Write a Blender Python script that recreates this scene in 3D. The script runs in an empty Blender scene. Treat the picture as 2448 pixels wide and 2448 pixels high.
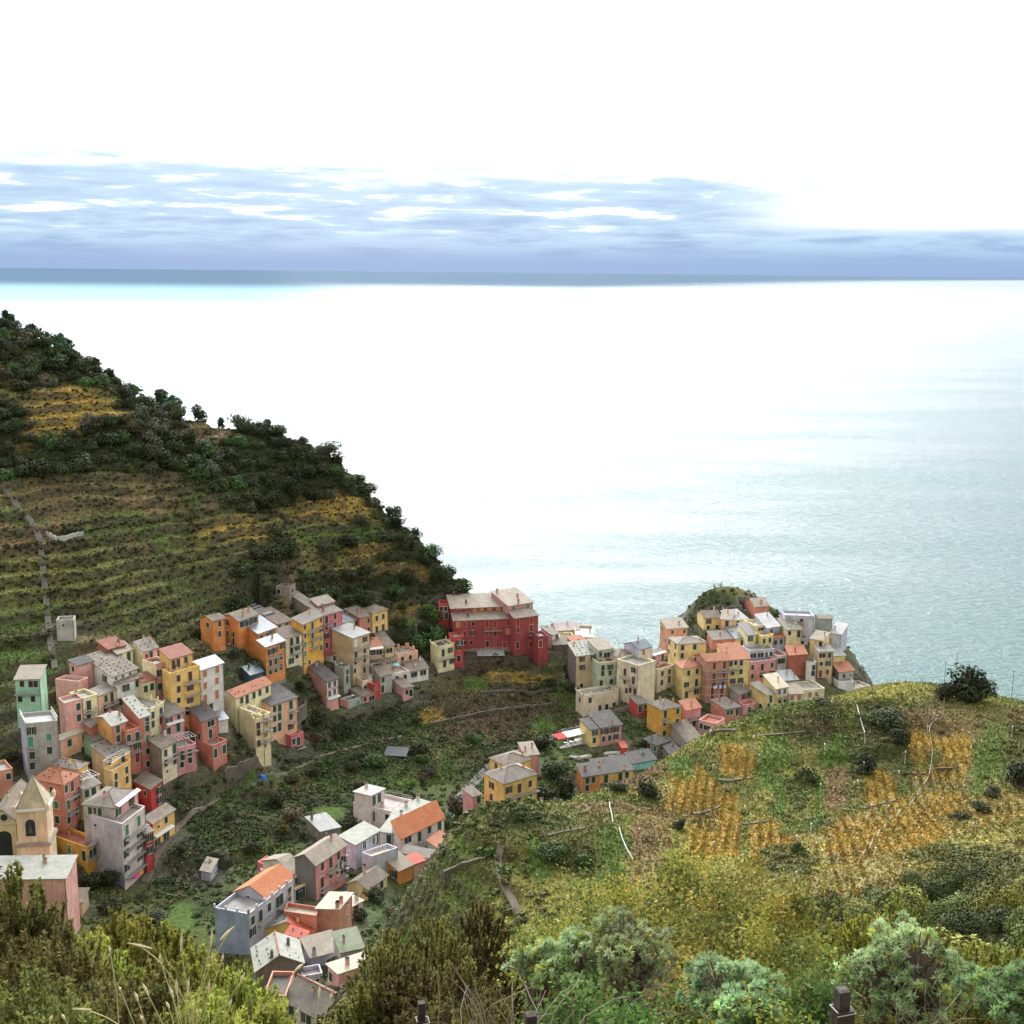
import bpy, math, random
import numpy as np
from mathutils import Vector, Matrix
random.seed(7); RNG = np.random.RandomState(11)
scene = bpy.context.scene
col = scene.collection
# ------------------------------------------------------------------ camera
CAMH = 180.0; F = 2944.0; PITCH = math.radians(11.11); ROLL = math.radians(0.56)
cam_d = bpy.data.cameras.new('camera'); cam = bpy.data.objects.new('camera', cam_d); col.objects.link(cam)
cam_d.sensor_width = 36; cam_d.lens = 36 * F / 2448.0; cam_d.clip_start = 0.1; cam_d.clip_end = 200000
fwd = Vector((0, math.cos(PITCH), -math.sin(PITCH)))
rt0 = Vector((1, 0, 0)); up0 = rt0.cross(fwd)
rt = rt0 * math.cos(ROLL) + up0 * math.sin(ROLL); up = up0 * math.cos(ROLL) - rt0 * math.sin(ROLL)
CAM = Vector((0, 0, CAMH))
cam.matrix_world = Matrix(((rt.x, up.x, -fwd.x, 0), (rt.y, up.y, -fwd.y, 0), (rt.z, up.z, -fwd.z, CAMH), (0, 0, 0, 1)))
scene.camera = cam
def ray(px, py): return fwd + rt * ((px - 1224) / F) + up * ((1224 - py) / F)
def at(px, py, D): return CAM + ray(px, py) * D
def proj(p):
    d = Vector(p) - CAM; D = d.dot(fwd)
    return (1224 + F * d.dot(rt) / D, 1224 - F * d.dot(up) / D, D)
# ------------------------------------------------------------------ sky, sun, exposure
SUN_EL = math.radians(36); SUN_AZ = math.radians(-6)      # azimuth from +Y towards +X
sunv = Vector((math.sin(SUN_AZ) * math.cos(SUN_EL), math.cos(SUN_AZ) * math.cos(SUN_EL), math.sin(SUN_EL)))
world = bpy.data.worlds.new('World'); scene.world = world; world.use_nodes = True
wt = world.node_tree; wt.nodes.clear()
class NT:
    def __init__(s, t): s.t = t
    def n(s, typ, **kw):
        nd = s.t.nodes.new(typ)
        for k, v in kw.items():
            if k.startswith('i_'):
                key = k[2:]; key = int(key) if key.isdigit() else key.replace('_', ' ')
                nd.inputs[key].default_value = v
            else: setattr(nd, k, v)
        return nd
    def l(s, a, b): s.t.links.new(a, b)
    def math(s, op, a, b=None, c=None, clamp=False):
        m = s.t.nodes.new('ShaderNodeMath'); m.operation = op; m.use_clamp = clamp
        for i, v in enumerate((a, b, c)):
            if v is None: continue
            if isinstance(v, (int, float)): m.inputs[i].default_value = v
            else: s.l(v, m.inputs[i])
        return m.outputs[0]
    def mr(s, v, a, b, c=0.0, d=1.0, smooth=True):
        m = s.t.nodes.new('ShaderNodeMapRange'); m.interpolation_type = 'SMOOTHSTEP' if smooth else 'LINEAR'
        s.l(v, m.inputs[0])
        for i, x in enumerate((a, b, c, d)): m.inputs[i + 1].default_value = x
        return m.outputs[0]
    def mix(s, f, a, b, typ='MIX'):
        m = s.t.nodes.new('ShaderNodeMix'); m.data_type = 'RGBA'; m.blend_type = typ
        for i, v in ((0, f), (6, a), (7, b)):
            if isinstance(v, (int, float)): m.inputs[i].default_value = v
            elif isinstance(v, tuple): m.inputs[i].default_value = (*v, 1) if len(v) == 3 else v
            else: s.l(v, m.inputs[i])
        return m.outputs[2]
W = NT(wt)
sky = W.n('ShaderNodeTexSky', sky_type='NISHITA', sun_disc=False, sun_elevation=SUN_EL, sun_rotation=SUN_AZ, altitude=100, air_density=1.0, dust_density=2.0)
tc = W.n('ShaderNodeTexCoord'); nrm = W.n('ShaderNodeVectorMath', operation='NORMALIZE'); W.l(tc.outputs['Generated'], nrm.inputs[0])
sep = W.n('ShaderNodeSeparateXYZ'); W.l(nrm.outputs[0], sep.inputs[0])
el = W.math('MULTIPLY', W.math('ARCSINE', sep.outputs[2]), 180 / math.pi)           # elevation, degrees
az = W.math('MULTIPLY', W.math('ARCTAN2', sep.outputs[0], sep.outputs[1]), 180 / math.pi)
cv = W.n('ShaderNodeCombineXYZ'); W.l(az, cv.inputs[0]); W.l(el, cv.inputs[1])
def cnoise(sx, sy, off, scale, det, rough, dist=0.0):
    mp = W.n('ShaderNodeMapping'); mp.inputs['Scale'].default_value = (sx, sy, 1); mp.inputs['Location'].default_value = off
    W.l(cv.outputs[0], mp.inputs[0])
    nz = W.n('ShaderNodeTexNoise'); nz.inputs['Scale'].default_value = scale; nz.inputs['Detail'].default_value = det
    nz.inputs['Roughness'].default_value = rough; nz.inputs['Distortion'].default_value = dist
    W.l(mp.outputs[0], nz.inputs[0]); return nz.outputs[0]
nA = cnoise(0.06, 0.6, (3.1, 2.2, 0), 1.6, 7, 0.6, 0.4)       # long banks
nB = cnoise(0.11, 1.0, (9.4, 1.7, 2), 2.0, 8, 0.62, 0.3)      # bright gaps between them
# top of the cloud bank: about 5 degrees, lower towards the right
topline = W.math('ADD', W.mr(az, 4, 24, 4.7, 3.4), W.math('MULTIPLY', W.math('SUBTRACT', nA, 0.5), 5.0))
rag = W.math('SUBTRACT', topline, el)
bank = W.mr(rag, -0.25, 1.0)
right_gap = W.math('MULTIPLY', W.math('MULTIPLY', W.mr(az, 8, 17), W.mr(el, 1.6, 2.3)), W.mr(el, 3.9, 3.3))
gaps = W.math('MULTIPLY', W.mr(nB, 0.535, 0.62), W.math('MULTIPLY', W.mr(el, 1.3, 2.3), W.mr(az, 14, 2, 0.15, 0.85)))
gaps = W.math('MAXIMUM', gaps, right_gap)
cloudy = W.math('MULTIPLY', bank, W.math('SUBTRACT', 1.0, gaps))
shade = W.mr(nB, 0.3, 0.6)
low = W.mr(el, 0.0, 4.5)
bankc = W.mix(shade, (0.30, 0.47, 0.78), (0.57, 0.80, 1.04))
bankc = W.mix(W.math('MULTIPLY', low, 0.45), bankc, (0.70, 0.90, 1.10))
bankc = W.mix(W.mr(el, 1.6, 0.2), bankc, (0.34, 0.50, 0.81))
veil = W.mix(W.mr(el, 5, 16), (1.5, 1.54, 1.58), (2.5, 2.55, 2.6))
skyc = W.mix(cloudy, veil, bankc)
# thin bright cloud in front of the sun
dt = W.n('ShaderNodeVectorMath', operation='DOT_PRODUCT'); W.l(nrm.outputs[0], dt.inputs[0]); dt.inputs[1].default_value = sunv
glow = W.math('POWER', W.math('MAXIMUM', dt.outputs['Value'], 0.0), 26.0)
skyc = W.mix(1.0, skyc, W.mix(glow, (0, 0, 0), (7.0, 7.0, 6.8)), 'ADD')
dt2 = W.n('ShaderNodeVectorMath', operation='DOT_PRODUCT'); W.l(nrm.outputs[0], dt2.inputs[0]); dt2.inputs[1].default_value = (math.sin(math.radians(-9)) * math.cos(math.radians(20)), math.cos(math.radians(-9)) * math.cos(math.radians(20)), math.sin(math.radians(20)))
glow2 = W.math('MULTIPLY', W.math('POWER', W.math('MAXIMUM', dt2.outputs['Value'], 0.0), 15.0), W.mr(el, 5.5, 13))
skyc = W.mix(1.0, skyc, W.mix(glow2, (0, 0, 0), (19.0, 19.0, 19.0)), 'ADD')
# grey cloud overhead; low sky behind the viewer brightened to light the facades
back = W.mr(sep.outputs[1], 0.45, -0.2)
skyc = W.mix(back, skyc, W.mix(W.mr(el, 12, 50), (1.65, 1.64, 1.60), (0.95, 0.98, 1.02)))
bg1 = W.n('ShaderNodeBackground'); W.l(sky.outputs[0], bg1.inputs[0]); bg1.inputs[1].default_value = 0.06
bg2 = W.n('ShaderNodeBackground'); W.l(skyc, bg2.inputs[0]); bg2.inputs[1].default_value = 1.0
add = W.n('ShaderNodeMixShader'); add.inputs[0].default_value = 0.92; W.l(bg1.outputs[0], add.inputs[1]); W.l(bg2.outputs[0], add.inputs[2])
wo = W.n('ShaderNodeOutputWorld'); W.l(add.outputs[0], wo.inputs[0])
sun_d = bpy.data.lights.new('sun', 'SUN'); sun_d.energy = 1.2; sun_d.angle = math.radians(14); sun_d.color = (1, 0.97, 0.92)
sun = bpy.data.objects.new('sun', sun_d); col.objects.link(sun)
sun.rotation_euler = (-sunv).to_track_quat('-Z', 'Y').to_euler(); sun.location = (0, -40, 260)
scene.view_settings.view_transform = 'Standard'; scene.view_settings.look = 'None'
scene.view_settings.exposure = 0.0; scene.view_settings.gamma = 1
scene.render.engine = 'CYCLES'
scene.cycles.max_bounces = 5; scene.cycles.diffuse_bounces = 2; scene.cycles.transparent_max_bounces = 4
# ------------------------------------------------------------------ helpers
def tag(o, label=None, cat=None, group=None, kind=None):
    if label: o['label'] = label
    if cat: o['category'] = cat
    if group: o['group'] = group
    if kind: o['kind'] = kind
    return o
def link(o, parent=None):
    col.objects.link(o)
    if parent is not None: o.parent = parent
    return o
def empty(name, loc):
    o = bpy.data.objects.new(name, None); o.location = loc; o.empty_display_size = 0.5; return link(o)
class MB:
    def __init__(s): s.v = []; s.f = []; s.m = []; s.mats = []
    def mi(s, mat):
        if mat not in s.mats: s.mats.append(mat)
        return s.mats.index(mat)
    def poly(s, pts, mat):
        b = len(s.v); s.v += [tuple(p) for p in pts]; s.f.append(tuple(range(b, b + len(pts)))); s.m.append(s.mi(mat))
    def prism(s, bot, top, mat, cap=True, mtop=None, mbot=None):
        n = len(bot)
        for i in range(n):
            j = (i + 1) % n; s.poly((bot[i], bot[j], top[j], top[i]), mat[i] if isinstance(mat, (list, tuple)) else mat)
        m0 = mat[0] if isinstance(mat, (list, tuple)) else mat
        if cap: s.poly(top, mtop or m0); s.poly(bot[::-1], mbot or m0)
    def box(s, c, ax, ay, hx, hy, z0, z1, mat, mtop=None):
        ax = Vector((ax[0], ax[1], 0)).normalized(); ay = Vector((ay[0], ay[1], 0)).normalized(); c = Vector((c[0], c[1], 0))
        q = [c - ax * hx - ay * hy, c + ax * hx - ay * hy, c + ax * hx + ay * hy, c - ax * hx + ay * hy]
        s.prism([Vector((p.x, p.y, z0)) for p in q], [Vector((p.x, p.y, z1)) for p in q], mat, mtop=mtop)
    def cyl(s, a, b, r0, r1, mat, n=6):
        a = Vector(a); b = Vector(b); d = (b - a).normalized(); u = d.orthogonal().normalized(); w = d.cross(u)
        A = [a + (u * math.cos(2 * math.pi * i / n) + w * math.sin(2 * math.pi * i / n)) * r0 for i in range(n)]
        B = [b + (u * math.cos(2 * math.pi * i / n) + w * math.sin(2 * math.pi * i / n)) * r1 for i in range(n)]
        s.prism(A, B, mat)
    def build(s, name, parent=None, origin=None, smooth=False):
        me = bpy.data.meshes.new(name)
        o0 = Vector(origin) if origin is not None else (Vector(parent.location) if parent is not None else Vector((0, 0, 0)))
        me.from_pydata([(v[0] - o0.x, v[1] - o0.y, v[2] - o0.z) for v in s.v], [], s.f)
        for m in s.mats: me.materials.append(m)
        me.polygons.foreach_set('material_index', s.m)
        if smooth: me.polygons.foreach_set('use_smooth', [True] * len(s.f))
        me.update()
        o = bpy.data.objects.new(name, me)
        if parent is None: o.location = o0
        return link(o, parent)
def npmesh(name, V, Q, mats=(), midx=None, smooth=False):
    me = bpy.data.meshes.new(name); V = np.ascontiguousarray(V, dtype=np.float32); Q = np.ascontiguousarray(Q, dtype=np.int32)
    k = Q.shape[1]; me.vertices.add(len(V)); me.vertices.foreach_set('co', V.ravel())
    me.loops.add(Q.size); me.loops.foreach_set('vertex_index', Q.ravel())
    me.polygons.add(len(Q)); me.polygons.foreach_set('loop_start', np.arange(0, Q.size, k, dtype=np.int32))
    for m in mats: me.materials.append(m)
    if midx is not None: me.polygons.foreach_set('material_index', np.ascontiguousarray(midx, dtype=np.int32))
    me.polygons.foreach_set('use_smooth', np.full(len(Q), smooth)); me.update(calc_edges=True); return me
# ------------------------------------------------------------------ materials
MATS = {}
def newmat(name):
    m = bpy.data.materials.new(name); m.use_nodes = True; t = NT(m.node_tree); b = m.node_tree.nodes['Principled BSDF']; return m, t, b
def plaster(c, name='plaster', rough=0.9, var=0.24):
    key = ('pl', c, var)
    if key in MATS: return MATS[key]
    m, t, b = newmat(name)
    g = t.n('ShaderNodeNewGeometry')
    n1 = t.n('ShaderNodeTexNoise', i_Scale=0.35, i_Detail=5.0, i_Roughness=0.65); t.l(g.outputs['Position'], n1.inputs['Vector'])
    mp = t.n('ShaderNodeMapping'); mp.inputs['Scale'].default_value = (2.2, 2.2, 0.25); t.l(g.outputs['Position'], mp.inputs[0])
    n2 = t.n('ShaderNodeTexNoise', i_Scale=1.0, i_Detail=4.0, i_Roughness=0.6); t.l(mp.outputs[0], n2.inputs['Vector'])
    f1 = t.mr(n1.outputs[0], 0.3, 0.7, 1 - var, 1 + var * 0.6)
    f2 = t.mr(n2.outputs[0], 0.42, 0.72, 0.0, 0.42)
    c1 = t.mix(1.0, c, t.n('ShaderNodeCombineColor').outputs[0], 'MULTIPLY')
    mul = t.n('ShaderNodeVectorMath', operation='SCALE'); mul.inputs[0].default_value = c; t.l(f1, mul.inputs['Scale'])
    c2 = t.mix(f2, mul.outputs[0], (c[0] * .55, c[1] * .52, c[2] * .5))
    t.l(c2, b.inputs['Base Color']); b.inputs['Roughness'].default_value = rough
    MATS[key] = m; return m
def flatmat(name, c, rough=0.6, metal=0.0, emit=None):
    key = ('fl', name, c, rough)
    if key in MATS: return MATS[key]
    m, t, b = newmat(name)
    n1 = t.n('ShaderNodeTexNoise', i_Scale=3.0, i_Detail=3.0); g = t.n('ShaderNodeNewGeometry'); t.l(g.outputs['Position'], n1.inputs['Vector'])
    mul = t.n('ShaderNodeVectorMath', operation='SCALE'); mul.inputs[0].default_value = c; t.l(t.mr(n1.outputs[0], 0.3, 0.7, 0.88, 1.1), mul.inputs['Scale'])
    t.l(mul.outputs[0], b.inputs['Base Color']); b.inputs['Roughness'].default_value = rough; b.inputs['Metallic'].default_value = metal
    MATS[key] = m; return m
def slate(name, c, c2, scale=1.3, rough=0.85, tile=False):
    k_ = .66 if tile else .69; c = tuple(v * k_ for v in c); c2 = tuple(v * k_ for v in c2)
    key = ('rf', name)
    if key in MATS: return MATS[key]
    m, t, b = newmat(name)
    g = t.n('ShaderNodeNewGeometry')
    n1 = t.n('ShaderNodeTexNoise', i_Scale=0.5, i_Detail=5.0, i_Roughness=0.7); t.l(g.outputs['Position'], n1.inputs['Vector'])
    vo = t.n('ShaderNodeTexVoronoi', i_Scale=scale); t.l(g.outputs['Position'], vo.inputs['Vector'])
    f = t.mr(n1.outputs[0], 0.35, 0.68)
    cc = t.mix(f, c, c2)
    vs = t.n('ShaderNodeSeparateColor'); t.l(vo.outputs['Color'], vs.inputs[0])
    cc = t.mix(t.math('MULTIPLY', vs.outputs[0], 0.4), cc, (c[0] * .6, c[1] * .6, c[2] * .6))
    if tile:
        n3 = t.n('ShaderNodeTexNoise', i_Scale=4.0, i_Detail=2.0); t.l(g.outputs['Position'], n3.inputs['Vector'])
        cc = t.mix(t.mr(n3.outputs[0], 0.5, 0.7, 0, 0.45), cc, (c[0] * .55, c[1] * .5, c[2] * .5))
    t.l(cc, b.inputs['Base Color']); b.inputs['Roughness'].default_value = rough
    bp = t.n('ShaderNodeBump', i_Strength=0.4, i_Distance=0.05); t.l(vo.outputs['Distance'], bp.inputs['Height']); t.l(bp.outputs[0], b.inputs['Normal'])
    MATS[key] = m; return m
ROOF = {
 'sl': slate('slate_roof', (.26, .232, .195), (.36, .325, .275)), 'br': slate('brown_slate_roof', (.22, .175, .135), (.33, .275, .21)),
 'tn': slate('tan_slate_roof', (.38, .32, .25), (.48, .42, .33)), 'dk': slate('dark_slate_roof', (.095, .09, .09), (.17, .15, .14)),
 'ti': slate('terracotta_roof', (.52, .18, .09), (.60, .26, .15), 3.0, 0.8, True), 'tr': slate('red_tile_roof', (.33, .095, .06), (.42, .15, .09), 3.0, 0.8, True),
 'to': slate('orange_tile_roof', (.70, .21, .07), (.74, .31, .13), 3.5, 0.8, True), 'rd': slate('red_sheet_roof', (.62, .11, .06), (.68, .16, .09), 2.5, 0.75, True),
 'wh': slate('white_roof', (.44, .44, .43), (.56, .55, .53), 0.6, 0.7), 'bl': slate('blue_grey_roof', (.20, .235, .28), (.28, .32, .36), 0.8, 0.5),
 'pw': slate('pale_lichen_roof', (.42, .43, .37), (.53, .53, .46), 1.6), 'cr': slate('cream_roof', (.62, .53, .40), (.72, .64, .50), 1.0),
 'gn': slate('mossy_roof', (.26, .30, .19), (.38, .42, .28), 1.2), 'tg': slate('terrace_floor', (.34, .32, .29), (.45, .43, .40), 0.7),
 'bk': slate('black_roof', (.035, .035, .045), (.07, .07, .08), 1.0, 0.5), 'pk': slate('pink_white_roof', (.62, .52, .49), (.72, .64, .60), 0.8),
 'rt': slate('red_terrace_floor', (.42, .12, .07), (.50, .18, .11), 1.5), 'nb': slate('navy_roof', (.06, .10, .14), (.10, .15, .19), 1.0, 0.5)}
WALL = dict(mint=(.36, .62, .42), white=(.72, .72, .68), pink=(.70, .38, .33), rose=(.66, .30, .30), coral=(.58, .23, .16), peach=(.78, .47, .30),
 yellow=(.78, .62, .27), pale=(.80, .71, .42), ochre=(.72, .41, .08), orange=(.68, .27, .08), cream=(.74, .66, .48), tan=(.62, .46, .29), grey=(.44, .43, .40),
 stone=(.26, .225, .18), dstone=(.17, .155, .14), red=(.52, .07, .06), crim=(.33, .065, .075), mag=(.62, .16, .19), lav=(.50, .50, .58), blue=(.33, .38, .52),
 sage=(.52, .58, .42), brick=(.40, .13, .09), pkbr=(.47, .26, .20), turq=(.30, .62, .62), pwhite=(.70, .60, .56), ora2=(.72, .38, .13), salmon=(.60, .29, .20), gold=(.80, .52, .17), nblue=(.05,.09,.12), bgrn=(.34, .37, .33))
def wm(k): return plaster(WALL[k], 'plaster_' + k)
GLASS = flatmat('window_glass', (.03, .035, .04), 0.15); FRAME = flatmat('window_surround', (.60, .56, .49), 0.8)
FRAMEO = flatmat('orange_window_surround', (.72, .30, .20), 0.8)
SH = dict(g=flatmat('green_shutter', (.02, .06, .05), .6), b=flatmat('brown_shutter', (.10, .045, .03), .6), o=flatmat('orange_brown_shutter', (.44, .17, .08), .6),
 r=flatmat('red_brown_shutter', (.24, .04, .03), .6), t=flatmat('teal_shutter', (.06, .28, .25), .6), w=flatmat('white_shutter', (.66, .68, .70), .6), k=flatmat('dark_shutter', (.025, .03, .03), .6),
 l=flatmat('green_painted_shutter', (.05, .20, .10), .6), y=flatmat('ochre_shutter', (.52, .24, .08), .6))
IRON = flatmat('railing_iron', (.16, .15, .15), .5); SLAB = flatmat('balcony_slab', (.30, .285, .265), .9); WHITE = flatmat('white_paint', (.80, .80, .78), .6)
WOOD = flatmat('weathered_wood', (.13, .085, .06), .9); STUD = flatmat('roof_stone', (.07, .065, .06), .9); CONC = flatmat('concrete_post', (.42, .40, .37), .9)
# ------------------------------------------------------------------ terrain control points: (px, py, distance along the view)
TP = [
 (0,760,430),(0,900,402),(0,1100,374),(0,1300,347),(0,1480,324),(0,1600,307),(0,1750,289),(0,1900,273),(60,2090,255),(100,2300,225),
 (210,870,430),(400,985,430),(640,1030,432),(800,1095,432),(900,1200,430),(1000,1290,426),(1060,1360,425),(1140,1432,421),
 (300,1000,402),(300,1200,373),(300,1350,352),(300,1450,341),(300,1540,328),(150,1450,335),(150,1560,318),(600,1200,398),(600,1350,378),(500,1440,364),(620,1600,345),(460,1560,340),
 (800,1250,412),(800,1400,398),(950,1400,409),(930,1480,402),(1040,1440,416),(470,1650,325),(400,1700,312),(560,1480,368),
 (560,1690,333),(640,1640,348),(720,1590,362),(900,1530,392),(850,1650,372),(800,1695,362),(1000,1610,388),(1080,1560,404),(1310,1550,412),(1180,1555,408),
 (1380,1530,424),(1350,1700,392),(1100,1640,388),(1200,1640,392),(1150,1720,374),(1050,1800,350),(1100,1880,334),(900,1800,343),(800,1760,350),(700,1760,341),(650,1850,322),(600,1910,310),
 (600,1815,316),(500,1850,306),(400,1880,296),(350,1970,283),(300,2110,264),(500,1960,288),(480,2100,268),(700,1950,298),(800,1950,303),(850,2010,292),(200,1800,292),(100,1950,268),(200,2080,262),
 (510,2250,236),(600,2290,228),(780,2160,252),(700,2440,212),(1000,2010,284),(930,2060,272),(1240,1960,302),(1150,1900,322),(1250,1880,330),
 (1390,1895,336),(1560,1850,352),(1430,1785,368),(1600,1765,374),(1720,1770,378),(1560,1690,390),(1650,1690,394),(1450,1700,388),(1300,1830,345),
 (1850,1740,392),(1960,1710,402),(1750,1620,412),(1850,1560,425),(1740,1402,456),(1690,1412,456),(1640,1462,452),(1815,1424,456),(1850,1470,448),(1950,1500,442),(2040,1560,436),(2060,1640,422),(2010,1700,405),(1600,1600,408),(1500,1600,412),
 (2448,1690,252),(2250,1672,262),(2050,1672,262),(1930,1716,256),(1750,1756,245),(1600,1852,236),(1510,1896,226),(1403,1942,217),(1330,1970,212),(1257,1992,204),(1123,2056,193),(1000,2100,185),(935,2180,177),(908,2245,172),(945,2320,164),(940,2448,150),(800,2300,214),(850,2350,204),(770,2440,201),(845,2448,196),
 (2448,1900,192),(2200,1850,208),(2000,1850,208),(2000,2000,172),(2200,2000,168),(2420,2030,150),(1700,1950,192),(1700,2100,155),(1400,2100,162),(1300,2250,140),(1100,2320,138),(1000,2448,125),(1500,2448,92),(2000,2300,84),(2448,2200,92),(2300,2448,42),(1600,2500,60),
 (400,2500,90),(100,2500,90),
]
TWP = [(0,0,178.2),(0,-20,186),(0,5,176.0),(-6,5,176),(6,5,176),(0,10,172.4),(-7,10,172.4),(8,10,172.6),(16,12,171.5),(-14,12,170.5),(0,16,167.6),(-8,17,167),(9,17,167.4),(0,24,161.5),(14,25,162),(60,0,176),(-60,0,172),(-260,-20,190),(260,-20,190),(260,120,150),(140,160,118),(260,250,90),(-260,80,150),(-140,100,112),(-150,180,72),(-260,200,100),(-260,320,128),(-260,430,176),(-200,520,110),(-260,560,90),
 (200,330,-6),(160,345,-6),(130,330,18),(105,310,48),(260,330,-8),(260,420,-8),(175,420,-8),(150,470,-8),(110,505,-8),(60,505,-8),(28,468,-8),(0,480,-8),(-60,530,-8),(-120,560,-8),(60,560,-8),(200,560,-8),(260,560,-8),(30,545,-8),(8,452,6),(34,438,12),(140,400,6),(-30,470,20)]
pts = []
for px, py, D in TP:
    p = at(px, py, D); pts.append((p.x, p.y, p.z))
# behind each skyline point the ground falls away
for px, py, D, dd, dz in [(210,870,430,40,22),(400,985,430,40,26),(640,1030,432,45,34),(800,1095,432,45,36),(900,1200,430,40,40),(1000,1290,426,35,40),(1140,1432,421,30,40),
   (2448,1690,252,45,40),(2250,1672,262,40,42),(2050,1672,262,35,34),(1930,1716,256,35,34),(1750,1756,245,34,36),(1600,1852,236,28,40),(1510,1896,226,26,40),(1403,1942,217,26,40),(1330,1970,212,28,38),(1257,1992,204,27,36),(1123,2056,193,26,32),(1000,2100,185,26,28),(935,2180,177,22,26),(908,2245,172,20,24),(945,2320,164,20,24)]:
    p = at(px, py, D); d = Vector((p.x, p.y, 0)).normalized(); pts.append((p.x + d.x * dd, p.y + d.y * dd, p.z - dz))
pts += TWP
PT = np.array(pts, dtype=float)
def _k(r2): return np.sqrt(r2 + 49.0)
n_ = len(PT)
A_ = _k(((PT[:, None, :2] - PT[None, :, :2]) ** 2).sum(-1)); A_[np.arange(n_), np.arange(n_)] -= 0.55
P_ = np.c_[np.ones(n_), PT[:, :2] / 100]
M_ = np.block([[A_, P_], [P_.T, np.zeros((3, 3))]])
sol = np.linalg.solve(M_, np.r_[PT[:, 2], 0, 0, 0])
X0, X1, Y0, Y1, GS = -250.0, 250.0, -22.0, 545.0, 0.8
gx = np.arange(X0, X1 + GS, GS); gy = np.arange(Y0, Y1 + GS, GS); GX, GY = np.meshgrid(gx, gy)
Zb = np.zeros(GX.shape)
for i in range(n_):
    Zb += sol[i] * _k((GX - PT[i, 0]) ** 2 + (GY - PT[i, 1]) ** 2)
Zb += sol[n_] + sol[n_ + 1] * GX / 100 + sol[n_ + 2] * GY / 100
def vnoise(X, Y, s, seed):
    r = np.random.RandomState(seed); N = 256; T = r.rand(N, N)
    x = X / s + 1000; y = Y / s + 1000; xi = np.floor(x).astype(int); yi = np.floor(y).astype(int); fx = x - xi; fy = y - yi
    fx = fx * fx * (3 - 2 * fx); fy = fy * fy * (3 - 2 * fy)
    a = T[yi % N, xi % N]; b = T[yi % N, (xi + 1) % N]; c = T[(yi + 1) % N, xi % N]; d = T[(yi + 1) % N, (xi + 1) % N]
    return (a * (1 - fx) + b * fx) * (1 - fy) + (c * (1 - fx) + d * fx) * fy
def fbm(X, Y, s, seed, o=4):
    t = 0; a = 0.5
    for i in range(o): t = t + a * vnoise(X, Y, s / 2 ** i, seed + i); a *= 0.5
    return t / (1 - 0.5 ** o)
ZG = Zb                      # current height grid, replaced as it is refined
def zat(x, y):
    x = np.clip(np.asarray(x, float), X0, X1 - GS); y = np.clip(np.asarray(y, float), Y0, Y1 - GS)
    i = (x - X0) / GS; j = (y - Y0) / GS; i0 = np.minimum(i.astype(int), ZG.shape[1] - 2); j0 = np.minimum(j.astype(int), ZG.shape[0] - 2); a = i - i0; b = j - j0
    return (ZG[j0, i0] * (1 - a) + ZG[j0, i0 + 1] * a) * (1 - b) + (ZG[j0 + 1, i0] * (1 - a) + ZG[j0 + 1, i0 + 1] * a) * b
DS = np.arange(5, 620, 0.5)
def hit(px, py, H=0.0, dmin=20.0):
    r = ray(px, py); xs = r.x * DS; ys = r.y * DS; zs = CAMH + r.z * DS
    g = zat(xs, ys) + H; below = zs <= g; ok = below & (DS > dmin) & (ys < Y1 - 2); ok[1:] &= ~below[:-1]
    k = np.argmax(ok)
    if not ok[k]: return None
    D = DS[k]; return (r.x * D, r.y * D, CAMH + r.z * D), D
# ------------------------------------------------------------------ houses: eave corners in pixels of a zoomed view
ZN = {1: (0, 1480, 4.025), 2: (400, 1400, 4.83), 3: (700, 1380, 4.83), 4: (1000, 1360, 4.83), 5: (1320, 1380, 4.83), 6: (1680, 1360, 4.83),
      7: (0, 1780, 4.025), 8: (460, 1820, 4.39), 9: (800, 1740, 3.715), 10: (1300, 1660, 4.83), 11: (480, 2000, 4.025)}
def zp(z, p): o = ZN[z]; return (o[0] + p[0] / o[2], o[1] + p[1] / o[2])
SPECS = []
def S(z, label, C, L, R, base, wall, roof, w='', b='', **k):
    SPECS.append(dict(z=z, label=label, C=C, L=L, R=R, base=base, wall=wall, roof=roof, w=w, b=b, **k)); return len(SPECS) - 1
# base: number < 60 = wall height in metres, else the y of the visible foot of the near corner
# --- left cluster, back row
S(1,'mint green tower house with grey roof at the left edge of the village',(143,583),6,(383,576),12,'mint','sR tn','212,615w 320,625W 195,770w 318,768w','143,700,385,690')
S(1,'grey white house with bright white roof terrace below the mint green tower',(243,1003),(190,905),(555,975),14,'grey','flat wh','300,1030T 472,1135st 295,1180Dt 478,1262s 310,1300D 312,1410s','260,1245,372,1235 275,1345,380,1335',wl='lav',post=1)
S(1,'pink house with slate roofed attic behind the white slate roofed house',(738,450),(665,425),(900,405),7,'pink','sR dk','705,480w')
S(1,'pink walled roof terrace house joined to the left of the long white house',(745,600),(530,575),(850,560),7,'pink','flat tg','')
S(1,'large house with broad stone dotted slate roof and grey gable wall',(1080,560),(815,440),(1325,468),9,'white','sR br','1008,572T 1115,555v 1180,530v 1250,495v',rise=2.2,dots=1)
S(1,'white walled house front with two green shuttered windows under dotted slate roof',(1122,628),4,(1360,540),8,'white','sR br','1210,660T 1320,615s 1143,800s','',dots=0,rise=.8)
S(1,'small pale yellow house with slate roof high above the large slate roof',(1130,338),(1045,300),(1275,290),5,'pale','sR tn','1160,355w 1236,358D')
S(1,'pink and cream house with dark slate roof at the top of the left cluster',(1375,318),(1210,245),(1518,272),6,'pink','rR sl','1410,365sr 1452,345Dg',wl='pale',dots=1)
S(1,'low house with orange tile roof tucked behind the pale yellow attic house',(1040,292),5,(1210,250),5,'brick','sR tr','')
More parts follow.
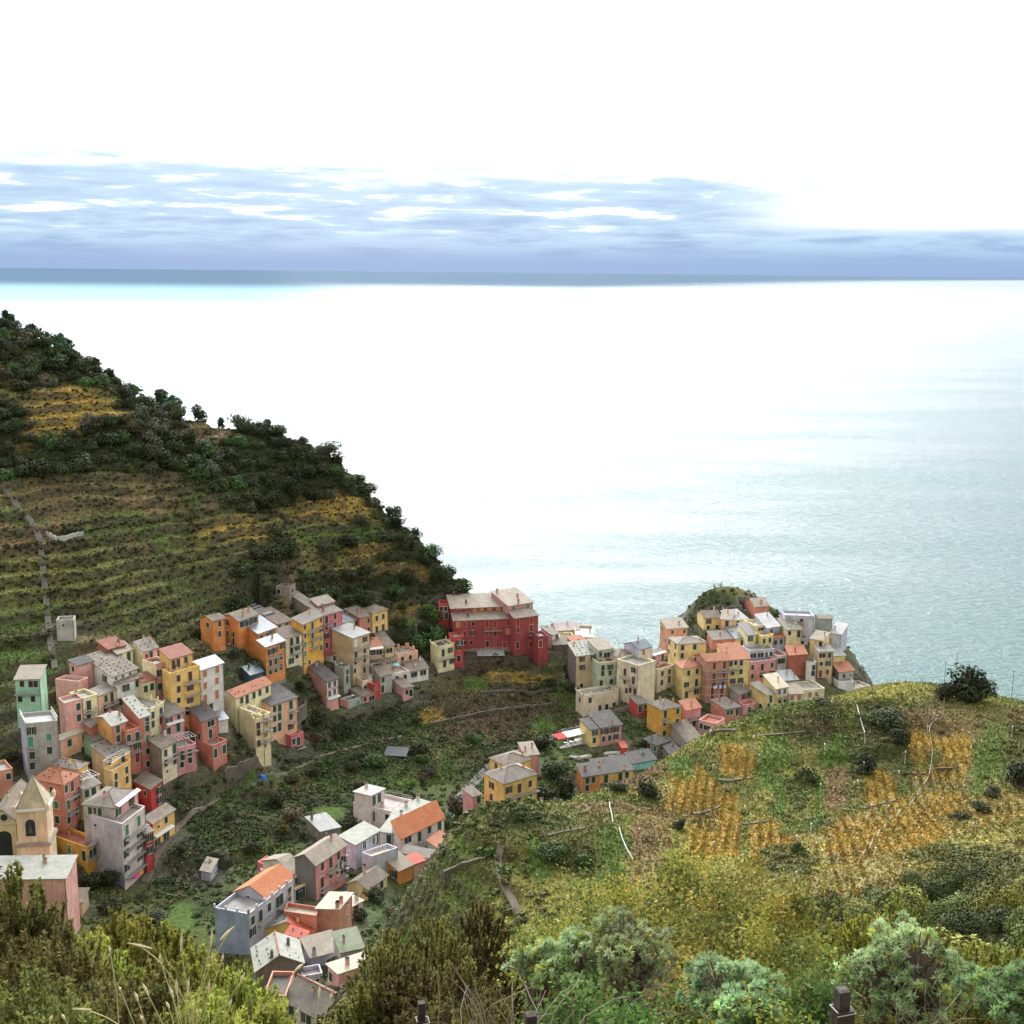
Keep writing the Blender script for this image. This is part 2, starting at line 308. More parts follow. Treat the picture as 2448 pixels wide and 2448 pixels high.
S(1,'pink house with cream side wall and dark roof terrace beside the big yellow house',(1500,430),(1368,392),(1640,395),11,'pink','flat bk','1525,520T 1598,490T 1530,650s 1598,625s','1540,695,1650,665',wl='pale')
S(1,'small yellow house with dark red lean-to roof between white and pink fronts',(1372,612),4,(1497,575),8,'pale','sR tr','1388,675s 1462,650s')
i=S(1,'tall yellow orange house with roof terrace and dark red tiled penthouse',(1640,522),(1560,480),(1920,440),14,'gold','flat cr','1715,555sb 1828,540Db 1718,675sb 1830,655Tb 1718,780w 1830,775Tb 1800,885db','1770,612,1925,575 1775,735,1925,690 1780,852,1925,815')
SPECS[i]['top']=[dict(z=1,C=(1640,388),L=(1535,340),R=(1850,328),wall='gold',roof='sR tr',dD=3,w='1650,430Db 1713,412Db 1787,378sb')]
S(2,'white house with pale blue metal roof and orange brown shutters',(385,978),(292,880),(645,893),1440,'white','sR bl','432,1018so 575,965so 435,1155so 572,1100so 435,1310Do 572,1255Do 505,1405do','')
# --- left cluster, middle row
S(1,'tall pale yellow tower house with pillared roof terrace in the left cluster',(1437,868),(1185,790),(1580,770),12,'pale','flat tg','1468,895s 1547,860s 1470,1010s 1548,975s 1475,1150s 1552,1118s',pil=1)
S(1,'pink house with flat grey terrace roof facing the white terrace tower',(620,808),(560,660),(795,758),11,'pink','flat tg','752,830sg 758,948sg')
S(1,'narrow pale yellow house with green shutters joined to the pink terrace house',(797,760),6,(940,715),10,'pale','flat tg','852,815Dg 852,920s','810,890,915,862')
S(1,'rose house with brown slate roof and small balcony right of the narrow yellow house',(945,742),(870,620),(1125,668),8,'peach','sR sl','1018,765s 1075,735D 1012,860s 1085,830s','990,830,1130,775')
S(1,'coral house with green lichen dotted slate roof left of the coral balcony house',(1075,1032),(925,945),(1215,960),12,'coral','rR pw','1132,1045s 1135,1150sg',wl='ora2',dots=1,rise=1.2)
S(1,'coral house with red balcony terrace in the middle of the left cluster',(1208,1080),5,(1345,1025),11,'coral','flat rt','1237,1120s 1320,1090D 1238,1232s 1325,1210T 1322,1330Dr','1205,1195,1390,1120 1215,1285,1390,1225')
S(1,'slim coral house with dotted slate roof beside the pale yellow tower',(1345,955),(1190,850),(1437,890),13,'coral','sR pw','1412,928s 1415,1035D 1418,1145sl 1420,1270w 1422,1392w',dots=1)
S(1,'peach house with sand coloured roof in front of the pink terrace house',(582,1165),(530,1080),(885,1048),1330,'peach','hip cr','668,1190s 808,1135s 815,1255T 845,1345w',wl='grey')
S(1,'grey roofed house between the peach house and the coral house',(870,1045),(735,1000),(945,985),6,'coral','sR sl','')
S(1,'small mint green house with brown shutters between peach and coral walls',(890,1178),4,(1072,1108),4.5,'mint','sR sl','927,1215w 1020,1175Wb')
S(1,'pink house with slate roof and white awning right of the pale yellow tower',(1590,945),7,(1770,865),9,'rose','sR sl','1620,962T 1717,922s 1612,1078s 1714,1040D','',awn='1590,1048,1755,975')
S(2,'orange red house with brown roof below the white blue roofed house',(400,1575),(232,1475),(585,1510),8,'coral','sR dk','500,1580Wk 497,1710Dg 375,1740s')
S(2,'pale grey lean-to with blue grey roof beside the orange red house',(590,1560),4,(700,1538),1680,'white','sR bl','')
S(2,'coral lower house with flat roof terraces above the stone garden wall',(525,1850),(345,1790),(690,1775),6.5,'coral','flat tg','548,1925D 655,1870D')
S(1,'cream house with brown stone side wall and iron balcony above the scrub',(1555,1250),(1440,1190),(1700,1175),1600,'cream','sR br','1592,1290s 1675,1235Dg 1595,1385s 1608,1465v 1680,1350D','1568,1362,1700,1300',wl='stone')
S(1,'pink house with white pergola and red balcony at the edge of the left cluster',(1700,1245),8,(1890,1195),1495,'rose','flat tg','1752,1230D 1750,1400w 1828,1358w 1822,1200s','1740,1290,1895,1222',perg=1)
i=S(1,'yellow house with white pergola bars on its slate roof terrace',(1080,1462),(1000,1405),(1260,1350),8.5,'gold','flat tg','1113,1480sg 1215,1415sg 1115,1590s 1220,1545s',wl='tan',perg=1)
SPECS[i]['top']=[dict(z=1,C=(1030,1342),L=(880,1275),R=(1245,1250),wall='gold',wl='tan',roof='sR sl',dD=3,w='1047,1357w 1180,1320D',dots=1)]
i=S(1,'pale peach house with white pergola frame behind the terracotta roofed church house',(800,1640),5,(962,1545),8,'pale','sR sl','815,1670sg 897,1610sg 800,1820w','',perg=2)
S(1,'yellow house with wide stone dotted grey roof behind the terracotta hipped roof',(745,1455),(455,1400),(850,1388),9,'gold','hip sl','',dots=1)
S(7,'coral red house with terracotta hipped roof directly behind the bell tower',(610,388),(318,332),(768,285),790,'coral','hip ti','497,435w 545,580sl 553,722s 617,420s 690,360Db 658,575Dl 740,495T 735,645s 660,712D','640,505,765,440 640,660,745,605',dots=1,rise=1.8)
S(7,'ochre yellow house with red tiled terrace between bell tower and grey tall house',(840,990),(470,858),(965,880),1215,'ochre','flat rt','665,910sl 668,1030sl 870,1010D 905,985D 800,915D','745,1003,965,882 700,1135,1000,1028',hang=1)
i=S(7,'tall narrow pale pink apartment house with four balconies and hipped slate roof',(1172,762),(868,672),(1395,592),1380,'pwhite','flat tg','1218,800Dl 1332,700Dl 1215,930T 1340,850T 1215,1045T 1340,960T 1222,1180T 1345,1075T 920,775v','1195,888,1420,742 1200,1008,1440,832 1200,1132,1440,942 1205,1262,1400,1112',wl='lav')
SPECS[i]['top']=[dict(z=7,C=(1110,612),L=(800,578),R=(1325,445),wall='pink',wl='grey',roof='hip sl',dD=3,w='872,632s 958,640s 915,635w 1130,640T 1265,545T',awn='1110,612,1322,455',ch='1010,520')]
S(7,'narrow red house squeezed between balcony tower and bright yellow house',(1395,862),8,(1468,795),9,'red','sR sl','1405,905T 1408,1025T')
S(7,'small red house with grey brown roof standing above the bright yellow house',(1450,432),(1290,350),(1558,362),645,'red','sL br','1530,410T 1535,530T 1400,470w')
S(7,'bright yellow house with white awning at the right end of the church row',(1470,765),(1388,700),(1682,628),1010,'gold','sR br','1525,790v 1597,725w 1515,975T 1600,895T','1480,1030,1740,870',wl='red',awn='1480,925,1650,780')
S(1,'pink house with bright white flat roof cut by the left picture edge',(-90,1480),6,(122,1432),6,'salmon','flat wh','80,1500w')
S(7,'large salmon pink house with pale lichen roof behind the foreground bush',(-130,1300),7,(630,1288),20,'pink','sR pw','',rise=1.0,D=232)
S(7,'small brown roofed outbuilding with white door beside the large salmon house',(690,1525),4,(788,1525),1640,'tan','sR br','720,1590d')
S(1,'ruined grey stone hut on the terraces above the left cluster',(540,12),4,(706,5),178,'grey','flat sl','610,60v')
# --- upper orange group
S(2,'small orange house with brown gabled roof at the left end of the upper row',(522,408),(378,378),(665,385),690,'orange','rR br','470,455w 603,435sb 603,557sb',rise=1.0,)
S(2,'orange house with row of shuttered top floor windows beside the skylight roof',(818,412),(635,345),(1050,335),720,'orange','rR br','692,425T 697,553sb 767,567sb 768,690d 850,443sk 885,432T 932,430T 985,395T 1018,388sk',rise=1.2,awn='535,640,735,690')
i=S(2,'big orange house with plain side wall and blue grey roofs',(1135,712),(1040,662),(1358,635),1060,'orange','sR bl','1190,765T 1245,742T 1325,690T 1190,885D 1250,862D 1313,820s 1190,992s 1252,968s 1313,940s','1165,828,1310,785 1165,952,1305,905',plinth='stone')
SPECS[i]['top']=[dict(z=2,C=(1048,558),L=(822,480),R=(1262,480),wall='orange',roof='sR bl',dD=5,w='1085,600s 1155,575s 1205,545T')]
i=S(2,'cream house with two balconies beside the big orange house',(1365,612),6,(1558,550),970,'cream','sR br','1433,642Dk 1502,602Dk 1433,745Dk 1500,712T 1430,870T 1497,812w','1410,692,1555,642 1415,792,1555,738',plinth='stone')
SPECS[i]['top']=[dict(z=2,C=(1268,448),depth=10,R=(1440,385),wall='cream',roof='sR br',dD=7,w='1295,482Dk 1380,450Dk')]
S(2,'cream house with black roof of white framed skylights on the upper row',(1120,350),(900,255),(1225,308),5,'cream','sR bk','1145,360v 1215,330v',skyl=1,rise=.6)
S(2,'narrow ochre yellow tower house with many small balconies',(1565,452),(1440,395),(1800,345),930,'ochre','sR sl','1587,480w 1672,448D 1773,390w 1590,580w 1675,567D 1773,503T 1590,682sl 1672,665Dl 1775,608sl 1590,787sl 1775,715s 1582,905v 1640,885w 1740,870v','1620,522,1775,470 1640,620,1760,572 1640,722,1745,685')
i=S(3,'raspberry pink tower house with small tiled annex next to the ochre tower',(355,442),8,(568,385),835,'mag','sR sl','388,482Dk 487,445sk 390,575sk 485,550s 390,675T 390,785s 487,640w','370,547,450,525')
SPECS[i]['top']=[dict(z=3,C=(290,330),L=(205,288),R=(480,280),wall='mag',roof='sR tn',dD=4,w='318,355D 405,330D')]
S(3,'low white house with terracotta lean-to roof at the foot of the raspberry tower',(455,902),(350,880),(560,862),950,'white','sL ti','490,920W')
S(3,'yellow house with pale blue roof right of the raspberry tower',(565,532),7,(778,480),620,'yellow','sR bl','638,557Dg 732,530Dg')
S(3,'orange coral house with brown roof between yellow and cream row houses',(776,472),7,(917,432),655,'coral','sR br','873,497s 873,605s',awn='')
S(3,'cream end house with brown hipped roof and two doors on the upper row',(917,422),(790,372),(1098,372),655,'gold','hip br','968,475s 1043,452s 968,605D 1042,582Dg')
i=S(3,'tan apartment block with white flat roof and three balconies',(690,705),(450,660),(887,640),1190,'tan','sR wh','726,755Dw 832,715Tk 727,885Dg 830,845s 722,975s 828,945D 715,1080w 825,1060D','690,832,890,772 690,945,890,880 800,1010,910,985',wl='tan')
S(3,'cream house with white balustrade terrace below the tan apartment block',(805,1198),(680,1122),(918,1150),1325,'cream','flat rt','835,1280s 870,1270D',bal=1)
S(3,'small beige house with grey brown roof and wide window beside the awning terrace',(1070,805),(950,722),(1175,785),5,'yellow','sR br','1113,845W')
S(3,'open terrace house with terracotta roof and white awning behind the tan block',(880,825),6,(1040,805),6,'tan','sR ti','925,870W 1005,865W','890,935,1055,905',awn='880,855,1040,818')
S(3,'peach and yellow house with four chimney turrets around a flat roof',(1205,892),7,(1445,848),1000,'peach','flat tg','1265,935w 1357,915w',tur='1205,800 1313,795 1355,790 1437,820')
S(3,'pale pink house with green door under a yellow floored roof terrace',(1145,1115),6,(1345,1080),1225,'pwhite','flat cr','1205,1165Dg 1297,1120w')
S(3,'long low garage building with brown roof and two dark green gates',(1345,1095),(1275,1010),(1565,1048),1172,'white','sR br','1400,1110Wg 1505,1100Wg')
S(3,'grey rendered house with dark brown roof under the umbrella terrace',(1010,1148),(928,1090),(1145,1112),1325,'grey','sR br','1040,1165s 1035,1290Dg')
S(3,'low cream house with a strip of small windows below the red awning terrace',(905,988),5,(1045,975),1080,'cream','sR br','940,1015v 965,1010v 990,1005v 1015,1000v')
S(3,'small tan house with four little windows left of the umbrella terrace',(1060,980),5,(1215,945),1050,'tan','sR br','1090,985v 1120,980v 1150,975v 1185,965v')
S(3,'small pink house with outside stair and slate roof at the garden edge',(1275,1285),(1165,1232),(1388,1262),1395,'pink','sR br','1315,1328w 1363,1335d')
i=S(3,'long pink house with slate roof and white shuttered windows by the gully',(390,1210),(120,1085),(528,1165),1490,'pink','sR dk','418,1225Tw 482,1203Tw 418,1345Tw 480,1320Tw','',awn='395,1432,545,1372',ch='237,1085')
S(3,'greenish grey stone house with plant terrace between pink and tan houses',(585,1042),(480,1010),(668,1010),1270,'bgrn','flat tg','628,1065s 627,1180D')
S(3,'low grey house with teal shutters below the white chair terrace',(640,1428),(540,1400),(795,1375),1530,'bgrn','flat br','688,1490Dt 755,1455st',wl='pink')
S(3,'small coral house with large red gate below the balustrade terrace',(800,1380),5,(950,1330),1470,'coral','sR br','835,1410w 910,1400Wr')
S(3,'small bright red house beside the balustrade terrace',(940,1238),5,(1012,1215),1400,'red','flat tg','960,1260v')
S(2,'abandoned grey stone tower hut with empty window above the upper row',(1405,12),(1250,5),(1490,8),150,'stone','flat sl','1445,40w 1285,45w')
S(2,'long low stone shed with grey roof behind the ochre tower',(1600,228),(1410,165),(1690,180),5,'stone','sR sl','')
S(2,'dark blue green garden shed in the hedge below the big orange house',(960,1035),(868,985),(1105,992),3,'nblue','sR nb','')
# --- cream and tile group
S(2,'long cream house with orange tile roof dotted with vents',(790,1300),(625,1245),(1200,1130),8,'pale','rR ti','857,1320sg 920,1310Dg 998,1260sg 1067,1230sg 1150,1195sg',rise=1.3,dots=1)
S(2,'cream corner block with pillared terrace beside the tile roofed cream house',(1015,1545),(880,1400),(1080,1505),1985,'pale','flat tg','1040,1560sb 1042,1700sb 1042,1825sb',pil=1)
S(2,'cream house with orange shutters and three balconies next to the corner block',(1078,1500),9,(1190,1400),13,'pale','flat tg','1130,1470Do 1095,1600so 1145,1585Do 1135,1710so 1120,1830sb','1075,1562,1200,1492 1075,1690,1200,1620 1075,1812,1200,1742')
S(2,'salmon pink house with dark slate roof at the edge of the gully',(1190,1390),9,(1497,1288),1790,'peach','sR dk','1236,1405s 1295,1375D 1425,1365D 1238,1535s 1295,1505D 1427,1500D 1238,1660s 1295,1630D 1425,1625T','1400,1452,1490,1415 1410,1582,1490,1540')
S(2,'bright pink lower house with roof terrace at the end of the salmon house',(1430,1735),(1330,1700),(1575,1685),1890,'mag','flat sl','1457,1800s 1513,1780D','1480,1880,1600,1815')
# --- red building
i=S(4,'long crimson red palazzo with two tiers of slate roof above the terraces',(410,602),5,(1110,572),905,'crim','sR br','460,638sy 535,640sr 635,635w 795,640Dr 885,635Dr 1035,620sr 540,745sr 632,740T 793,742sr 887,742Db 1033,722sy 545,850w 610,850w 797,862a 887,845v 995,880Dr','752,697,972,690',fr='o',rise=1.2,plinth='stone')
SPECS[i]['top']=[dict(z=4,C=(1110,572),depth=5,R=(1385,538),wall='crim',roof='sR br',dD=0,w='1150,610Dr 1305,590Dr 1152,708sb 1302,680Db 1147,880d 1297,870Dr',b='1275,745,1385,738',base=900,fr='o',rise=1.2),
  dict(z=4,C=(375,460),depth=9,R=(1040,432),wall='crim',roof='sR tn',dD=4.5,w='470,495Dr 655,490sy 730,492Dy 822,485sy 925,480Dy',base=900,fr='o',ch='550,400 405,345',rise=2.2),
  dict(z=4,C=(1040,430),depth=11,R=(1325,385),wall='rose',roof='sR tn',dD=4.5,w='1100,455Dl 1265,440Dl',base=900,ch='1145,340 1180,390 910,320',rise=2.4),
  dict(z=4,C=(1385,780),depth=6,R=(1500,768),wall='crim',roof='flat tg',dD=-1,w='1393,865Dr',base=890)]
S(4,'red annex with black flat roof at the left end of the crimson palazzo',(232,400),5,(352,402),600,'red','flat bk','268,435w 315,440w 325,540D')
S(4,'narrow red tower house with yellow parapet in front of the crimson palazzo',(392,790),(346,735),(527,778),1085,'red','flat gn','470,820T 468,910T 467,1035d 545,850w')
i=S(4,'yellow house with roof terrace and balcony beside the narrow red tower',(232,905),(140,840),(415,862),1160,'pale','flat bk','285,950Dg 370,930T 303,1095Dg 397,1060T','215,1042,440,992',pil=1)
S(4,'pink seaside house with slate roof right of the crimson palazzo',(1545,765),(1420,722),(1625,745),890,'pwhite','sR sl','1600,785w')
S(4,'pale grey seaside house with white roof right of the dark pine',(1600,715),8,(1860,700),780,'pwhite','rR pk','1620,700a 1660,705w',D=428)
S(4,'small yellow seaside house under the pale grey one',(1640,785),5,(1800,780),835,'yellow','flat tg','1660,800v 1775,805w')
S(5,'tan seaside house with brilliant white flat roof against the sea',(265,688),14,(478,692),745,'tan','flat wh','300,725w')
S(5,'low house with orange tile roof behind the tall stone house',(270,790),6,(420,770),4,'tan','sR ti','')
S(4,'dark open shed with grey sheet roof above the hedge by the stone house',(1565,880),5,(1740,870),950,'dstone','sR sl','')
# --- harbour group, front left
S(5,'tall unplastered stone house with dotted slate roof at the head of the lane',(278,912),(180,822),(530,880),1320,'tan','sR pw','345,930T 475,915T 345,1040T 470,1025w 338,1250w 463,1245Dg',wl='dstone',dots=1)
S(5,'long cream ground floor building with terrace and arched doors on the lane',(365,1365),(275,1300),(775,1300),1615,'cream','flat tg','437,1385sg 322,1412s 550,1510ab 628,1500a 714,1480ab 467,1548Dw',pil=1)
i=S(5,'sage green house with roof terrace between stone and cream houses',(530,985),8,(745,965),1395,'sage','flat rt','587,1018s 670,1010T 583,1110s 668,1100s 565,1220s 682,1205s 600,1335T 697,1285v')
SPECS[i]['top']=[dict(z=5,C=(535,845),depth=7,R=(708,818),wall='sage',roof='sR tn',dD=4,w='555,890s 630,895W')]
i=S(5,'cream house with brown shutters and two balconies on the harbour lane',(750,940),8,(995,1020),1385,'cream','flat sl','843,1095Db 940,1070T 840,1200sb 940,1190Db 860,1310sb 903,1305sb 957,1310Db','795,1168,910,1140 895,1252,995,1240')
SPECS[i]['top']=[dict(z=5,C=(762,930),depth=7,R=(955,900),wall='cream',roof='hip br',dD=3,w='900,945w')]
S(5,'tall cream tower house with blue slate gable roof and grey side',(1005,838),(832,765),(1150,800),1330,'cream','rR nb','1055,865so 1052,975so 1048,1075sb 1045,1175sb 1015,1300ab',wl='lav',rise=1.5,slt='sl')
i=S(5,'cream house with red railed terrace and pink penthouse',(1220,1060),(1100,1020),(1410,1010),1330,'cream','flat rt','1130,1075T 1272,1085sb 1353,1075sb 1265,1215sb 1350,1180Db','1310,1245,1420,1230')
SPECS[i]['top']=[dict(z=5,C=(1155,915),L=(1110,800),R=(1300,870),wall='pink',roof='sR sl',dD=4,w='1175,950D 1275,915D',awn='1155,915,1300,872')]
S(5,'yellow house with red hipped tile roof in the middle of the harbour row',(1510,1062),(1412,962),(1735,1022),1430,'yellow','hip ti','1575,1105s 1672,1085s 1550,1240T 1665,1215Dg 1550,1355Dg 1665,1320T','1540,1295,1615,1283 1640,1262,1715,1250',rise=1.6)
S(5,'pink rear house with pale roof standing above the sea channel',(1330,598),(1248,535),(1565,580),10,'salmon','sR tn','1387,635w 1525,625w 1272,580s 1270,700v 1312,730w')
S(5,'yellow house with wide stone dotted slate roof and small windows',(1455,775),(1345,700),(1785,755),11,'yellow','hip sl','1505,805s 1647,795s 1500,905s 1355,750s 1427,785s 1350,855w 1420,895w',dots=1,rise=1.0)
S(6,'tall brown pink house with red tile roof and four balconies',(45,1072),(-99,996),(300,1055),1560,'pkbr','rR ti','133,1120Dr 250,1110Dr 130,1230Dr 245,1215Dr 128,1320Dr 235,1310Dr 110,1412Dr 220,1400Dr 110,1500Dr 215,1490Dr -80,1010sb','95,1182,300,1165 95,1282,290,1265',bands=1,rise=1.4)
S(6,'deep yellow house with red tile roof joined to the brown pink tower',(302,1055),9,(545,1035),1500,'yellow','sR ti','325,1075s 380,1080w 445,1080s 345,1195s 440,1185s 345,1295T 437,1285T','300,1160,405,1152',rise=2.6)
S(5,'ochre yellow villa with hipped slate roof standing alone by the gully',(1270,1532),(1100,1452),(1500,1490),1835,'ochre','hip sl','1305,1580Dg 1450,1545sg 1298,1685s 1443,1665s 1293,1800s','1270,1650,1350,1640',rise=2.0)
S(5,'small dark red house squeezed to the left of the ochre villa',(990,1470),5,(1100,1450),1630,'red','sR sl','1010,1500D 1075,1480s')
S(5,'pink house with orange tile roof and big balcony right of the ochre villa',(1545,1540),(1468,1432),(1722,1505),1760,'rose','sR ti','1725,1640s 1640,1680D 1570,1670s','1525,1645,1775,1595')
S(5,'pink stepped terrace house right of the big pink balcony',(1690,1640),6,(1890,1690),6,'pink','flat rt','1725,1650s 1790,1740W','')
S(10,'large low house with cracked grey roof above the vineyard path',(1690,600),(1465,432),(1868,540),690,'grey','sR br','1830,575D')
S(10,'rough stone house with dark slate roof above the turquoise cottage',(1305,590),(1148,515),(1465,535),700,'stone','hip dk','1220,575s 1295,605s 1360,680w')
S(10,'collapsed looking stone shed with black brown roof beside the stone house',(1470,705),(1320,600),(1592,640),770,'stone','sR dk','1360,680s')
S(10,'tiny hut with orange edged roof at the vineyard edge',(1545,720),5,(1645,690),750,'gold','sR tn','1525,715w')
S(10,'yellow end of the trattoria house with brown hipped roof',(540,408),(415,338),(656,388),612,'yellow','sR dk','590,425T 582,530s')
S(10,'pink half of the trattoria house with white framed windows',(657,388),8,(905,348),600,'rose','sR dk','690,405T 760,395T 835,385T 690,515s 760,503s 832,487T',ch='790,330',bands=0)
S(10,'orange end cottage with dark brown roof above the ivy cliff',(450,955),(380,862),(650,925),1130,'orange','sR dk','503,980s 573,970s 500,1080s')
S(10,'long yellow cottage with dark brown roof beside the turquoise one',(651,925),7,(1030,870),1010,'gold','sR dk','718,960Dg 882,925Dg 960,905s',ch='635,830 930,850')
S(10,'turquoise cottage with brown roof and two dark green doors',(1025,800),(935,725),(1300,752),862,'turq','sR dk','1100,825Dg 1195,805Dg',wl='white')
S(10,'small red kiosk with red roof below the trattoria',(905,620),3,(960,615),690,'red','sR rd','')
# --- harbour group, rock
S(6,'yellow house with tan roof at the foot of the rock',(15,568),8,(202,562),715,'yellow','rR br','68,600T 62,690w 163,690w')
S(6,'small peach house with tan roof beside the rock',(205,580),7,(335,592),700,'peach','sR tn','280,635D')
S(6,'small pale yellow house with white roof beneath the coral rock house',(335,598),7,(520,575),690,'yellow','sR wh','405,625s')
S(6,'windowless coral house with tan gable roof alone on the rock top',(605,440),(478,362),(770,425),575,'coral','rR tn','',ch='675,400')
S(6,'olive green house with brilliant white roof terrace below the rock house',(600,655),(470,590),(735,640),8,'pale','flat wh','670,685W')
S(6,'house with white roof and white railed pergola in the harbour cluster',(745,685),(600,560),(900,660),8,'lav','sR wh','790,720w','740,735,900,705')
S(6,'yellow olive house with small terrace in the upper harbour cluster',(690,775),(595,725),(820,755),9,'yellow','flat tg','703,805s 775,795s')
S(6,'narrow white house with black slate roof in the upper harbour cluster',(520,768),(405,690),(620,762),8,'pale','sR bk','550,800T')
S(6,'coral red house with grey roof and wide dark window',(115,822),(50,765),(375,808),950,'coral','sR sl','210,880Dk 295,875Wr')
S(6,'yellow strip house with blue grey roof joined to the coral one',(376,806),8,(510,796),945,'yellow','sR bl','455,860Dk')
S(6,'white glazed veranda house with plants on its roof',(545,945),6,(830,920),8,'lav','flat gn','575,985Ww 670,980Ww 735,975Tw 790,950s')
S(6,'rose pink house with balcony below the glazed veranda',(545,1078),9,(850,1042),1350,'rose','flat bl','575,1125s 687,1130Dk 800,1095s 572,1240s 687,1225T 800,1205T','655,1192,790,1180')
S(6,'small house with two blue windows beside the yellow olive house',(820,800),6,(950,790),6,'lav','sR ti','832,850s 905,840s')
S(6,'white house with boarded lower wall and terrace in the harbour cluster',(865,1005),7,(996,990),1210,'white','flat rt','888,1020T 918,1015T')
S(6,'windowless brick red house with orange tile roof',(1000,1000),(950,922),(1205,985),1255,'brick','sR ti','')
S(6,'cream house with brown slate roof and ledge high in the harbour cluster',(965,708),8,(1145,700),8,'pale','sR sl','1003,730w 1108,735Dk')
S(6,'grey house with two dark windows under the ledge of the cream house',(985,802),7,(1215,795),900,'lav','flat dk','1047,840w 1152,830w')
S(6,'orange house with brown roof behind the grey sea terraces',(905,632),6,(1155,642),6,'gold','sR br','')
S(6,'grey house with white roof terrace on the cliff above the sea',(950,532),(905,475),(1290,545),8,'lav','flat wh','1140,600w')
S(6,'grey green house with tan roof edged in white above the sea',(1335,572),(1295,540),(1500,575),7,'bgrn','rR tn','')
S(6,'grey slate roofed orange house on the seaward edge of the cluster',(1400,815),(1180,720),(1615,795),910,'orange','sR sl','1487,850D')
S(6,'low building with curved silver grey roof on the seaward edge',(1470,740),8,(1600,760),5,'lav','sR wh','')
S(6,'small yellow house with grey roof below the slate roofed orange one',(1240,805),6,(1390,832),9,'yellow','sR tn','1362,875Dk')
S(6,'tan house with pale roof terrace and orange lower storey',(1340,955),6,(1510,948),1255,'tan','sR wh','1367,1000Wk 1465,995s 1367,1095w 1447,1090T 1358,1210Dr 1438,1190sr')
S(6,'narrow white house with two dark windows beside the brick red one',(1200,1075),7,(1312,1078),1260,'white','flat gn','1283,1110s 1273,1205s')
S(6,'yellow house with snow white lean-to roof near the harbour point',(1510,1008),8,(1648,1000),1120,'yellow','sR wh','')
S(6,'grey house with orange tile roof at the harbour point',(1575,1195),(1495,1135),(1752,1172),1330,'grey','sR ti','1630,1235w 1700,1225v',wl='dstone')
S(6,'low tan annex under the harbour point house',(1565,1300),5,(1745,1290),1375,'white','flat cr','')
S(6,'white railed sea terrace at the harbour point',(1745,1380),6,(1935,1345),1450,'pwhite','flat cr','')
# --- harbour group, front row
S(6,'cream row house with orange shutters at the front of the harbour cluster',(1000,1447),8,(1165,1440),1710,'cream','sR tn','1033,1475so 1115,1465so 1027,1570T 1108,1565T 1018,1680T 1100,1670T')
S(6,'large beige house with four orange shutters at the end of the front row',(1166,1395),8,(1410,1378),1650,'cream','flat tg','1237,1445so 1312,1430so 1232,1545so 1305,1545so')
S(6,'yellow penthouse with pale blue roof above the cream front row',(940,1292),6,(1102,1280),7,'gold','sR bl','985,1320s 1065,1330Dk')
S(6,'yellow house with glazed top floor and cream roof in the front row',(845,1388),(700,1292),(990,1362),1740,'yellow','sR cr','885,1400Tw 945,1405Tw 888,1530Dk 950,1515Dk 885,1610s 942,1600s 925,1700T','850,1482,1000,1462')
S(6,'yellow house with grey slate roof and several dark green doors',(745,1462),(535,1385),(850,1438),1760,'yellow','sR sl','785,1490D 755,1590D 668,1600D 745,1690T 660,1680T','640,1650,730,1640 720,1745,810,1725')
S(6,'pink house with small corner terrace left of the yellow front houses',(470,1572),(415,1500),(612,1548),1770,'rose','flat rt','540,1610Dg','495,1672,602,1655')
S(6,'stone walled house with slate roof behind the pink corner terrace',(415,1452),(315,1372),(560,1405),6,'rose','sR sl','475,1455T 540,1450T',wl='grey')
S(6,'coral house with slate roof and little white balcony above the vineyards',(265,1622),(95,1562),(430,1602),1860,'coral','sR sl','290,1645s 330,1645s 397,1640D 215,1635v 125,1595v 165,1700v 210,1735s 125,1685v 357,1785s 440,1775D','320,1738,480,1712')
S(6,'low pink house with broad orange tile roof at the vineyard edge',(180,1958),(80,1845),(402,1895),3.5,'pink','sR ti','')
# --- lower middle group
i=S(11,'blue grey apartment house with bare roof terrace and blue side wall',(460,745),(132,682),(900,400),1130,'lav','flat tg','497,770s 572,715Dg 497,915T 655,640sg 735,600D 772,545D 850,590s 850,460sg','550,825,660,750 730,670,830,590',wl='blue',pil=1)
SPECS[i]['top']=[dict(z=11,C=(628,590),L=(328,527),R=(902,388),wall='lav',roof='rR to',dD=6,w='457,540v',rise=1.9)]
i=S(11,'cream house with tan roof and green planted terrace behind the blue grey house',(900,502),3,(1055,388),625,'yellow','flat gn','915,580D 978,510D 960,585T','1000,620,1070,560')
SPECS[i]['top']=[dict(z=11,C=(893,374),depth=10,R=(1000,260),wall='cream',roof='rR tn',dD=3,w='925,362D 945,345T')]
S(11,'small dark pink house with white flat roof on the scrub edge',(625,272),(552,243),(714,212),4,'mag','flat pk','')
S(11,'tall pink apartment house with long tan roof and three balconies',(1105,275),(905,198),(1395,82),620,'rose','rR tn','1168,285sb 1248,252Db 1322,175sb 1165,440Db 1250,360sb 1312,310Db 1338,280Tw 1165,552sb 1395,200T 1395,300T','1215,333,1305,270 1295,402,1390,345 1145,522,1240,450 1370,170,1440,105 1375,290,1445,230',wl='dstone',rise=1.6)
S(8,'dark stone shed with pale green flat roof above the tall pink house',(1345,735),(1200,678),(1545,690),850,'stone','sR wh','1310,760v')
S(9,'lavender white house with broad pale lichen roof in the lower group',(185,1042),(45,942),(400,915),1270,'lav','flat pw','262,1040Tw 345,1000Tw 372,985D',nopar=1)
S(9,'white linking wing with green door beside the tiled white house',(400,925),11,(512,938),1060,'pwhite','flat pw','488,985Dg',nopar=1)
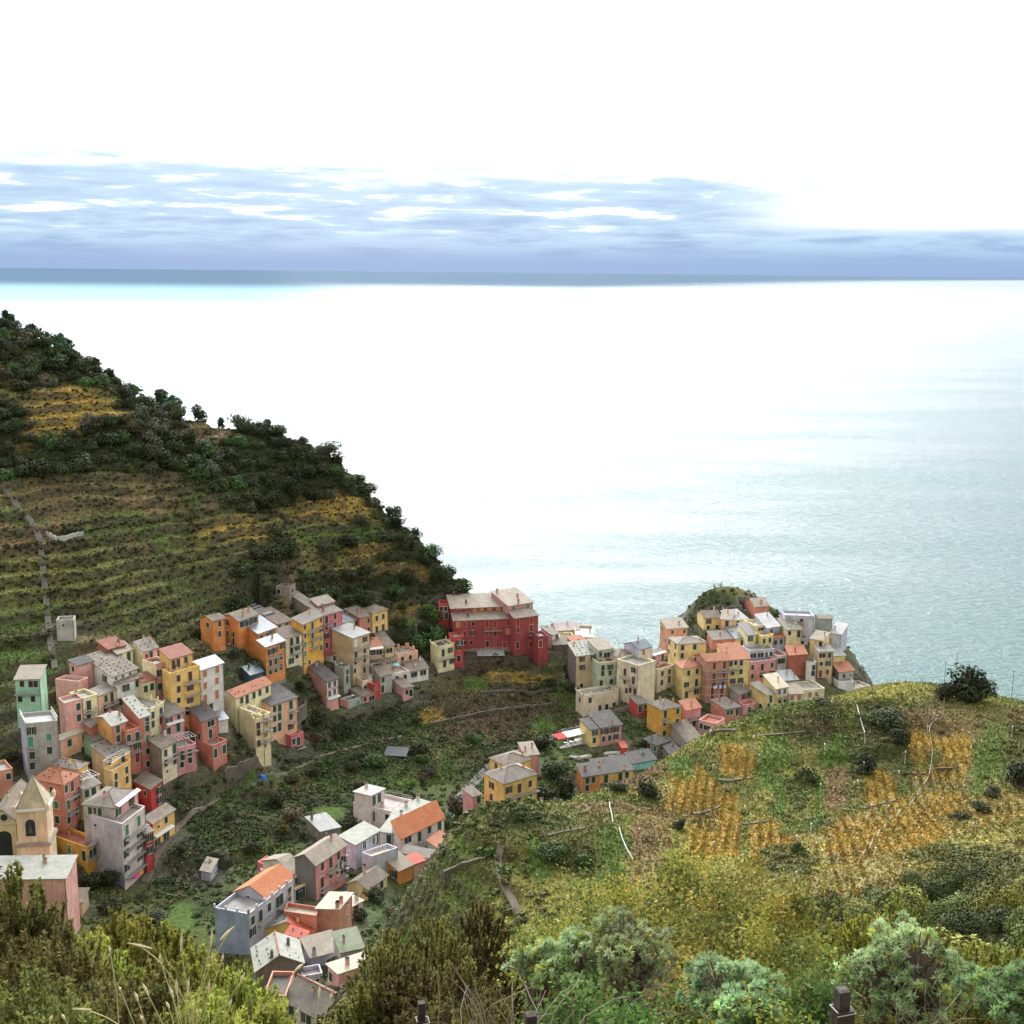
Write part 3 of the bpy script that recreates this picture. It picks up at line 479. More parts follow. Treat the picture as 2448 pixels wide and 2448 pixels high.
i=S(9,'white terraced house with little rooftop tower in the lower group',(520,745),(165,665),(690,640),5.5,'pwhite','flat pk','340,755D 467,777w',pil=0,rail=1)
SPECS[i]['top']=[dict(z=9,C=(320,605),L=(175,570),R=(440,545),wall='pwhite',roof='flatn pk',dD=1,w='348,635D 395,598D',ch='280,500')]
S(9,'white house with tan flat roof behind the bright orange tiles',(620,805),(498,772),(858,668),4.5,'pwhite','flat pw','',nopar=1,ch='575,770 520,640 690,600')
S(9,'white house with bright new orange tile roof beside the lane',(583,985),(510,932),(972,797),1090,'pwhite','sR to','650,995Wg 752,965Dg 840,905s 930,865D','740,1045,830,1000',rise=2.6)
S(9,'small stone cottage with orange tile roof right of the white tiled house',(925,1075),(825,985),(1035,990),1150,'grey','sR ti','975,1115d')
S(9,'low grey roofed building with tile ridge below the white tiled house',(870,1165),(590,1108),(905,1130),3.5,'grey','sL sl','')
S(9,'low shed with raspberry coloured sheet roof beside the orange gabled house',(700,1215),(625,1150),(755,1212),3,'pink','sL rd','')
S(9,'orange house with tan gabled roof and two white windows',(570,1270),(290,1150),(692,1215),1365,'orange','rR tn','437,1228T 525,1275T',rise=1.6)
S(9,'yellow house with brown gabled roof below the orange gabled house',(290,1437),(112,1385),(467,1310),1545,'yellow','rR br','302,1455s 357,1415D 385,1395D 415,1370s',rise=1.4)
S(9,'low building with orange brown terrace roof behind the orange gabled house',(330,1140),(240,1132),(560,1062),5,'lav','flat cr','267,1215v')
S(9,'pale stone hut with cream roof beside the tiled stone cottage',(1040,1115),4,(1140,1085),1130,'pwhite','sR cr','')
S(9,'long pale cottage roof edged with orange tiles at the path',(1160,975),(1068,950),(1330,925),1020,'stone','sR cr','')
S(9,'rough stone roofed hut at the end of the lane',(1235,1060),(1150,1010),(1312,1000),1080,'stone','hip tn','')
S(9,'big peach yellow villa with hipped slate roof and red balcony',(1502,500),(1330,405),(1802,410),850,'gold','hip sl','1395,510Tb 1393,615sb 1547,550Tb 1640,535Db 1735,495sb 1545,650sb 1637,635sb 1732,595sb','1500,622,1815,530 1600,690,1690,668',rise=2.0)
S(9,'yellow house with tan hipped roof directly behind the peach yellow villa',(1530,345),(1378,270),(1752,280),9,'gold','hip br','1435,340sb',rise=1.5)
S(9,'narrow rose pink house with tan roof at the back right of the villa',(1690,248),6,(1812,235),400,'rose','sR tn','')
S(9,'rose pink annex with brown roof leaning left of the villa',(1225,612),(1140,570),(1285,595),830,'rose','sR br','1320,580s')
S(9,'yellow cottage with long tan roof in front of the villa',(1510,835),(1393,825),(1675,692),915,'gold','sL tn','')
S(9,'pale rough roofed cottage half hidden by the slope right of the villa',(1760,745),(1695,690),(1912,708),3,'pwhite','hip cr','')
S(11,'salmon house with cream roof and three chimney pots on its edge',(1330,702),(1115,695),(1452,575),970,'salmon','flat cr','1410,640v 1415,770v',nopar=1,ch='1315,690 1355,655 1393,612')
S(11,'pale pink house with cream roof behind the salmon chimney house',(1460,672),5,(1556,565),790,'pwhite','flat cr','1463,750D',nopar=1,ch='1500,580 1525,560')
S(11,'yellow house with half red half grey gabled roof',(1082,925),(568,905),(1148,792),1010,'gold','rR rd','1070,980D',slt='pw',dots=1,rise=2.1)
S(11,'small red tiled annex in front of the half red half grey roof',(960,1035),(795,975),(1032,945),3,'gold','sL rd','',dots=1)
S(11,'house with cream roof terrace and orange parapet blocks',(1110,760),(800,715),(1140,650),5,'coral','flat cr','',)
S(11,'dark stone gabled house with pale lichen roof and orange ridge',(985,1212),(530,1295),(935,1000),1440,'dstone','rR pw','',dots=1,rise=2.3,ch='825,1060 680,1200',ridge=1)
S(11,'low lavender house with tan roof behind the pink cream roofed house',(1060,1167),5,(1345,1090),1230,'lav','sR tn','',ch='1100,1120')
S(11,'low shed with mossy green roof at the terrace edge',(1350,1115),5,(1567,1068),1160,'grey','sR gn','')
S(11,'pale pink house with cream flat roof edged in red',(1325,1322),(1222,1235),(1672,1208),1460,'pink','flat cr','1253,1350s',nopar=1,ch='1410,1185')
S(11,'lavender garden wall house with barrels below the pink cream roofed house',(980,1345),3,(1172,1310),3,'lav','flat tg','1080,1310v 1120,1300v')
S(11,'large pale pink house with weathered slate roof and orange ridge at the bottom',(1300,1835),(795,1565),(1600,1655),7,'pwhite','rL sl','875,1650sg 1010,1750T 1040,1760s',dots=1,rise=2.6,ridge=1,D=192)
S(11,'salmon house with dark flat roof and tall orange chimney at the bottom',(600,1525),7,(818,1530),10,'salmon','flat dk','680,1545W 770,1720s',D=198)
S(11,'olive sheeted greenhouse roof on posts at the bottom terrace',(1580,1590),(1410,1482),(1772,1480),3,'dstone','sR gn','',D=203)
S(8,'tiny garden hut with straw yellow roof in the scrub',(190,1165),(118,1040),(262,1075),1200,'lav','sL tn','')
# ------------------------------------------------------------------ resolve to metres
def on_z(px, py, z): r = ray(px, py); t = (z - CAMH) / r.z; return Vector((r.x * t, r.y * t, z))
def solve_block(s, z0, D):
    C = at(*z0(s['C']), D); zc = C.z
    R = on_z(*z0(s['R']), zc); b = R - C
    if s.get('depth') or isinstance(s.get('L'), (int, float)):
        d = s.get('depth') or s['L']
        if b.length > 24: b = b * (24 / b.length)
        # keep the front from turning too steeply away
        ang = math.atan2(b.y, b.x); lim = math.radians(s.get('maxa', 50))
        if abs(ang) > lim:
            ang = math.copysign(lim, ang); dirv = Vector((math.cos(ang), math.sin(ang), 0)); tx = z0(s['R'])[0]
            t = 0.5
            while proj(C + dirv * t)[0] < tx and t < 40: t += 0.1
            b = dirv * t
        a = Vector((-b.y, b.x, 0)).normalized() * d
        if a.y < 0: a = -a
    else:
        L = on_z(*z0(s['L']), zc); a = L - C
        la, lb = a.length, b.length; cs = a.dot(b) / (la * lb)
        def fix(ref, mov, tx):
            perp = Vector((-ref.y, ref.x, 0)).normalized()
            if perp.dot(mov) < 0: perp = -perp
            rr = ref.normalized(); c = max(-0.22, min(0.22, mov.normalized().dot(rr))); dv = (perp * math.sqrt(1 - c * c) + rr * c)
            sg = 1 if tx > proj(C)[0] else -1; t = 0.5
            while sg * (proj(C + dv * t)[0] - tx) < 0 and t < 40: t += 0.1
            return dv * min(t, max(mov.length * 1.6, 4)) if t < 39 else dv * min(mov.length, 10)
        if abs(cs) > 0.24:
            # trust the side that is wider on screen
            wa = abs(z0(s['L'])[0] - z0(s['C'])[0]); wb = abs(z0(s['R'])[0] - z0(s['C'])[0])
            if wa > wb: b = fix(a, b, z0(s['R'])[0])
            else: a = fix(b, a, z0(s['L'])[0])
        for v in (a, b):
            if v.length < 2.5: v *= 2.5 / v.length
    return C, a, b
BL = []
DMIN = {1: 240, 2: 290, 3: 320, 4: 350, 5: 340, 6: 340, 7: 215, 8: 205, 9: 235, 10: 300, 11: 196}
for s in SPECS:
    z0 = lambda p, z=s['z']: zp(z, p)
    cx, cy = z0(s['C'])
    if 'D' in s: D = s['D']
    elif s['base'] > 60:
        h = hit(cx, z0((0, s['base']))[1], dmin=DMIN[s['z']])
        if h is None: print('NOHIT', s['label']); continue
        D = h[1] / 1.0
        # the foot and the eave share a vertical line: find the eave distance
        foot = Vector(h[0]); r = ray(cx, cy); t = foot.y / r.y; D = t
    else:
        h = hit(cx, cy, H=s['base'], dmin=DMIN[s['z']])
        if h is None: print('NOHIT', s['label']); continue
        D = h[1]
    D += s.get('dd', 0)
    C, a, b = solve_block(s, z0, D)
    blocks = [(s, C, a, b)]
    for tdef in s.get('top', []):
        zt = lambda p, z=tdef['z']: zp(z, p)
        Ct, at_, bt = solve_block(tdef, zt, D + tdef['dD']); blocks.append((tdef, Ct, at_, bt))
    g = float(zat(C.x, C.y))
    BL.append(dict(s=s, blocks=blocks, D=D, H=C.z - g))
if globals().get('DEBUG'):
    for k, B in enumerate(BL):
        s, C, a, b = B['blocks'][0]
        print('%3d D%4.0f H%5.1f a%5.1f b%5.1f cs%5.2f z%5.1f %s' % (k, B['D'], B['H'], a.length, b.length, a.normalized().dot(b.normalized()), C.z, s['label'][:60]))
# ------------------------------------------------------------------ cliffs, terraces, cover
def smooth(a, b, x): t = np.clip((x - a) / (b - a), 0, 1); return t * t * (3 - 2 * t)
U = (GX * 0); dz_y, dz_x = np.gradient(Zb, GS); SL = np.hypot(dz_x, dz_y)
nz1 = fbm(GX, GY, 26, 3); nz2 = fbm(GX, GY, 7, 9)
Z = Zb + (nz1 - 0.5) * 2.2 * smooth(40, 80, GY)
dist_left = smooth(20, 60, -(GX + 0.25 * (GY - 420)) ) # the terraced hill on the left
near = smooth(250, 215, GY) * smooth(60, 90, GY)
th = 3.0
def terr(Zin, h, w0, w1, off):
    q = Zin / h + off; f = q - np.floor(q); return (np.floor(q) + 0.18 * f + 0.82 * smooth(w0, w1, f)) * h - off * h
Zt = terr(Z, 3.4, 0.58, 0.86, 1.3 * nz1)
Zt2 = terr(Z, 2.0, 0.55, 0.85, 0.9 * fbm(GX, GY, 30, 77))
mL = smooth(300, 330, GY) * smooth(30, 50, -GX) * smooth(70, 84, Z)
mV = smooth(210, 240, GY) * smooth(40, 55, Z) * (1 - mL) * smooth(30, 10, GX) * smooth(430, 400, GY)
mN = smooth(262, 235, GY) * smooth(85, 110, GY) * (smooth(75, 88, Z))
Z = Z + (Zt - Z) * np.clip(mL * (0.75 + 0.5 * smooth(.35, .6, fbm(GX, GY, 45, 21))), 0, 1) + (Zt - Z) * 0.9 * mV
Z = Z + (Zt2 - Z) * 0.75 * mN
Z += (nz2 - 0.5) * 0.55
rock = smooth(1.1, 1.6, SL) * smooth(75, 50, Z) * smooth(380, 400, GY)
Z += rock * (fbm(GX, GY, 5, 55) - 0.5) * 5
# coastal cliff below the houses and carving of the building plots
for B in BL:
    s0 = B['s']
    for (s, C, a, b) in B['blocks']:
        ga = min(float(zat(C.x, C.y)), float(zat(C.x + b.x, C.y + b.y)), float(zat(C.x + a.x, C.y + a.y)))
        base = min(float(zat(C.x, C.y)), C.z - 1.6)
        cx = C.x + (a.x + b.x) / 2; cy = C.y + (a.y + b.y) / 2; r = (a.length + b.length) / 2 + 3
        i0 = int((cx - r - X0) / GS); i1 = int((cx + r - X0) / GS) + 1; j0 = int((cy - r - Y0) / GS); j1 = int((cy + r - Y0) / GS) + 1
        i0 = max(i0, 0); j0 = max(j0, 0)
        sx = GX[j0:j1, i0:i1] - C.x; sy = GY[j0:j1, i0:i1] - C.y
        det = a.x * b.y - a.y * b.x
        u = (sx * b.y - sy * b.x) / det; v = (sy * a.x - sx * a.y) / det
        mu = 1.0 / a.length; mv = 1.0 / b.length
        ins = (u > -mu) & (u < 1 + mu) & (v > -mv) & (v < 1 + mv)
        lim = C.z - 2.2
        # keep roofs and windows clear: the plot is cut back into the slope
        front = (u > -2.5 * mu) & (u < 1 + mu) & (v > -2.5 * mv) & (v < 1 + 2.5 * mv)
        sub = Z[j0:j1, i0:i1]
        sub[ins] = np.minimum(sub[ins], max(base, min(ga, lim)) + 0.2)
        sub[front] = np.minimum(sub[front], lim)
        B.setdefault('gz', []).append(min(base, ga))
ZG = Z
dz_y, dz_x = np.gradient(Z, GS); SLf = np.hypot(dz_x, dz_y)
# ------------------------------------------------------------------ ground cover: plots of vines, grass and scrub
CV = dict(scrub=(.062, .070, .026), wood=(.030, .036, .017), grass=(.072, .105, .026), lush=(.070, .115, .026), brown=(.15, .098, .055), ochre=(.27, .18, .045), olive=(.115, .115, .036),
          dry=(.23, .19, .08), soil=(.075, .052, .034), stone=(.085, .073, .052), rockc=(.15, .14, .125), dust=(.27, .25, .215))
COV = np.zeros(Z.shape + (3,)); COV[:] = CV['scrub']
m1 = smooth(.42, .62, fbm(GX, GY, 14, 101))[..., None]; COV = COV * (1 - m1) + np.array(CV['olive']) * m1 * .75 + COV * m1 * .25
m1 = smooth(.5, .7, fbm(GX, GY, 9, 131))[..., None]; COV = COV * (1 - m1) + np.array(CV['grass']) * m1 * .8 + COV * m1 * .2
m1 = smooth(.5, .7, fbm(GX, GY, 11, 171))[..., None]; COV = COV * (1 - m1) + np.array(CV['brown']) * m1 * .8 + COV * m1 * .2
ns_ = (smooth(262, 250, GY) * smooth(74, 84, Zb) * smooth(115, 150, GY) * smooth(.3, .6, fbm(GX, GY, 18, 501)) * .7)[..., None]; COV = COV * (1 - ns_) + np.array((.24, .22, .06)) * ns_
gl_ = (smooth(205, 225, GY) * smooth(80, 68, Zb) * smooth(400, 380, GY) * .6)[..., None]; COV = COV * (1 - gl_) + np.array((.048, .075, .022)) * gl_
PATCH = {}
PN = (fbm(GX, GY, 5, 201, 5) - .5)
def patch(kind, x0, y0, x1, y1, colr=None, soft=.3, amt=.85):
    cx, cy = (x0 + x1) / 2, (y0 + y1) / 2
    hs = [hit(*q, dmin=60) for q in ((cx, cy), (x0, cy), (x1, cy), (cx, y0 + 2), (cx, y1 - 2))]
    if hs[0] is None: return
    c = np.array(hs[0][0][:2])
    ex = np.array([0., 0.]); ey = np.array([0., 0.])
    if hs[1] and hs[2]: ex = (np.array(hs[2][0][:2]) - np.array(hs[1][0][:2])) / 2
    k = np.hypot(*ex)
    if hs[3] and hs[4]: ey = (np.array(hs[3][0][:2]) - np.array(hs[4][0][:2])) / 2
    dr = c / np.hypot(*c)
    if np.hypot(*ex) < 1: ex = np.array([dr[1], -dr[0]]) * abs(x1 - x0) / 2 / F * hs[0][1]
    if np.hypot(*ey) < .5 or np.hypot(*ey) > 60: ey = dr * abs(y1 - y0) / 2 / F * hs[0][1] * 1.6
    det = ex[0] * ey[1] - ex[1] * ey[0]
    if abs(det) < 1: return
    X = GX - c[0]; Y = GY - c[1]
    u = (X * ey[1] - Y * ey[0]) / det; v = (Y * ex[0] - X * ex[1]) / det
    d = (np.abs(u) ** 3 + np.abs(v) ** 3) ** (1 / 3) + PN * 1.5
    w = (1 - smooth(1 - soft, 1 + soft, d))
    global COV
    a = (w * amt)[..., None]; COV = COV * (1 - a) + np.array(CV[colr or kind]) * a
    PATCH[kind] = np.maximum(PATCH.get(kind, 0 * w) , w)
    for o in PATCH:
        if o != kind: PATCH[o] = PATCH[o] * (1 - w)
for q in [(-80,740,300,935),(-80,965,470,1150),(250,860,560,1150),(500,980,900,1180),(780,1100,1140,1420),(560,1240,700,1480),(700,1380,1010,1470)]: patch('wood', *q)
for q in [(-100,940,60,1130),(560,1130,860,1240)]: patch('wood', *q, amt=.7)
for q in [(-60,1140,480,1230),(430,1000,570,1075)]: patch('brown', *q, amt=.55)
for q in [(60,925,300,1025),(700,1190,900,1270),(820,1300,930,1335),(800,1340,1010,1372),(480,1230,640,1300),(940,1440,1060,1480)]: patch('ochre', *q, amt=.85)
for q in [(-60,1320,330,1460),(380,1290,600,1380),(640,1250,860,1300)]: patch('olive', *q)
for q in [(-60,1555,115,1585),(-60,1600,110,1620),(-60,1480,100,1510),(820,1420,920,1455),(950,1478,1050,1500),(640,1500,700,1530),(700,1280,900,1300)]: patch('lush', *q)
for q in [(-60,1500,110,1545),(-60,1620,90,1900),(200,1440,480,1540),(480,1400,640,1460)]: patch('scrub', *q)
for q in [(1000,1640,1330,1770),(1020,1560,1340,1640)]: patch('brown', *q, colr='soil')
for q in [(850,1660,1000,1760),(700,1700,1000,1850),(1100,1770,1300,1850),(420,1880,880,2020),(360,1960,560,2230),(760,1880,1060,1990)]: patch('scrub', *q, colr='wood', amt=.7)
for q in [(1110,1625,1160,1660),(1270,1720,1330,1750),(620,1850,700,1880),(735,1925,830,1985),(540,1840,640,1890),(390,2160,460,2240),(930,1860,1040,1880)]: patch('lush', *q)
for q in [(1180,1610,1330,1640),(1000,1700,1060,1740)]: patch('ochre', *q)
for q in [(1600,1395,1740,1500),(1740,1395,1880,1450)]: patch('wood', *q, amt=.75)
rim_ = smooth(.0, .06, (Z / 3.4 + 1.3 * nz1) % 1 - .42) * smooth(.62, .5, (Z / 3.4 + 1.3 * nz1) % 1) * mL * (1 - smooth(.3, .8, PATCH['wood'])) * smooth(.35, .6, fbm(GX, GY, 20, 601))
zc = lambda x0, y0, x1, y1: (1250 + x0 / 1.6127, 1700 + y0 / 1.6127, 1250 + x1 / 1.6127, 1700 + y1 / 1.6127)
for q in [(1160,340,1500,660),(1450,250,1900,520),(1260,600,1900,700)]: patch('ochre', *zc(*q), colr='dry', amt=.8)
for q in [(565,260,770,400),(740,140,900,270),(630,395,740,600),(742,360,850,610),(850,430,1020,600),(1310,235,1455,365),(1478,60,1575,235),(1600,80,1725,235),(1180,430,1420,560),(1420,380,1620,520),(1560,320,1700,400),(560,230,700,300)]: patch('ochre', *zc(*q), amt=.9, soft=.15)
for q in [(395,385,565,570),(1150,200,1260,300),(1150,300,1250,400)]: patch('brown', *zc(*q), amt=.85)
for q in [(895,95,1035,270),(950,260,1030,415),(1140,110,1275,215),(280,440,400,640),(10,500,110,720),(550,170,640,260),(1740,170,1800,280),(1120,240,1160,460)]: patch('lush', *zc(*q), soft=.15)
for q in [(1740,20,1880,320),(1000,290,1130,420),(836,380,866,610),(1180,90,1330,160)]: patch('grass', *zc(*q))
for q in [(1290,-20,1470,170),(1850,20,2000,240),(1240,90,1340,250),(100,500,290,640),(900,540,1120,640),(1500,520,1990,760)]: patch('scrub', *zc(*q))
for q in [(1000,230,1110,420),(180,200,330,330)]: patch('scrub', *zc(*q), amt=.6)
for q in [(890,2190,1050,2330),(870,2080,1100,2180)]: patch('lush', *q, amt=.75)
for q in [(700,2230,880,2420)]: patch('scrub', *q)
COV = COV * (1 - .75 * rim_[..., None]) + np.array((.16, .21, .042)) * .75 * rim_[..., None]
_lb = (mL * (1 - smooth(.2, .7, PATCH['wood'])))[..., None]; COV = COV * (1 + .35 * _lb)
# walls of the terraces and bare rock show stone
wl_ = smooth(.85, 1.35, SLf) * smooth(85, 120, GY) * (1 - smooth(.0, .9, PATCH['wood'])) * smooth(.3, .55, fbm(GX, GY, 5, 301))
COV = COV * (1 - .8 * wl_[..., None]) + np.array(CV['stone']) * .8 * wl_[..., None]
rk = smooth(1.0, 1.5, SLf) * smooth(385, 410, GY) * smooth(76, 66, Z) + smooth(14, 6, Z)
rk = np.clip(rk, 0, 1)[..., None]; COV = COV * (1 - rk) + np.array(CV['rockc']) * rk
def hitp(px, py, dmin=100):
    h = hit(px, py, dmin=dmin); return Vector(h[0]) if h else None
# village lanes and yards: dusty paving around the houses
vil = np.zeros(Z.shape)
for B in BL:
    s, C, a, b = B['blocks'][0]; c = C + (a + b) / 2
    vil = np.maximum(vil, np.exp(-(((GX - c.x) ** 2 + (GY - c.y) ** 2) / (7.0 ** 2)) ** 2))
vil = (vil * smooth(.35, .6, fbm(GX, GY, 8, 401) + .12))[..., None]
COV = COV * (1 - vil * .4) + np.array((.15, .135, .115)) * vil * .4
nx_, ny_ = len(gx), len(gy)
V = np.c_[GX.ravel(), GY.ravel(), Z.ravel()]
idx = np.arange(nx_ * ny_).reshape(ny_, nx_)
Q = np.stack([idx[:-1, :-1], idx[:-1, 1:], idx[1:, 1:], idx[1:, :-1]], -1).reshape(-1, 4)
keep = ~((Z[:-1, :-1] < -4) & (Z[1:, 1:] < -4)).ravel() & ~((GY[:-1, :-1] < -10).ravel())
Q = Q[keep]
def cattr(me, name, arr):
    a = me.color_attributes.new(name, 'FLOAT_COLOR', 'POINT'); A = np.ones((len(arr), 4), dtype=np.float32); A[:, :3] = arr; a.data.foreach_set('color', A.ravel())
gm, t, b = newmat('hillside_ground')
at_ = t.n('ShaderNodeAttribute', attribute_name='cover'); g = t.n('ShaderNodeNewGeometry')
n1 = t.n('ShaderNodeTexNoise', i_Scale=1.1, i_Detail=6.0, i_Roughness=0.7); t.l(g.outputs['Position'], n1.inputs['Vector'])
n2 = t.n('ShaderNodeTexNoise', i_Scale=4.5, i_Detail=4.0, i_Roughness=0.7); t.l(g.outputs['Position'], n2.inputs['Vector'])
sc_ = t.n('ShaderNodeVectorMath', operation='SCALE'); t.l(at_.outputs['Color'], sc_.inputs[0]); t.l(t.math('MULTIPLY', t.mr(n1.outputs[0], .3, .7, .55, 1.45), t.mr(n2.outputs[0], .3, .7, .6, 1.4)), sc_.inputs['Scale'])
t.l(sc_.outputs[0], b.inputs['Base Color']); b.inputs['Roughness'].default_value = .95; b.inputs['Specular IOR Level'].default_value = .1
bp = t.n('ShaderNodeBump', i_Strength=.9, i_Distance=.35); t.l(t.math('ADD', n1.outputs[0], t.math('MULTIPLY', n2.outputs[0], .4)), bp.inputs['Height']); t.l(bp.outputs[0], b.inputs['Normal'])
me = npmesh('hillside', V, Q, [gm]); cattr(me, 'cover', COV.reshape(-1, 3)); hill = tag(link(bpy.data.objects.new('hillside', me)), kind='structure')
# ------------------------------------------------------------------ sea
sm, t, b = newmat('sea_water')
g = t.n('ShaderNodeNewGeometry'); sp = t.n('ShaderNodeSeparateXYZ'); t.l(g.outputs['Position'], sp.inputs[0])
def wn(scale, sx, sy, det=3.0, rough=.55, rot=0.0):
    mp = t.n('ShaderNodeMapping'); mp.inputs['Scale'].default_value = (sx, sy, 1); mp.inputs['Rotation'].default_value = (0, 0, rot); t.l(g.outputs['Position'], mp.inputs[0])
    nz = t.n('ShaderNodeTexNoise'); nz.inputs['Scale'].default_value = scale; nz.inputs['Detail'].default_value = det; nz.inputs['Roughness'].default_value = rough
    t.l(mp.outputs[0], nz.inputs['Vector']); return nz.outputs[0]
w1 = wn(.10, 1.0, 2.2, 4, .6, .2); w2 = wn(.40, 1.0, 1.8, 4, .65, -.1); w3 = wn(.012, 1.0, 1.4, 2)
w4 = wn(1.3, 1.0, 1.4, 3, .6, .1)
hsum = t.math('ADD', t.math('MULTIPLY', w1, 2.7), t.math('ADD', t.math('MULTIPLY', w2, 1.15), t.math('MULTIPLY', w4, .28)))
slick = wn(.0022, 1.0, 3.2, 4, .6, -.25)                    # smoother and rougher lanes of water
tn_ = t.math('DIVIDE', sp.outputs[0], sp.outputs[1]); fd_ = t.math('POWER', sp.outputs[1], .5)
far = t.mr(fd_, 30, 160, 1.0, .25)
bp = t.n('ShaderNodeBump', i_Distance=1.0); t.l(hsum, bp.inputs['Height']); t.l(t.math('MULTIPLY', far, t.mr(slick, .35, .65, .55, 1.0)), bp.inputs['Strength']); t.l(bp.outputs[0], b.inputs['Normal'])
deep = t.mix(t.mr(slick, .35, .65), (.032, .092, .080), (.055, .135, .112)); t.l(deep, b.inputs['Base Color'])
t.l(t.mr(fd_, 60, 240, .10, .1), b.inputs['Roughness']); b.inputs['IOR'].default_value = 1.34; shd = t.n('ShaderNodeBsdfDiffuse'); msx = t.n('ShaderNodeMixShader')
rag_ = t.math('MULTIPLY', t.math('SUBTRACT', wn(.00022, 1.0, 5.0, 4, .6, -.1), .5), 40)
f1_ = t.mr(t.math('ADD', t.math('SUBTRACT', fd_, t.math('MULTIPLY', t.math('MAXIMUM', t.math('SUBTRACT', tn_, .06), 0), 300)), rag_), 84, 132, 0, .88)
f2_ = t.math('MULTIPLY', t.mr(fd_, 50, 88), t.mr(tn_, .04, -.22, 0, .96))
t.l(t.mix(t.mr(fd_, 90, 125), (.26, .43, .50), (.085, .135, .195)), shd.inputs[0])  # cyan strip and slate cloud shadow painted into the far water as diffuse colour
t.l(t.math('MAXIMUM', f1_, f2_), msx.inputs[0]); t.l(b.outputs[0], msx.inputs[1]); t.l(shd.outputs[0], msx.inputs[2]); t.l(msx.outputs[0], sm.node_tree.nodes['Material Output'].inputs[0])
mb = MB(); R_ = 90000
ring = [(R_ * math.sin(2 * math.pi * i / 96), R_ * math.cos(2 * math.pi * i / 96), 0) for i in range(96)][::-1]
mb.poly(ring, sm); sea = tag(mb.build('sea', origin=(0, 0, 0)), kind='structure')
AWN = flatmat('awning_canvas', (.60, .60, .57), .8)
# ------------------------------------------------------------------ houses in mesh
WIN_CACHE = {}
def win_meshes(typ, sh, fr):
    """pane-and-surround mesh in local axes (x along the wall, -y outwards, z up) and the shutter leaf mesh"""
    key = (typ, sh, fr)
    if key in WIN_CACHE: return WIN_CACHE[key]
    w, h = {'w': (1.05, 1.45), 's': (1.15, 1.75), 'T': (1.0, 1.75), 'D': (1.2, 2.4), 'd': (1.15, 2.2), 'v': (.65, .65), 'a': (1.1, 2.1), 'W': (2.2, 1.6)}[typ]
    F_ = FRAMEO if fr == 'o' else FRAME; shut = SH[sh]; m = MB()
    def bx(x0, x1, z0, z1, y0, y1, mat): m.prism([Vector((x0, y0, z0)), Vector((x1, y0, z0)), Vector((x1, y1, z0)), Vector((x0, y1, z0))], [Vector((x0, y0, z1)), Vector((x1, y0, z1)), Vector((x1, y1, z1)), Vector((x0, y1, z1))], mat)
    fw = .11 if typ != 'v' else .07
    for (a, b_, c, d) in ((-w/2-fw, -w/2, -h/2, h/2), (w/2, w/2+fw, -h/2, h/2), (-w/2-fw, w/2+fw, h/2, h/2+fw)): bx(a, b_, c, d, -.09, .05, F_)
    bx(-w/2-fw*1.4, w/2+fw*1.4, -h/2-.1, -h/2, -.16, .05, F_)
    if typ == 'a':
        n = 7; arc = [Vector((w/2*math.cos(math.pi*i/n), -.06, h/2-.5+.5*math.sin(math.pi*i/n))) for i in range(n+1)]
        pts_ = [Vector((-w/2, -.06, -h/2)), Vector((w/2, -.06, -h/2))] + arc
        m.poly(pts_, shut if sh != 'g' else GLASS)
    elif typ in 'wvTWd': bx(-w/2, w/2, -h/2, h/2, -.03, .03, GLASS)
    else:
        bx(-w/2+.01, -.015, -h/2, h/2, -.06, .0, shut); bx(.015, w/2-.01, -h/2, h/2, -.06, .0, shut); bx(-.015, .015, -h/2, h/2, -.03, 0, GLASS)
    if typ in 'TW': bx(-.03, .03, -h/2, h/2, -.05, .02, WHITE)
    me = bpy.data.meshes.new('window'); me.from_pydata([tuple(v) for v in m.v], [], m.f)
    for mt in m.mats: me.materials.append(mt)
    me.polygons.foreach_set('material_index', m.m)
    leaf = None
    if typ == 'T':
        m = MB(); bx2 = w/2
        def bxx(x0, x1): m.prism([Vector((x0, -.13, -h/2)), Vector((x1, -.13, -h/2)), Vector((x1, -.095, -h/2)), Vector((x0, -.095, -h/2))], [Vector((x0, -.13, h/2)), Vector((x1, -.13, h/2)), Vector((x1, -.095, h/2)), Vector((x0, -.095, h/2))], shut)
        bxx(-.21, .21)
        leaf = bpy.data.meshes.new('shutter'); leaf.from_pydata([tuple(v) for v in m.v], [], m.f); leaf.materials.append(shut)
    WIN_CACHE[key] = (me, leaf, w, h); return WIN_CACHE[key]
def parse(wstr):
    out = []
    for tkn in wstr.split():
        xy = tkn; i = len(xy)
        while not (xy[i - 1].isdigit() or xy[i - 1] == '.'): i -= 1
        x, y = xy[:i].split(','); f = xy[i:] or 'w'
        out.append((float(x), float(y), f[0], f[1] if len(f) > 1 else None))
    return out
def facade(s, C, a, b, side):
    """origin at the left end of the facade seen from outside, unit direction, outward normal, length"""
    if side == 'R': o = C; d = b.normalized(); n = -a.normalized(); ln = b.length
    else: o = C + a; d = -a.normalized(); n = -b.normalized(); ln = a.length
    n = Vector((d.y, -d.x, 0))
    return o, d, n, ln
def ray_plane(px, py, o, n):
    r = ray(px, py); den = r.dot(n); t = (o - CAM).dot(n) / den; return CAM + r * t
def roof_slab(mb, poly, mat, th=.16, up=0.0):
    top = [p + Vector((0, 0, th + up)) for p in poly]; mb.prism([p + Vector((0, 0, up)) for p in poly], top, mat)
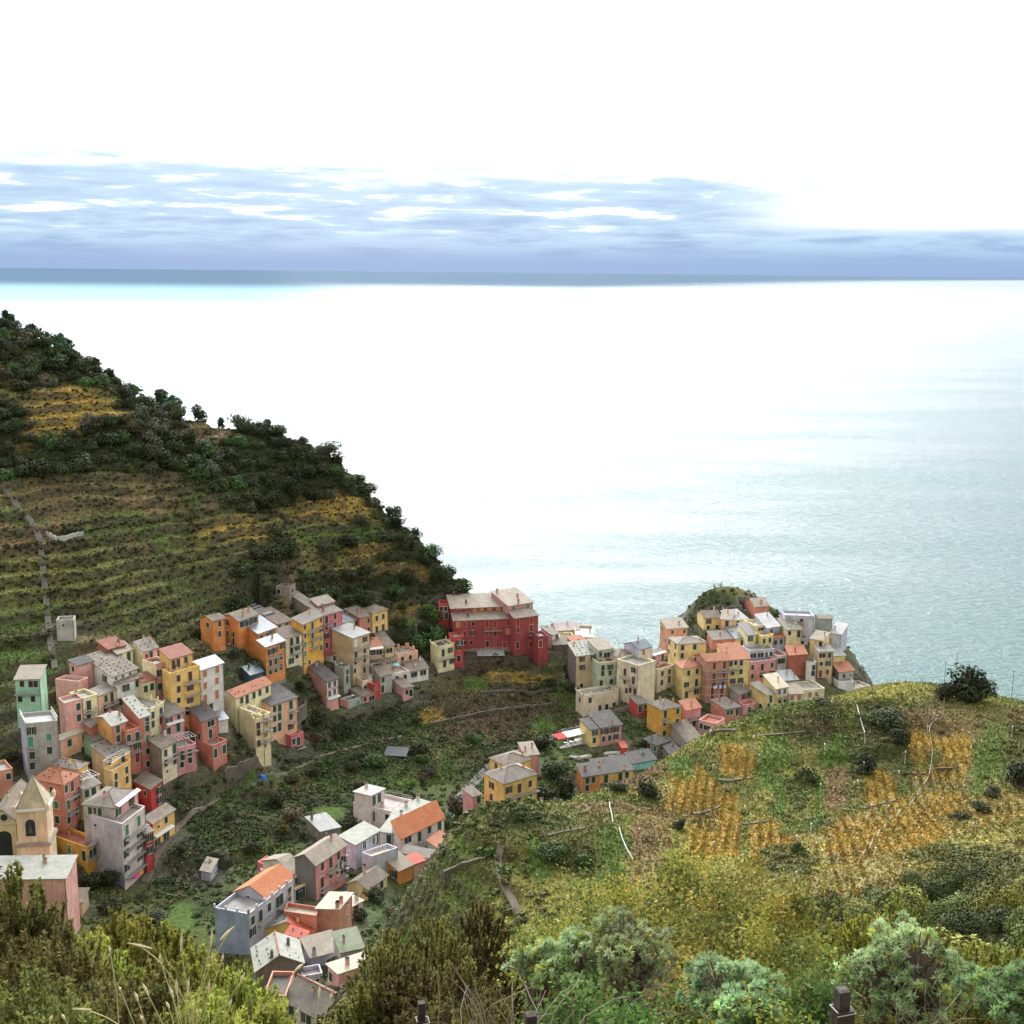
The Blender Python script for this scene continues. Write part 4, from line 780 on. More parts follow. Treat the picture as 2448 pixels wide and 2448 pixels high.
def build_block(root, s, C, a, b, gz, first=True):
    z0 = lambda p, z=s['z']: zp(z, p)
    an, bn = a.normalized(), b.normalized(); up_ = Vector((0, 0, 1)); zc = C.z
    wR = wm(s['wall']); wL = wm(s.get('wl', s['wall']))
    g0 = gz - 2.5
    foot = [C, C + b, C + a + b, C + a]
    def lv(p, z): return Vector((p.x, p.y, z))
    wb = MB(); ccw = (a.x * b.y - a.y * b.x) < 0
    ring_ = foot
    mats_ = [wR, wR, wL, wL]    # edges C-R, R-back, back-L, L-C
    parts = s['roof'].split(); rk, rm = parts[0], ROOF[parts[1]]
    rise = s.get('rise', None)
    wb.prism([lv(p, g0) for p in ring_], [lv(p, zc) for p in ring_], mats_, cap=False)
    rb = MB(); ov = .32
    def ext(p, da, db): return p + an * da + bn * db
    kind = rk
    if kind == 'flat' and s.get('nopar'): kind = 'flatn'
    if kind == 'flat':
        zt = zc - .75
        rb.poly([lv(p, zt) for p in (foot if not ccw else foot[::-1])], rm)
        # parapet: inner faces and cap
        t_ = .22
        inn = [ext(C, t_, t_), ext(C + b, t_, -t_), ext(C + a + b, -t_, -t_), ext(C + a, -t_, t_)]
        cap = plaster(tuple(min(1, c * 1.08) for c in WALL[s['wall']]), 'parapet_' + s['wall'])
        for i in range(4):
            j = (i + 1) % 4
            wb.poly([lv(foot[i], zc), lv(foot[j], zc), lv(inn[j], zc), lv(inn[i], zc)], cap)
            wb.poly([lv(inn[i], zc), lv(inn[j], zc), lv(inn[j], zt), lv(inn[i], zt)], wR)
        rs = lambda p: zt
    elif kind == 'flatn':
        q = [ext(C, -ov, -ov), ext(C + b, -ov, ov), ext(C + a + b, ov, ov), ext(C + a, ov, -ov)]
        rb.prism([lv(p, zc) for p in q], [lv(p, zc + .22) for p in q], rm); rs = lambda p: zc + .2
    elif kind in ('sR', 'sL'):
        ax_, ot, la_, lo_ = (an, bn, a.length, b.length) if kind == 'sR' else (bn, an, b.length, a.length)
        rz = rise if rise is not None else la_ * .22
        def hz(d): return zc + rz * d / la_
        q = [(-ov, -ov), (-ov, lo_ + ov), (la_ + ov, lo_ + ov), (la_ + ov, -ov)]
        P = [Vector((C.x, C.y, 0)) + ax_ * u + ot * v + up_ * hz(u) for u, v in q]
        rb.prism(P, [p + up_ * .17 for p in P], rm)
        # close the walls under the slope
        e = [C, C + b, C + a + b, C + a]; hi = (2, 3) if kind == 'sR' else (1, 2)
        for i in range(4):
            j = (i + 1) % 4
            zi = hz(la_) if i in hi else zc; zj = hz(la_) if j in hi else zc
            if zi > zc or zj > zc:
                pl = [lv(e[i], zc), lv(e[j], zc)]
                if zj > zc: pl.append(lv(e[j], zj))
                if zi > zc: pl.append(lv(e[i], zi))
                wb.poly(pl, mats_[i])
        rs = lambda p: hz(max(0, (Vector((p.x, p.y, 0)) - Vector((C.x, C.y, 0))).dot(ax_))) + .17
    elif kind in ('rR', 'rL'):
        ax_, ot, la_, lo_ = (an, bn, a.length, b.length) if kind == 'rR' else (bn, an, b.length, a.length)   # ax_: across the ridge
        rz = rise if rise is not None else la_ * .2
        def hz(d): return zc + rz * (1 - abs(d - la_ / 2) / (la_ / 2))
        rm2 = ROOF[s['slt']] if 'slt' in s else rm
        for (u0, u1, mt) in ((-ov, la_ / 2, rm), (la_ / 2, la_ + ov, rm2)):
            P = [Vector((C.x, C.y, 0)) + ax_ * u + ot * v + up_ * hz(u) for u, v in ((u0, -ov), (u0, lo_ + ov), (u1, lo_ + ov), (u1, -ov))]
            rb.prism(P, [p + up_ * .17 for p in P], mt)
        if s.get('ridge'):
            p0 = Vector((C.x, C.y, zc + rz + .2)) + ax_ * la_ / 2 - ot * ov; rb.cyl(p0, p0 + ot * (lo_ + 2 * ov), .16, .16, ROOF['ti'], 6)
        m0 = Vector((C.x, C.y, zc)); 
        for v, mt in ((0, wL if kind == 'rR' else wR), (lo_, wR)):
            wb.poly([m0 + ot * v, m0 + ot * v + ax_ * la_, m0 + ot * v + ax_ * la_ / 2 + up_ * rz], mt)
        rs = lambda p: hz(min(la_, max(0, (Vector((p.x, p.y, 0)) - Vector((C.x, C.y, 0))).dot(ax_)))) + .17
    else:   # hip
        la_, lb_ = a.length, b.length; rz = rise if rise is not None else min(la_, lb_) * .24; h_ = min(la_, lb_) / 2
        P0 = Vector((C.x, C.y, zc))
        q = [P0 - an * ov - bn * ov, P0 - an * ov + bn * (lb_ + ov), P0 + an * (la_ + ov) + bn * (lb_ + ov), P0 + an * (la_ + ov) - bn * ov]
        if lb_ >= la_: r0 = P0 + an * la_ / 2 + bn * h_ + up_ * rz; r1 = P0 + an * la_ / 2 + bn * (lb_ - h_) + up_ * rz
        else: r0 = P0 + bn * lb_ / 2 + an * h_ + up_ * rz; r1 = P0 + bn * lb_ / 2 + an * (la_ - h_) + up_ * rz
        if lb_ >= la_: fs = [(q[0], q[1], r1, r0), (q[1], q[2], r1), (q[2], q[3], r0, r1), (q[3], q[0], r0)]
        else: fs = [(q[0], q[1], r0), (q[1], q[2], r1, r0), (q[2], q[3], r1), (q[3], q[0], r0, r1)]
        for f_ in fs: rb.poly([p + up_ * .14 for p in f_], rm)
        for i in range(4): j = (i + 1) % 4; rb.poly([q[i], q[j], q[j] + up_ * .14, q[i] + up_ * .14], rm)
        rb.poly([q[3], q[2], q[1], q[0]], rm)
        for (e0, e1) in ((q[0], r0), (q[1], r1 if lb_ >= la_ else r0), (r0, r1)): rb.cyl(e0 + up_ * .16, e1 + up_ * .16, .09, .09, rm if 'sl' not in s['roof'] else ROOF['tr'], 5)
        def rs(p):
            d = Vector((p.x, p.y, 0)) - Vector((C.x, C.y, 0)); u = d.dot(an); v = d.dot(bn); return zc + .14 + rz * max(0, min(u, la_ - u, v, lb_ - v, h_)) / h_
    if s.get('dots'):
        nu = max(2, int(a.length / 1.5)); nv = max(2, int(b.length / 1.5)); rr = random.Random(len(s.get('label', 'x')))
        for i in range(nu):
            for j in range(nv):
                if rr.random() < .3: continue
                u = (i + .5 + rr.uniform(-.15, .15)) / nu * a.length; v = (j + .5 + rr.uniform(-.15, .15)) / nv * b.length
                p = Vector((C.x, C.y, 0)) + an * u + bn * v; z = rs(p); rb.box(p, bn, an, rr.uniform(.13, .22), .12, z - .05, z + .12, STUD)
    if s.get('skyl'):
        for i in range(5):
            for j in range(9):
                p = Vector((C.x, C.y, 0)) + an * (i + .5) / 5 * a.length + bn * (j + .5) / 9 * b.length
                if (i + j) % 2: z = rs(p); rb.box(p, bn, an, b.length / 9 * .3, a.length / 5 * .28, z - .15, z + .08, WHITE)
    wall_o = wb.build('wall' if first else 'upper_storey', root)
    roof_o = rb.build('roof', root)
    for tkn in s.get('ch', '').split():
        x, y = map(float, tkn.split(',')); px, py = z0((x, y)); p = on_z(px, py, zc + .8)
        u = (Vector((p.x, p.y, 0)) - Vector((C.x, C.y, 0))).dot(an); v = (Vector((p.x, p.y, 0)) - Vector((C.x, C.y, 0))).dot(bn)
        u = min(max(u, .5), a.length - .5); v = min(max(v, .5), b.length - .5); p = Vector((C.x, C.y, 0)) + an * u + bn * v; z = rs(p)
        m = MB(); m.box(p, bn, an, .28, .28, z - .3, z + 1.1, wR); m.box(p, bn, an, .36, .36, z + 1.1, z + 1.2, ROOF['sl']); m.box(p, bn, an, .2, .2, z + 1.2, z + 1.4, STUD)
        m.build('chimney', roof_o, origin=root.location)
    if first and not s.get('ch') and a.length > 3.8 and b.length > 3.8 and kind not in ('flatn',):
        r7 = random.Random(s['label'])
        for _ in range(r7.choice([0, 1, 1, 2])):
            u = r7.uniform(.25, .8) * a.length; v = r7.uniform(.12, .88) * b.length; p = Vector((C.x, C.y, 0)) + an * u + bn * v; z = rs(p); hh = r7.uniform(.7, 1.3); m = MB(); m.box(p, bn, an, .22, .22, z - .3, z + hh, wR); m.box(p, bn, an, .3, .3, z + hh, z + hh + .1, ROOF['br']); m.box(p, bn, an, .15, .15, z + hh + .1, z + hh + .28, STUD); m.build('chimney', roof_o, origin=root.location)
        if r7.random() < .4:
            u = r7.uniform(.3, .8) * a.length; v = r7.uniform(.2, .8) * b.length; p = Vector((C.x, C.y, 0)) + an * u + bn * v; z = rs(p); m = MB(); m.cyl(lv(p, z - .1), lv(p, z + 2.0), .03, .02, IRON, 4)
            for k in range(4): m.cyl(lv(p, z + 1.5 + k * .14) - bn * .35, lv(p, z + 1.5 + k * .14) + bn * .35, .018, .018, IRON, 3)
            m.build('antenna', roof_o, origin=root.location)
    cpx = z0(s['C'])[0]
    dsh = s.get('sh', 'g')
    for (x, y, ty, sc) in parse(s.get('w', '')):
        px, py = z0((x, y)); side = 'L' if px < cpx - 1 and s.get('L') is not None and not isinstance(s.get('L'), (int, float)) else 'R'
        o, d, n, ln = facade(s, C, a, b, side); p = ray_plane(px, py, o, n); u = (p - o).dot(d)
        me, leaf, w, h = win_meshes(ty, sc or dsh, s.get('fr')); hw = w / 2 + (.5 if ty == 'T' else .2)
        if ln < 2 * hw: continue
        u = min(max(u, hw), ln - hw); z = min(p.z, zc - h / 2 - (.35 if kind != 'flat' else 1.0))
        gnd = float(zat(o.x + d.x * u + n.x * .5, o.y + d.y * u + n.y * .5))
        if z - h / 2 < gnd + .05:
            if z + h / 2 < gnd + .6: continue
            z = gnd + h / 2 + .08
            if z > zc - h / 2 - .2: continue
        loc = o + d * u; loc.z = z
        nm = 'window' if ty in 'wsvTW' or (ty == 'D' and z - h / 2 > gnd + 1.2) else 'door'
        wobj = bpy.data.objects.new(nm, me); rotm = Matrix.Rotation(math.atan2(d.y, d.x), 4, 'Z'); wobj.matrix_local = Matrix.Translation(loc + n * .02 - root.location) @ rotm
        link(wobj, root)
        if leaf is not None:
            for sg in (-1, 1):
                lo = bpy.data.objects.new('shutter', leaf); lo.location = (sg * (w / 2 + .26), 0, 0); link(lo, wobj)
    bs = list(map(float, s.get('b', '').replace(' ', ',').split(','))) if s.get('b') else []
    for k in range(0, len(bs), 4):
        x1, y1, x2, y2 = bs[k:k + 4]; side = 'L' if z0(((x1 + x2) / 2, 0))[0] < cpx - 1 and s.get('L') is not None and not isinstance(s.get('L'), (int, float)) else 'R'
        o, d, n, ln = facade(s, C, a, b, side)
        p1 = ray_plane(*z0((x1, y1)), o, n); p2 = ray_plane(*z0((x2, y2)), o, n); u1 = max(-.1, min(ln - .8, (p1 - o).dot(d))); u2 = min(ln + .1, max((p2 - o).dot(d), u1 + 1.2)); z = (p1.z + p2.z) / 2 - .5
        dep = .95; c = o + d * (u1 + u2) / 2 + n * dep / 2; m = MB()
        m.box(c, d, n, (u2 - u1) / 2, dep / 2, z - .14, z, SLAB)
        bal_o = m.build('balcony', root); m = MB()
        A1 = o + d * u1 + n * (dep - .04); A2 = o + d * u2 + n * (dep - .04); A0 = o + d * u1; A3 = o + d * u2
        for P, Q_ in ((A0, A1), (A1, A2), (A2, A3)):
            for hh in (.95,): m.cyl(lv(P, z + hh), lv(Q_, z + hh), .035, .035, IRON, 4)
            nn = max(1, int((Q_ - P).length / .28))
            for i in range(nn + 1): q_ = P + (Q_ - P) * i / nn; m.cyl(lv(q_, z), lv(q_, z + .95), .018, .018, IRON, 3)
        m.build('railing', bal_o, origin=root.location)
    if s.get('awn'):
        x1, y1, x2, y2 = map(float, s['awn'].split(',')); o, d, n, ln = facade(s, C, a, b, 'R')
        if z0(((x1 + x2) / 2, 0))[0] < cpx - 4 and not isinstance(s.get('L'), (int, float)): o, d, n, ln = facade(s, C, a, b, 'L')
        p1 = ray_plane(*z0((x1, y1)), o, n); p2 = ray_plane(*z0((x2, y2)), o, n); u1 = (p1 - o).dot(d); u2 = (p2 - o).dot(d); u1, u2 = max(0, min(u1, u2)), min(ln, max(u1, u2))
        if u2 - u1 < 1: u1, u2 = 0, ln
        z = (p1.z + p2.z) / 2 + .3; m = MB(); q_ = [lv(o + d * u1 + n * .02, z + .5), lv(o + d * u2 + n * .02, z + .5), lv(o + d * u2 + n * .95, z + .1), lv(o + d * u1 + n * .95, z + .1)]
        m.prism(q_, [p + up_ * .06 for p in q_], AWN); m.build('awning', root)
    if s.get('perg'):
        zt = zc + (1.9 if s['perg'] == 1 else 2.2); m = MB(); c0 = Vector((C.x, C.y, 0)); la_ = min(a.length, 4.0)
        for v in (0.15, b.length / 2, b.length - .15):
            for u in (.15, la_): m.cyl(lv(c0 + an * u + bn * v, zc - .2), lv(c0 + an * u + bn * v, zt), .05, .05, WHITE, 4)
        for u in (.15, la_): m.cyl(lv(c0 + an * u, zt), lv(c0 + an * u + bn * b.length, zt), .05, .05, WHITE, 4)
        nn = int(b.length / .8)
        for i in range(nn + 1): m.cyl(lv(c0 + bn * b.length * i / nn, zt + .05), lv(c0 + bn * b.length * i / nn + an * (la_ + .3), zt + .05), .045, .045, WHITE, 4)
        m.build('pergola', root)
    if s.get('pil') or s.get('rail') or s.get('bal') or s.get('post'):
        m = MB(); mt = plaster(tuple(min(1, c * 1.05) for c in WALL[s['wall']]), 'pillar'); c0 = Vector((C.x, C.y, 0)); white = s.get('bal') or s.get('post')
        edges = [(c0, c0 + a), (c0, c0 + b), (c0 + b, c0 + a + b)]
        for P, Q_ in edges:
            nn = max(1, int((Q_ - P).length / (1.1 if s.get('bal') else 2.4)))
            for i in range(nn + 1):
                q_ = P + (Q_ - P) * i / nn
                if s.get('pil'): m2 = MB(); m2.box(q_, an, bn, .17, .17, zc, zc + .75, mt); m2.build('pillar', root)
                else: m.cyl(lv(q_, zc), lv(q_, zc + .9), .04, .04, WHITE if white else IRON, 4)
            if not s.get('pil'): m.cyl(lv(P, zc + .9), lv(Q_, zc + .9), .04, .04, WHITE if white else IRON, 4); m.cyl(lv(P, zc + .45), lv(Q_, zc + .45), .03, .03, WHITE if white else IRON, 4)
        if not s.get('pil'): m.build('railing', root)
    for tkn in s.get('tur', '').split():
        x, y = map(float, tkn.split(',')); px, py = z0((x, y)); p = on_z(px, py, zc); u = (p - C).dot(an); v = (p - C).dot(bn); u = min(max(u, .4), a.length - .4); v = min(max(v, .4), b.length - .4)
        q_ = C + an * u + bn * v; m = MB(); m.box(q_, an, bn, .3, .3, zc - .7, zc + 1.0, wm('peach')); m.build('turret', root)
    if s.get('bands'):
        m = MB(); 
        for k in range(1, 5):
            z = zc - .5 - k * 2.75
            for side in 'LR':
                o, d, n, ln = facade(s, C, a, b, side); m.box(o + d * ln / 2 + n * .02, d, n, ln / 2, .05, z, z + .14, wm('peach'))
        m.build('string_course', root)
    if s.get('plinth'):
        m = MB()
        for side in 'LR':
            o, d, n, ln = facade(s, C, a, b, side); g_ = float(zat(o.x + d.x * ln / 2 + n.x, o.y + d.y * ln / 2 + n.y)); m.box(o + d * ln / 2 + n * .03, d, n, ln / 2 + .03, .06, g_ - 3, g_ + 1.3, wm('stone'))
        m.build('plinth', root)
    # downpipe at the near corner
    if zc - gz > 5 and first:
        o, d, n, ln = facade(s, C, a, b, 'R'); q_ = o + d * (ln - .15) + n * .06; m = MB(); m.cyl(lv(q_, gz), lv(q_, zc - .1), .05, .05, ROOF['dk'], 4); m.build('downpipe', root)
    return rs
for B in BL:
    s, C, a, b = B['blocks'][0]; gz = min(B['gz'])
    cc = C + (a + b) / 2
    nm = 'house'
    for k, v in (('shed', 'garden_shed'), ('hut', 'stone_hut'), ('kiosk', 'kiosk'), ('cottage', 'cottage'), ('villa', 'villa'), ('palazzo', 'palazzo'), ('greenhouse', 'greenhouse'), ('outbuilding', 'outbuilding')):
        if k in s['label']: nm = v; break
    root = empty(nm, (cc.x, cc.y, gz)); tag(root, s['label'], nm.replace('_', ' '))
    B['root'] = root; B['rs'] = []
    for k, (sp_, C_, a_, b_) in enumerate(B['blocks']):
        B['rs'].append(build_block(root, sp_, C_, a_, b_, B['gz'][k], k == 0))
# ------------------------------------------------------------------ foliage
def foliage_mat(name, rnd=0.0, transl=0.0, rough=.75, nscale=.35):
    m, t, b = newmat(name)
    at_ = t.n('ShaderNodeAttribute', attribute_name='leafcol'); g = t.n('ShaderNodeNewGeometry'); oi = t.n('ShaderNodeObjectInfo')
    n1 = t.n('ShaderNodeTexNoise', i_Scale=nscale, i_Detail=4.0, i_Roughness=.65); t.l(g.outputs['Position'], n1.inputs['Vector'])
    sc_ = t.n('ShaderNodeVectorMath', operation='SCALE'); t.l(at_.outputs['Color'], sc_.inputs[0])
    f = t.mr(n1.outputs[0], .3, .7, .7, 1.35)
    if rnd: f = t.math('MULTIPLY', f, t.mr(oi.outputs['Random'], 0, 1, 1 - rnd, 1 + rnd, False))
    t.l(f, sc_.inputs['Scale'])
    hv = t.n('ShaderNodeHueSaturation'); t.l(sc_.outputs[0], hv.inputs['Color']); t.l(t.mr(oi.outputs['Random'], 0, 1, .47 if rnd else .5, .52 if rnd else .5, False), hv.inputs['Hue'])
    t.l(hv.outputs[0], b.inputs['Base Color']); b.inputs['Roughness'].default_value = rough; b.inputs['Specular IOR Level'].default_value = .12
    if transl:
        tr = t.n('ShaderNodeBsdfTranslucent'); t.l(hv.outputs[0], tr.inputs[0]); ms = t.n('ShaderNodeMixShader'); ms.inputs[0].default_value = transl
        out = m.node_tree.nodes['Material Output']; t.l(b.outputs[0], ms.inputs[1]); t.l(tr.outputs[0], ms.inputs[2]); t.l(ms.outputs[0], out.inputs[0])
    return m
LEAF = foliage_mat('tree_foliage', rnd=.28); SCRUB = foliage_mat('scrub_foliage', rnd=0, nscale=.12); NEARL = foliage_mat('shrub_leaves', rnd=.26, transl=.3, nscale=3)
BARK = flatmat('bark', (.10, .075, .055), .95); TWIG = flatmat('dry_twigs', (.20, .15, .12), .95)
def unit(v): return v / np.maximum(np.linalg.norm(v, axis=-1, keepdims=True), 1e-9)
def quads(cen, nor, size, asp=1.0, rs=RNG, along=None):
    """one leaf-shaped quad per centre, facing nor; along: direction of its long axis"""
    n = len(cen); nor = unit(nor); r = rs.normal(size=(n, 3)) if along is None else along
    u = unit(r - (r * nor).sum(1, keepdims=True) * nor); w = np.cross(nor, u); s = np.asarray(size).reshape(-1, 1) if np.ndim(size) else size
    a = u * s * asp; b = w * s
    V = np.stack([cen - a, cen - b * .9 + a * .1, cen + a, cen + b * .9 + a * .1], 1).reshape(-1, 3)
    return V, np.arange(4 * n).reshape(-1, 4)
def lobes(rs, n, zs=1.0, zmin=.25):
    c = unit(rs.normal(size=(n, 3))) * (rs.rand(n, 1) ** .4) * .62; c[:, 2] = np.abs(c[:, 2]) * zs + zmin
    return c, rs.uniform(.26, .48, n)
def crown_arrays(seed, nleaf, lsize, nl=11, zs=1.0, zmin=.35, kind='round'):
    rs = np.random.RandomState(seed)
    if kind == 'pine':
        k = 15; zc_ = np.linspace(.22, 1.0, k) + rs.uniform(-.05, .05, k); ang = rs.rand(k) * 6.28; rad = rs.uniform(.05, .6, k) * np.linspace(1, .25, k)
        c = np.c_[np.cos(ang) * rad, np.sin(ang) * rad, zc_]; r = rs.uniform(.2, .36, k)
    elif kind == 'cone':
        k = 9; zc_ = np.linspace(.3, 1.8, k); c = np.c_[rs.normal(size=(k, 2)) * .1, zc_]; r = np.linspace(.5, .16, k)
    else: c, r = lobes(rs, nl, zs, zmin)
    w = r ** 2; pick = rs.choice(len(r), nleaf, p=w / w.sum())
    d = unit(rs.normal(size=(nleaf, 3))); flat = .7 if kind == 'pine' else .85
    p = c[pick] + d * (r[pick] * rs.uniform(.72, 1.08, nleaf))[:, None] * np.array([1, 1, flat])
    V, Q = quads(p, d + rs.normal(size=(nleaf, 3)) * .45 + np.array([0, 0, .3]), lsize * rs.uniform(.6, 1.4, nleaf), 1.0, rs)
    br = np.repeat(rs.uniform(.72, 1.3, nleaf) * (rs.uniform(.8, 1.2, len(r))[pick]), 4)
    return V, Q, br
def crown_mesh(name, colr, seed, nleaf, lsize, mat=None, **k):
    V, Q, br = crown_arrays(seed, nleaf, lsize, **k); me = npmesh(name, V, Q, [mat or LEAF]); cattr(me, 'leafcol', np.array(colr)[None] * br[:, None]); return me
def trunk_mesh(h, r, seed, limbs=4):
    rr = random.Random(seed); m = MB(); top = Vector((rr.uniform(-.06, .06), rr.uniform(-.06, .06), h)); m.cyl((0, 0, -.5), top, r, r * .55, BARK, 6)
    for i in range(limbs):
        a = rr.uniform(0, 6.28); s_ = top * rr.uniform(.5, 1); m.cyl(s_, s_ + Vector((math.cos(a) * .35, math.sin(a) * .35, rr.uniform(.2, .4))), r * .5, r * .2, BARK, 4)
    me = bpy.data.meshes.new('trunk'); me.from_pydata([tuple(v) for v in m.v], [], m.f); me.materials.append(BARK); return me
PROTO = {}
def proto(kind):
    if kind in PROTO: return PROTO[kind]
    P = dict(oak=((.050, .060, .026), 'round', 1050, .062), holm=((.036, .046, .022), 'round', 1050, .062), green=((.055, .095, .030), 'round', 950, .062), grey=((.075, .080, .052), 'round', 900, .06),
             pine=((.045, .085, .040), 'pine', 620, .075), dpine=((.032, .045, .028), 'pine', 620, .075), cone=((.035, .075, .03), 'cone', 420, .08), yellow=((.15, .14, .03), 'round', 520, .08), brown=((.085, .058, .035), 'round', 420, .075))[kind]
    PROTO[kind] = [(crown_mesh('crown', P[0], hash(kind) % 1000 * 0 + sum(map(ord, kind)) + i * 7, P[2], P[3], kind=P[1]), trunk_mesh(.8, .05, i)) for i in range(4)]
    return PROTO[kind]
def tree(kind, pos, r, h, label, cat='tree', group=None, name=None, i=None):
    i = random.randrange(4) if i is None else i; cm, tm = proto(kind)[i]
    root = empty(name or ('pine_tree' if 'pine' in kind else 'tree'), pos); root.rotation_euler = (0, 0, random.uniform(0, 6.28)); root.scale = (r * random.uniform(.85, 1.25), r * random.uniform(.8, 1.1), h)
    tag(root, label, cat, group)
    link(bpy.data.objects.new('crown', cm), root); link(bpy.data.objects.new('trunk', tm), root); return root
def tree_px(kind, px, pyb, r, h, label, dmin=100, D=None, **k):
    if D: p = at(px, pyb, D); pos = Vector((p.x, p.y, min(p.z, float(zat(p.x, p.y)) + .3)))
    else:
        hh = hit(px, pyb, dmin=dmin)
        if hh is None: print('no tree', label); return
        pos = Vector(hh[0])
    return tree(kind, pos, r, h, label, **k)
# plots taken by houses
PLOT = np.zeros(Z.shape)
for B in BL:
    for (s, C, a, b) in B['blocks']:
        c = C + (a + b) / 2; r = (a.length + b.length) / 2 + 3
        i0, i1 = max(0, int((c.x - r - X0) / GS)), int((c.x + r - X0) / GS); j0, j1 = max(0, int((c.y - r - Y0) / GS)), int((c.y + r - Y0) / GS)
        sx = GX[j0:j1, i0:i1] - C.x; sy = GY[j0:j1, i0:i1] - C.y; det = a.x * b.y - a.y * b.x
        u = (sx * b.y - sy * b.x) / det; v = (sy * a.x - sx * a.y) / det
        mu = 2.2 / a.length; mv = 2.2 / b.length
        PLOT[j0:j1, i0:i1][(u > -mu * 1.3) & (u < 1 + mu * .5) & (v > -mv) & (v < 1 + mv)] = 1
def grid(A, x, y):
    i = np.clip(((x - X0) / GS).astype(int), 0, A.shape[1] - 1); j = np.clip(((y - Y0) / GS).astype(int), 0, A.shape[0] - 1); return A[j, i]
def inview(x, y, z, m=40):
    dx, dy, dz = x, y, z - CAMH; D = dy * fwd.y + dz * fwd.z; px = 1224 + F * (dx * rt.x + dy * rt.y + dz * rt.z) / np.maximum(D, 1); py = 1224 - F * (dx * up.x + dy * up.y + dz * up.z) / np.maximum(D, 1)
    return (D > 1) & (px > -m) & (px < 2448 + m) & (py < 2448 + m), px, py, D
# skyline and single trees that stand out on the left hill
sky_trees = [('dpine', 12, 762, 2.0, 3.2, 'small dark pine at the left edge of the hill skyline'), ('pine', 25, 745, 2.4, 3.8, 'second pine from the left edge on the hill skyline'),
 ('pine', 68, 765, 2.6, 4.0, 'green pine left of the tall dark one on the skyline'), ('dpine', 82, 770, 2.4, 4.6, 'narrow dark pine on the upper left skyline'), ('pine', 140, 800, 3.6, 5.6, 'bushy pale green pine on the upper left skyline'), ('dpine', 165, 800, 3.2, 5.4, 'tall dark pine leaning out on the upper left skyline'),
 ('dpine', 232, 850, 2.6, 4.6, 'crooked lone pine rising above the dark wood'), ('dpine', 262, 868, 3.0, 3.6, 'umbrella shaped dark pine on the skyline'), ('dpine', 340, 898, 1.8, 2.6, 'tiny round pine sticking out of the skyline'),
 ('pine', 385, 955, 4.6, 6.4, 'largest light green pine on the hill skyline'), ('pine', 415, 975, 4.0, 5.2, 'light green pine just below the largest one'), ('dpine', 530, 955, 2.2, 3.4, 'small dark tree on the grassy part of the skyline'), ('pine', 642, 1015, 2.6, 3.8, 'lone small green pine in the middle of the skyline'),
 ('grey', 790, 1100, 4.0, 4.4, 'round dark tree at the bend of the skyline'), ('grey', 945, 1220, 2.8, 4.0, 'pointed bush on the lower skyline'), ('oak', 870, 1160, 3.6, 3.8, 'rounded tree on the steep lower skyline')]
for k, px, py, r, h, lab in (('green', 1742, 1424, 2.2, 1.6, 'round bush on top of the rock'), ('oak', 1800, 1436, 2.6, 1.6, 'dark bush at the right end of the rock top')): tree_px(k, px, py, r, h, lab, D=455, name='bush', cat='bush')
def skyline(px, dmin=300):
    for y in range(640, 1700, 3):
        q = hit(px, y, dmin=dmin)
        if q: return Vector(q[0])
for k, px, py, r, h, lab in sky_trees: tree(k, skyline(px) - Vector((0, 0, .4)), r * 1.55, h * 1.1, lab)
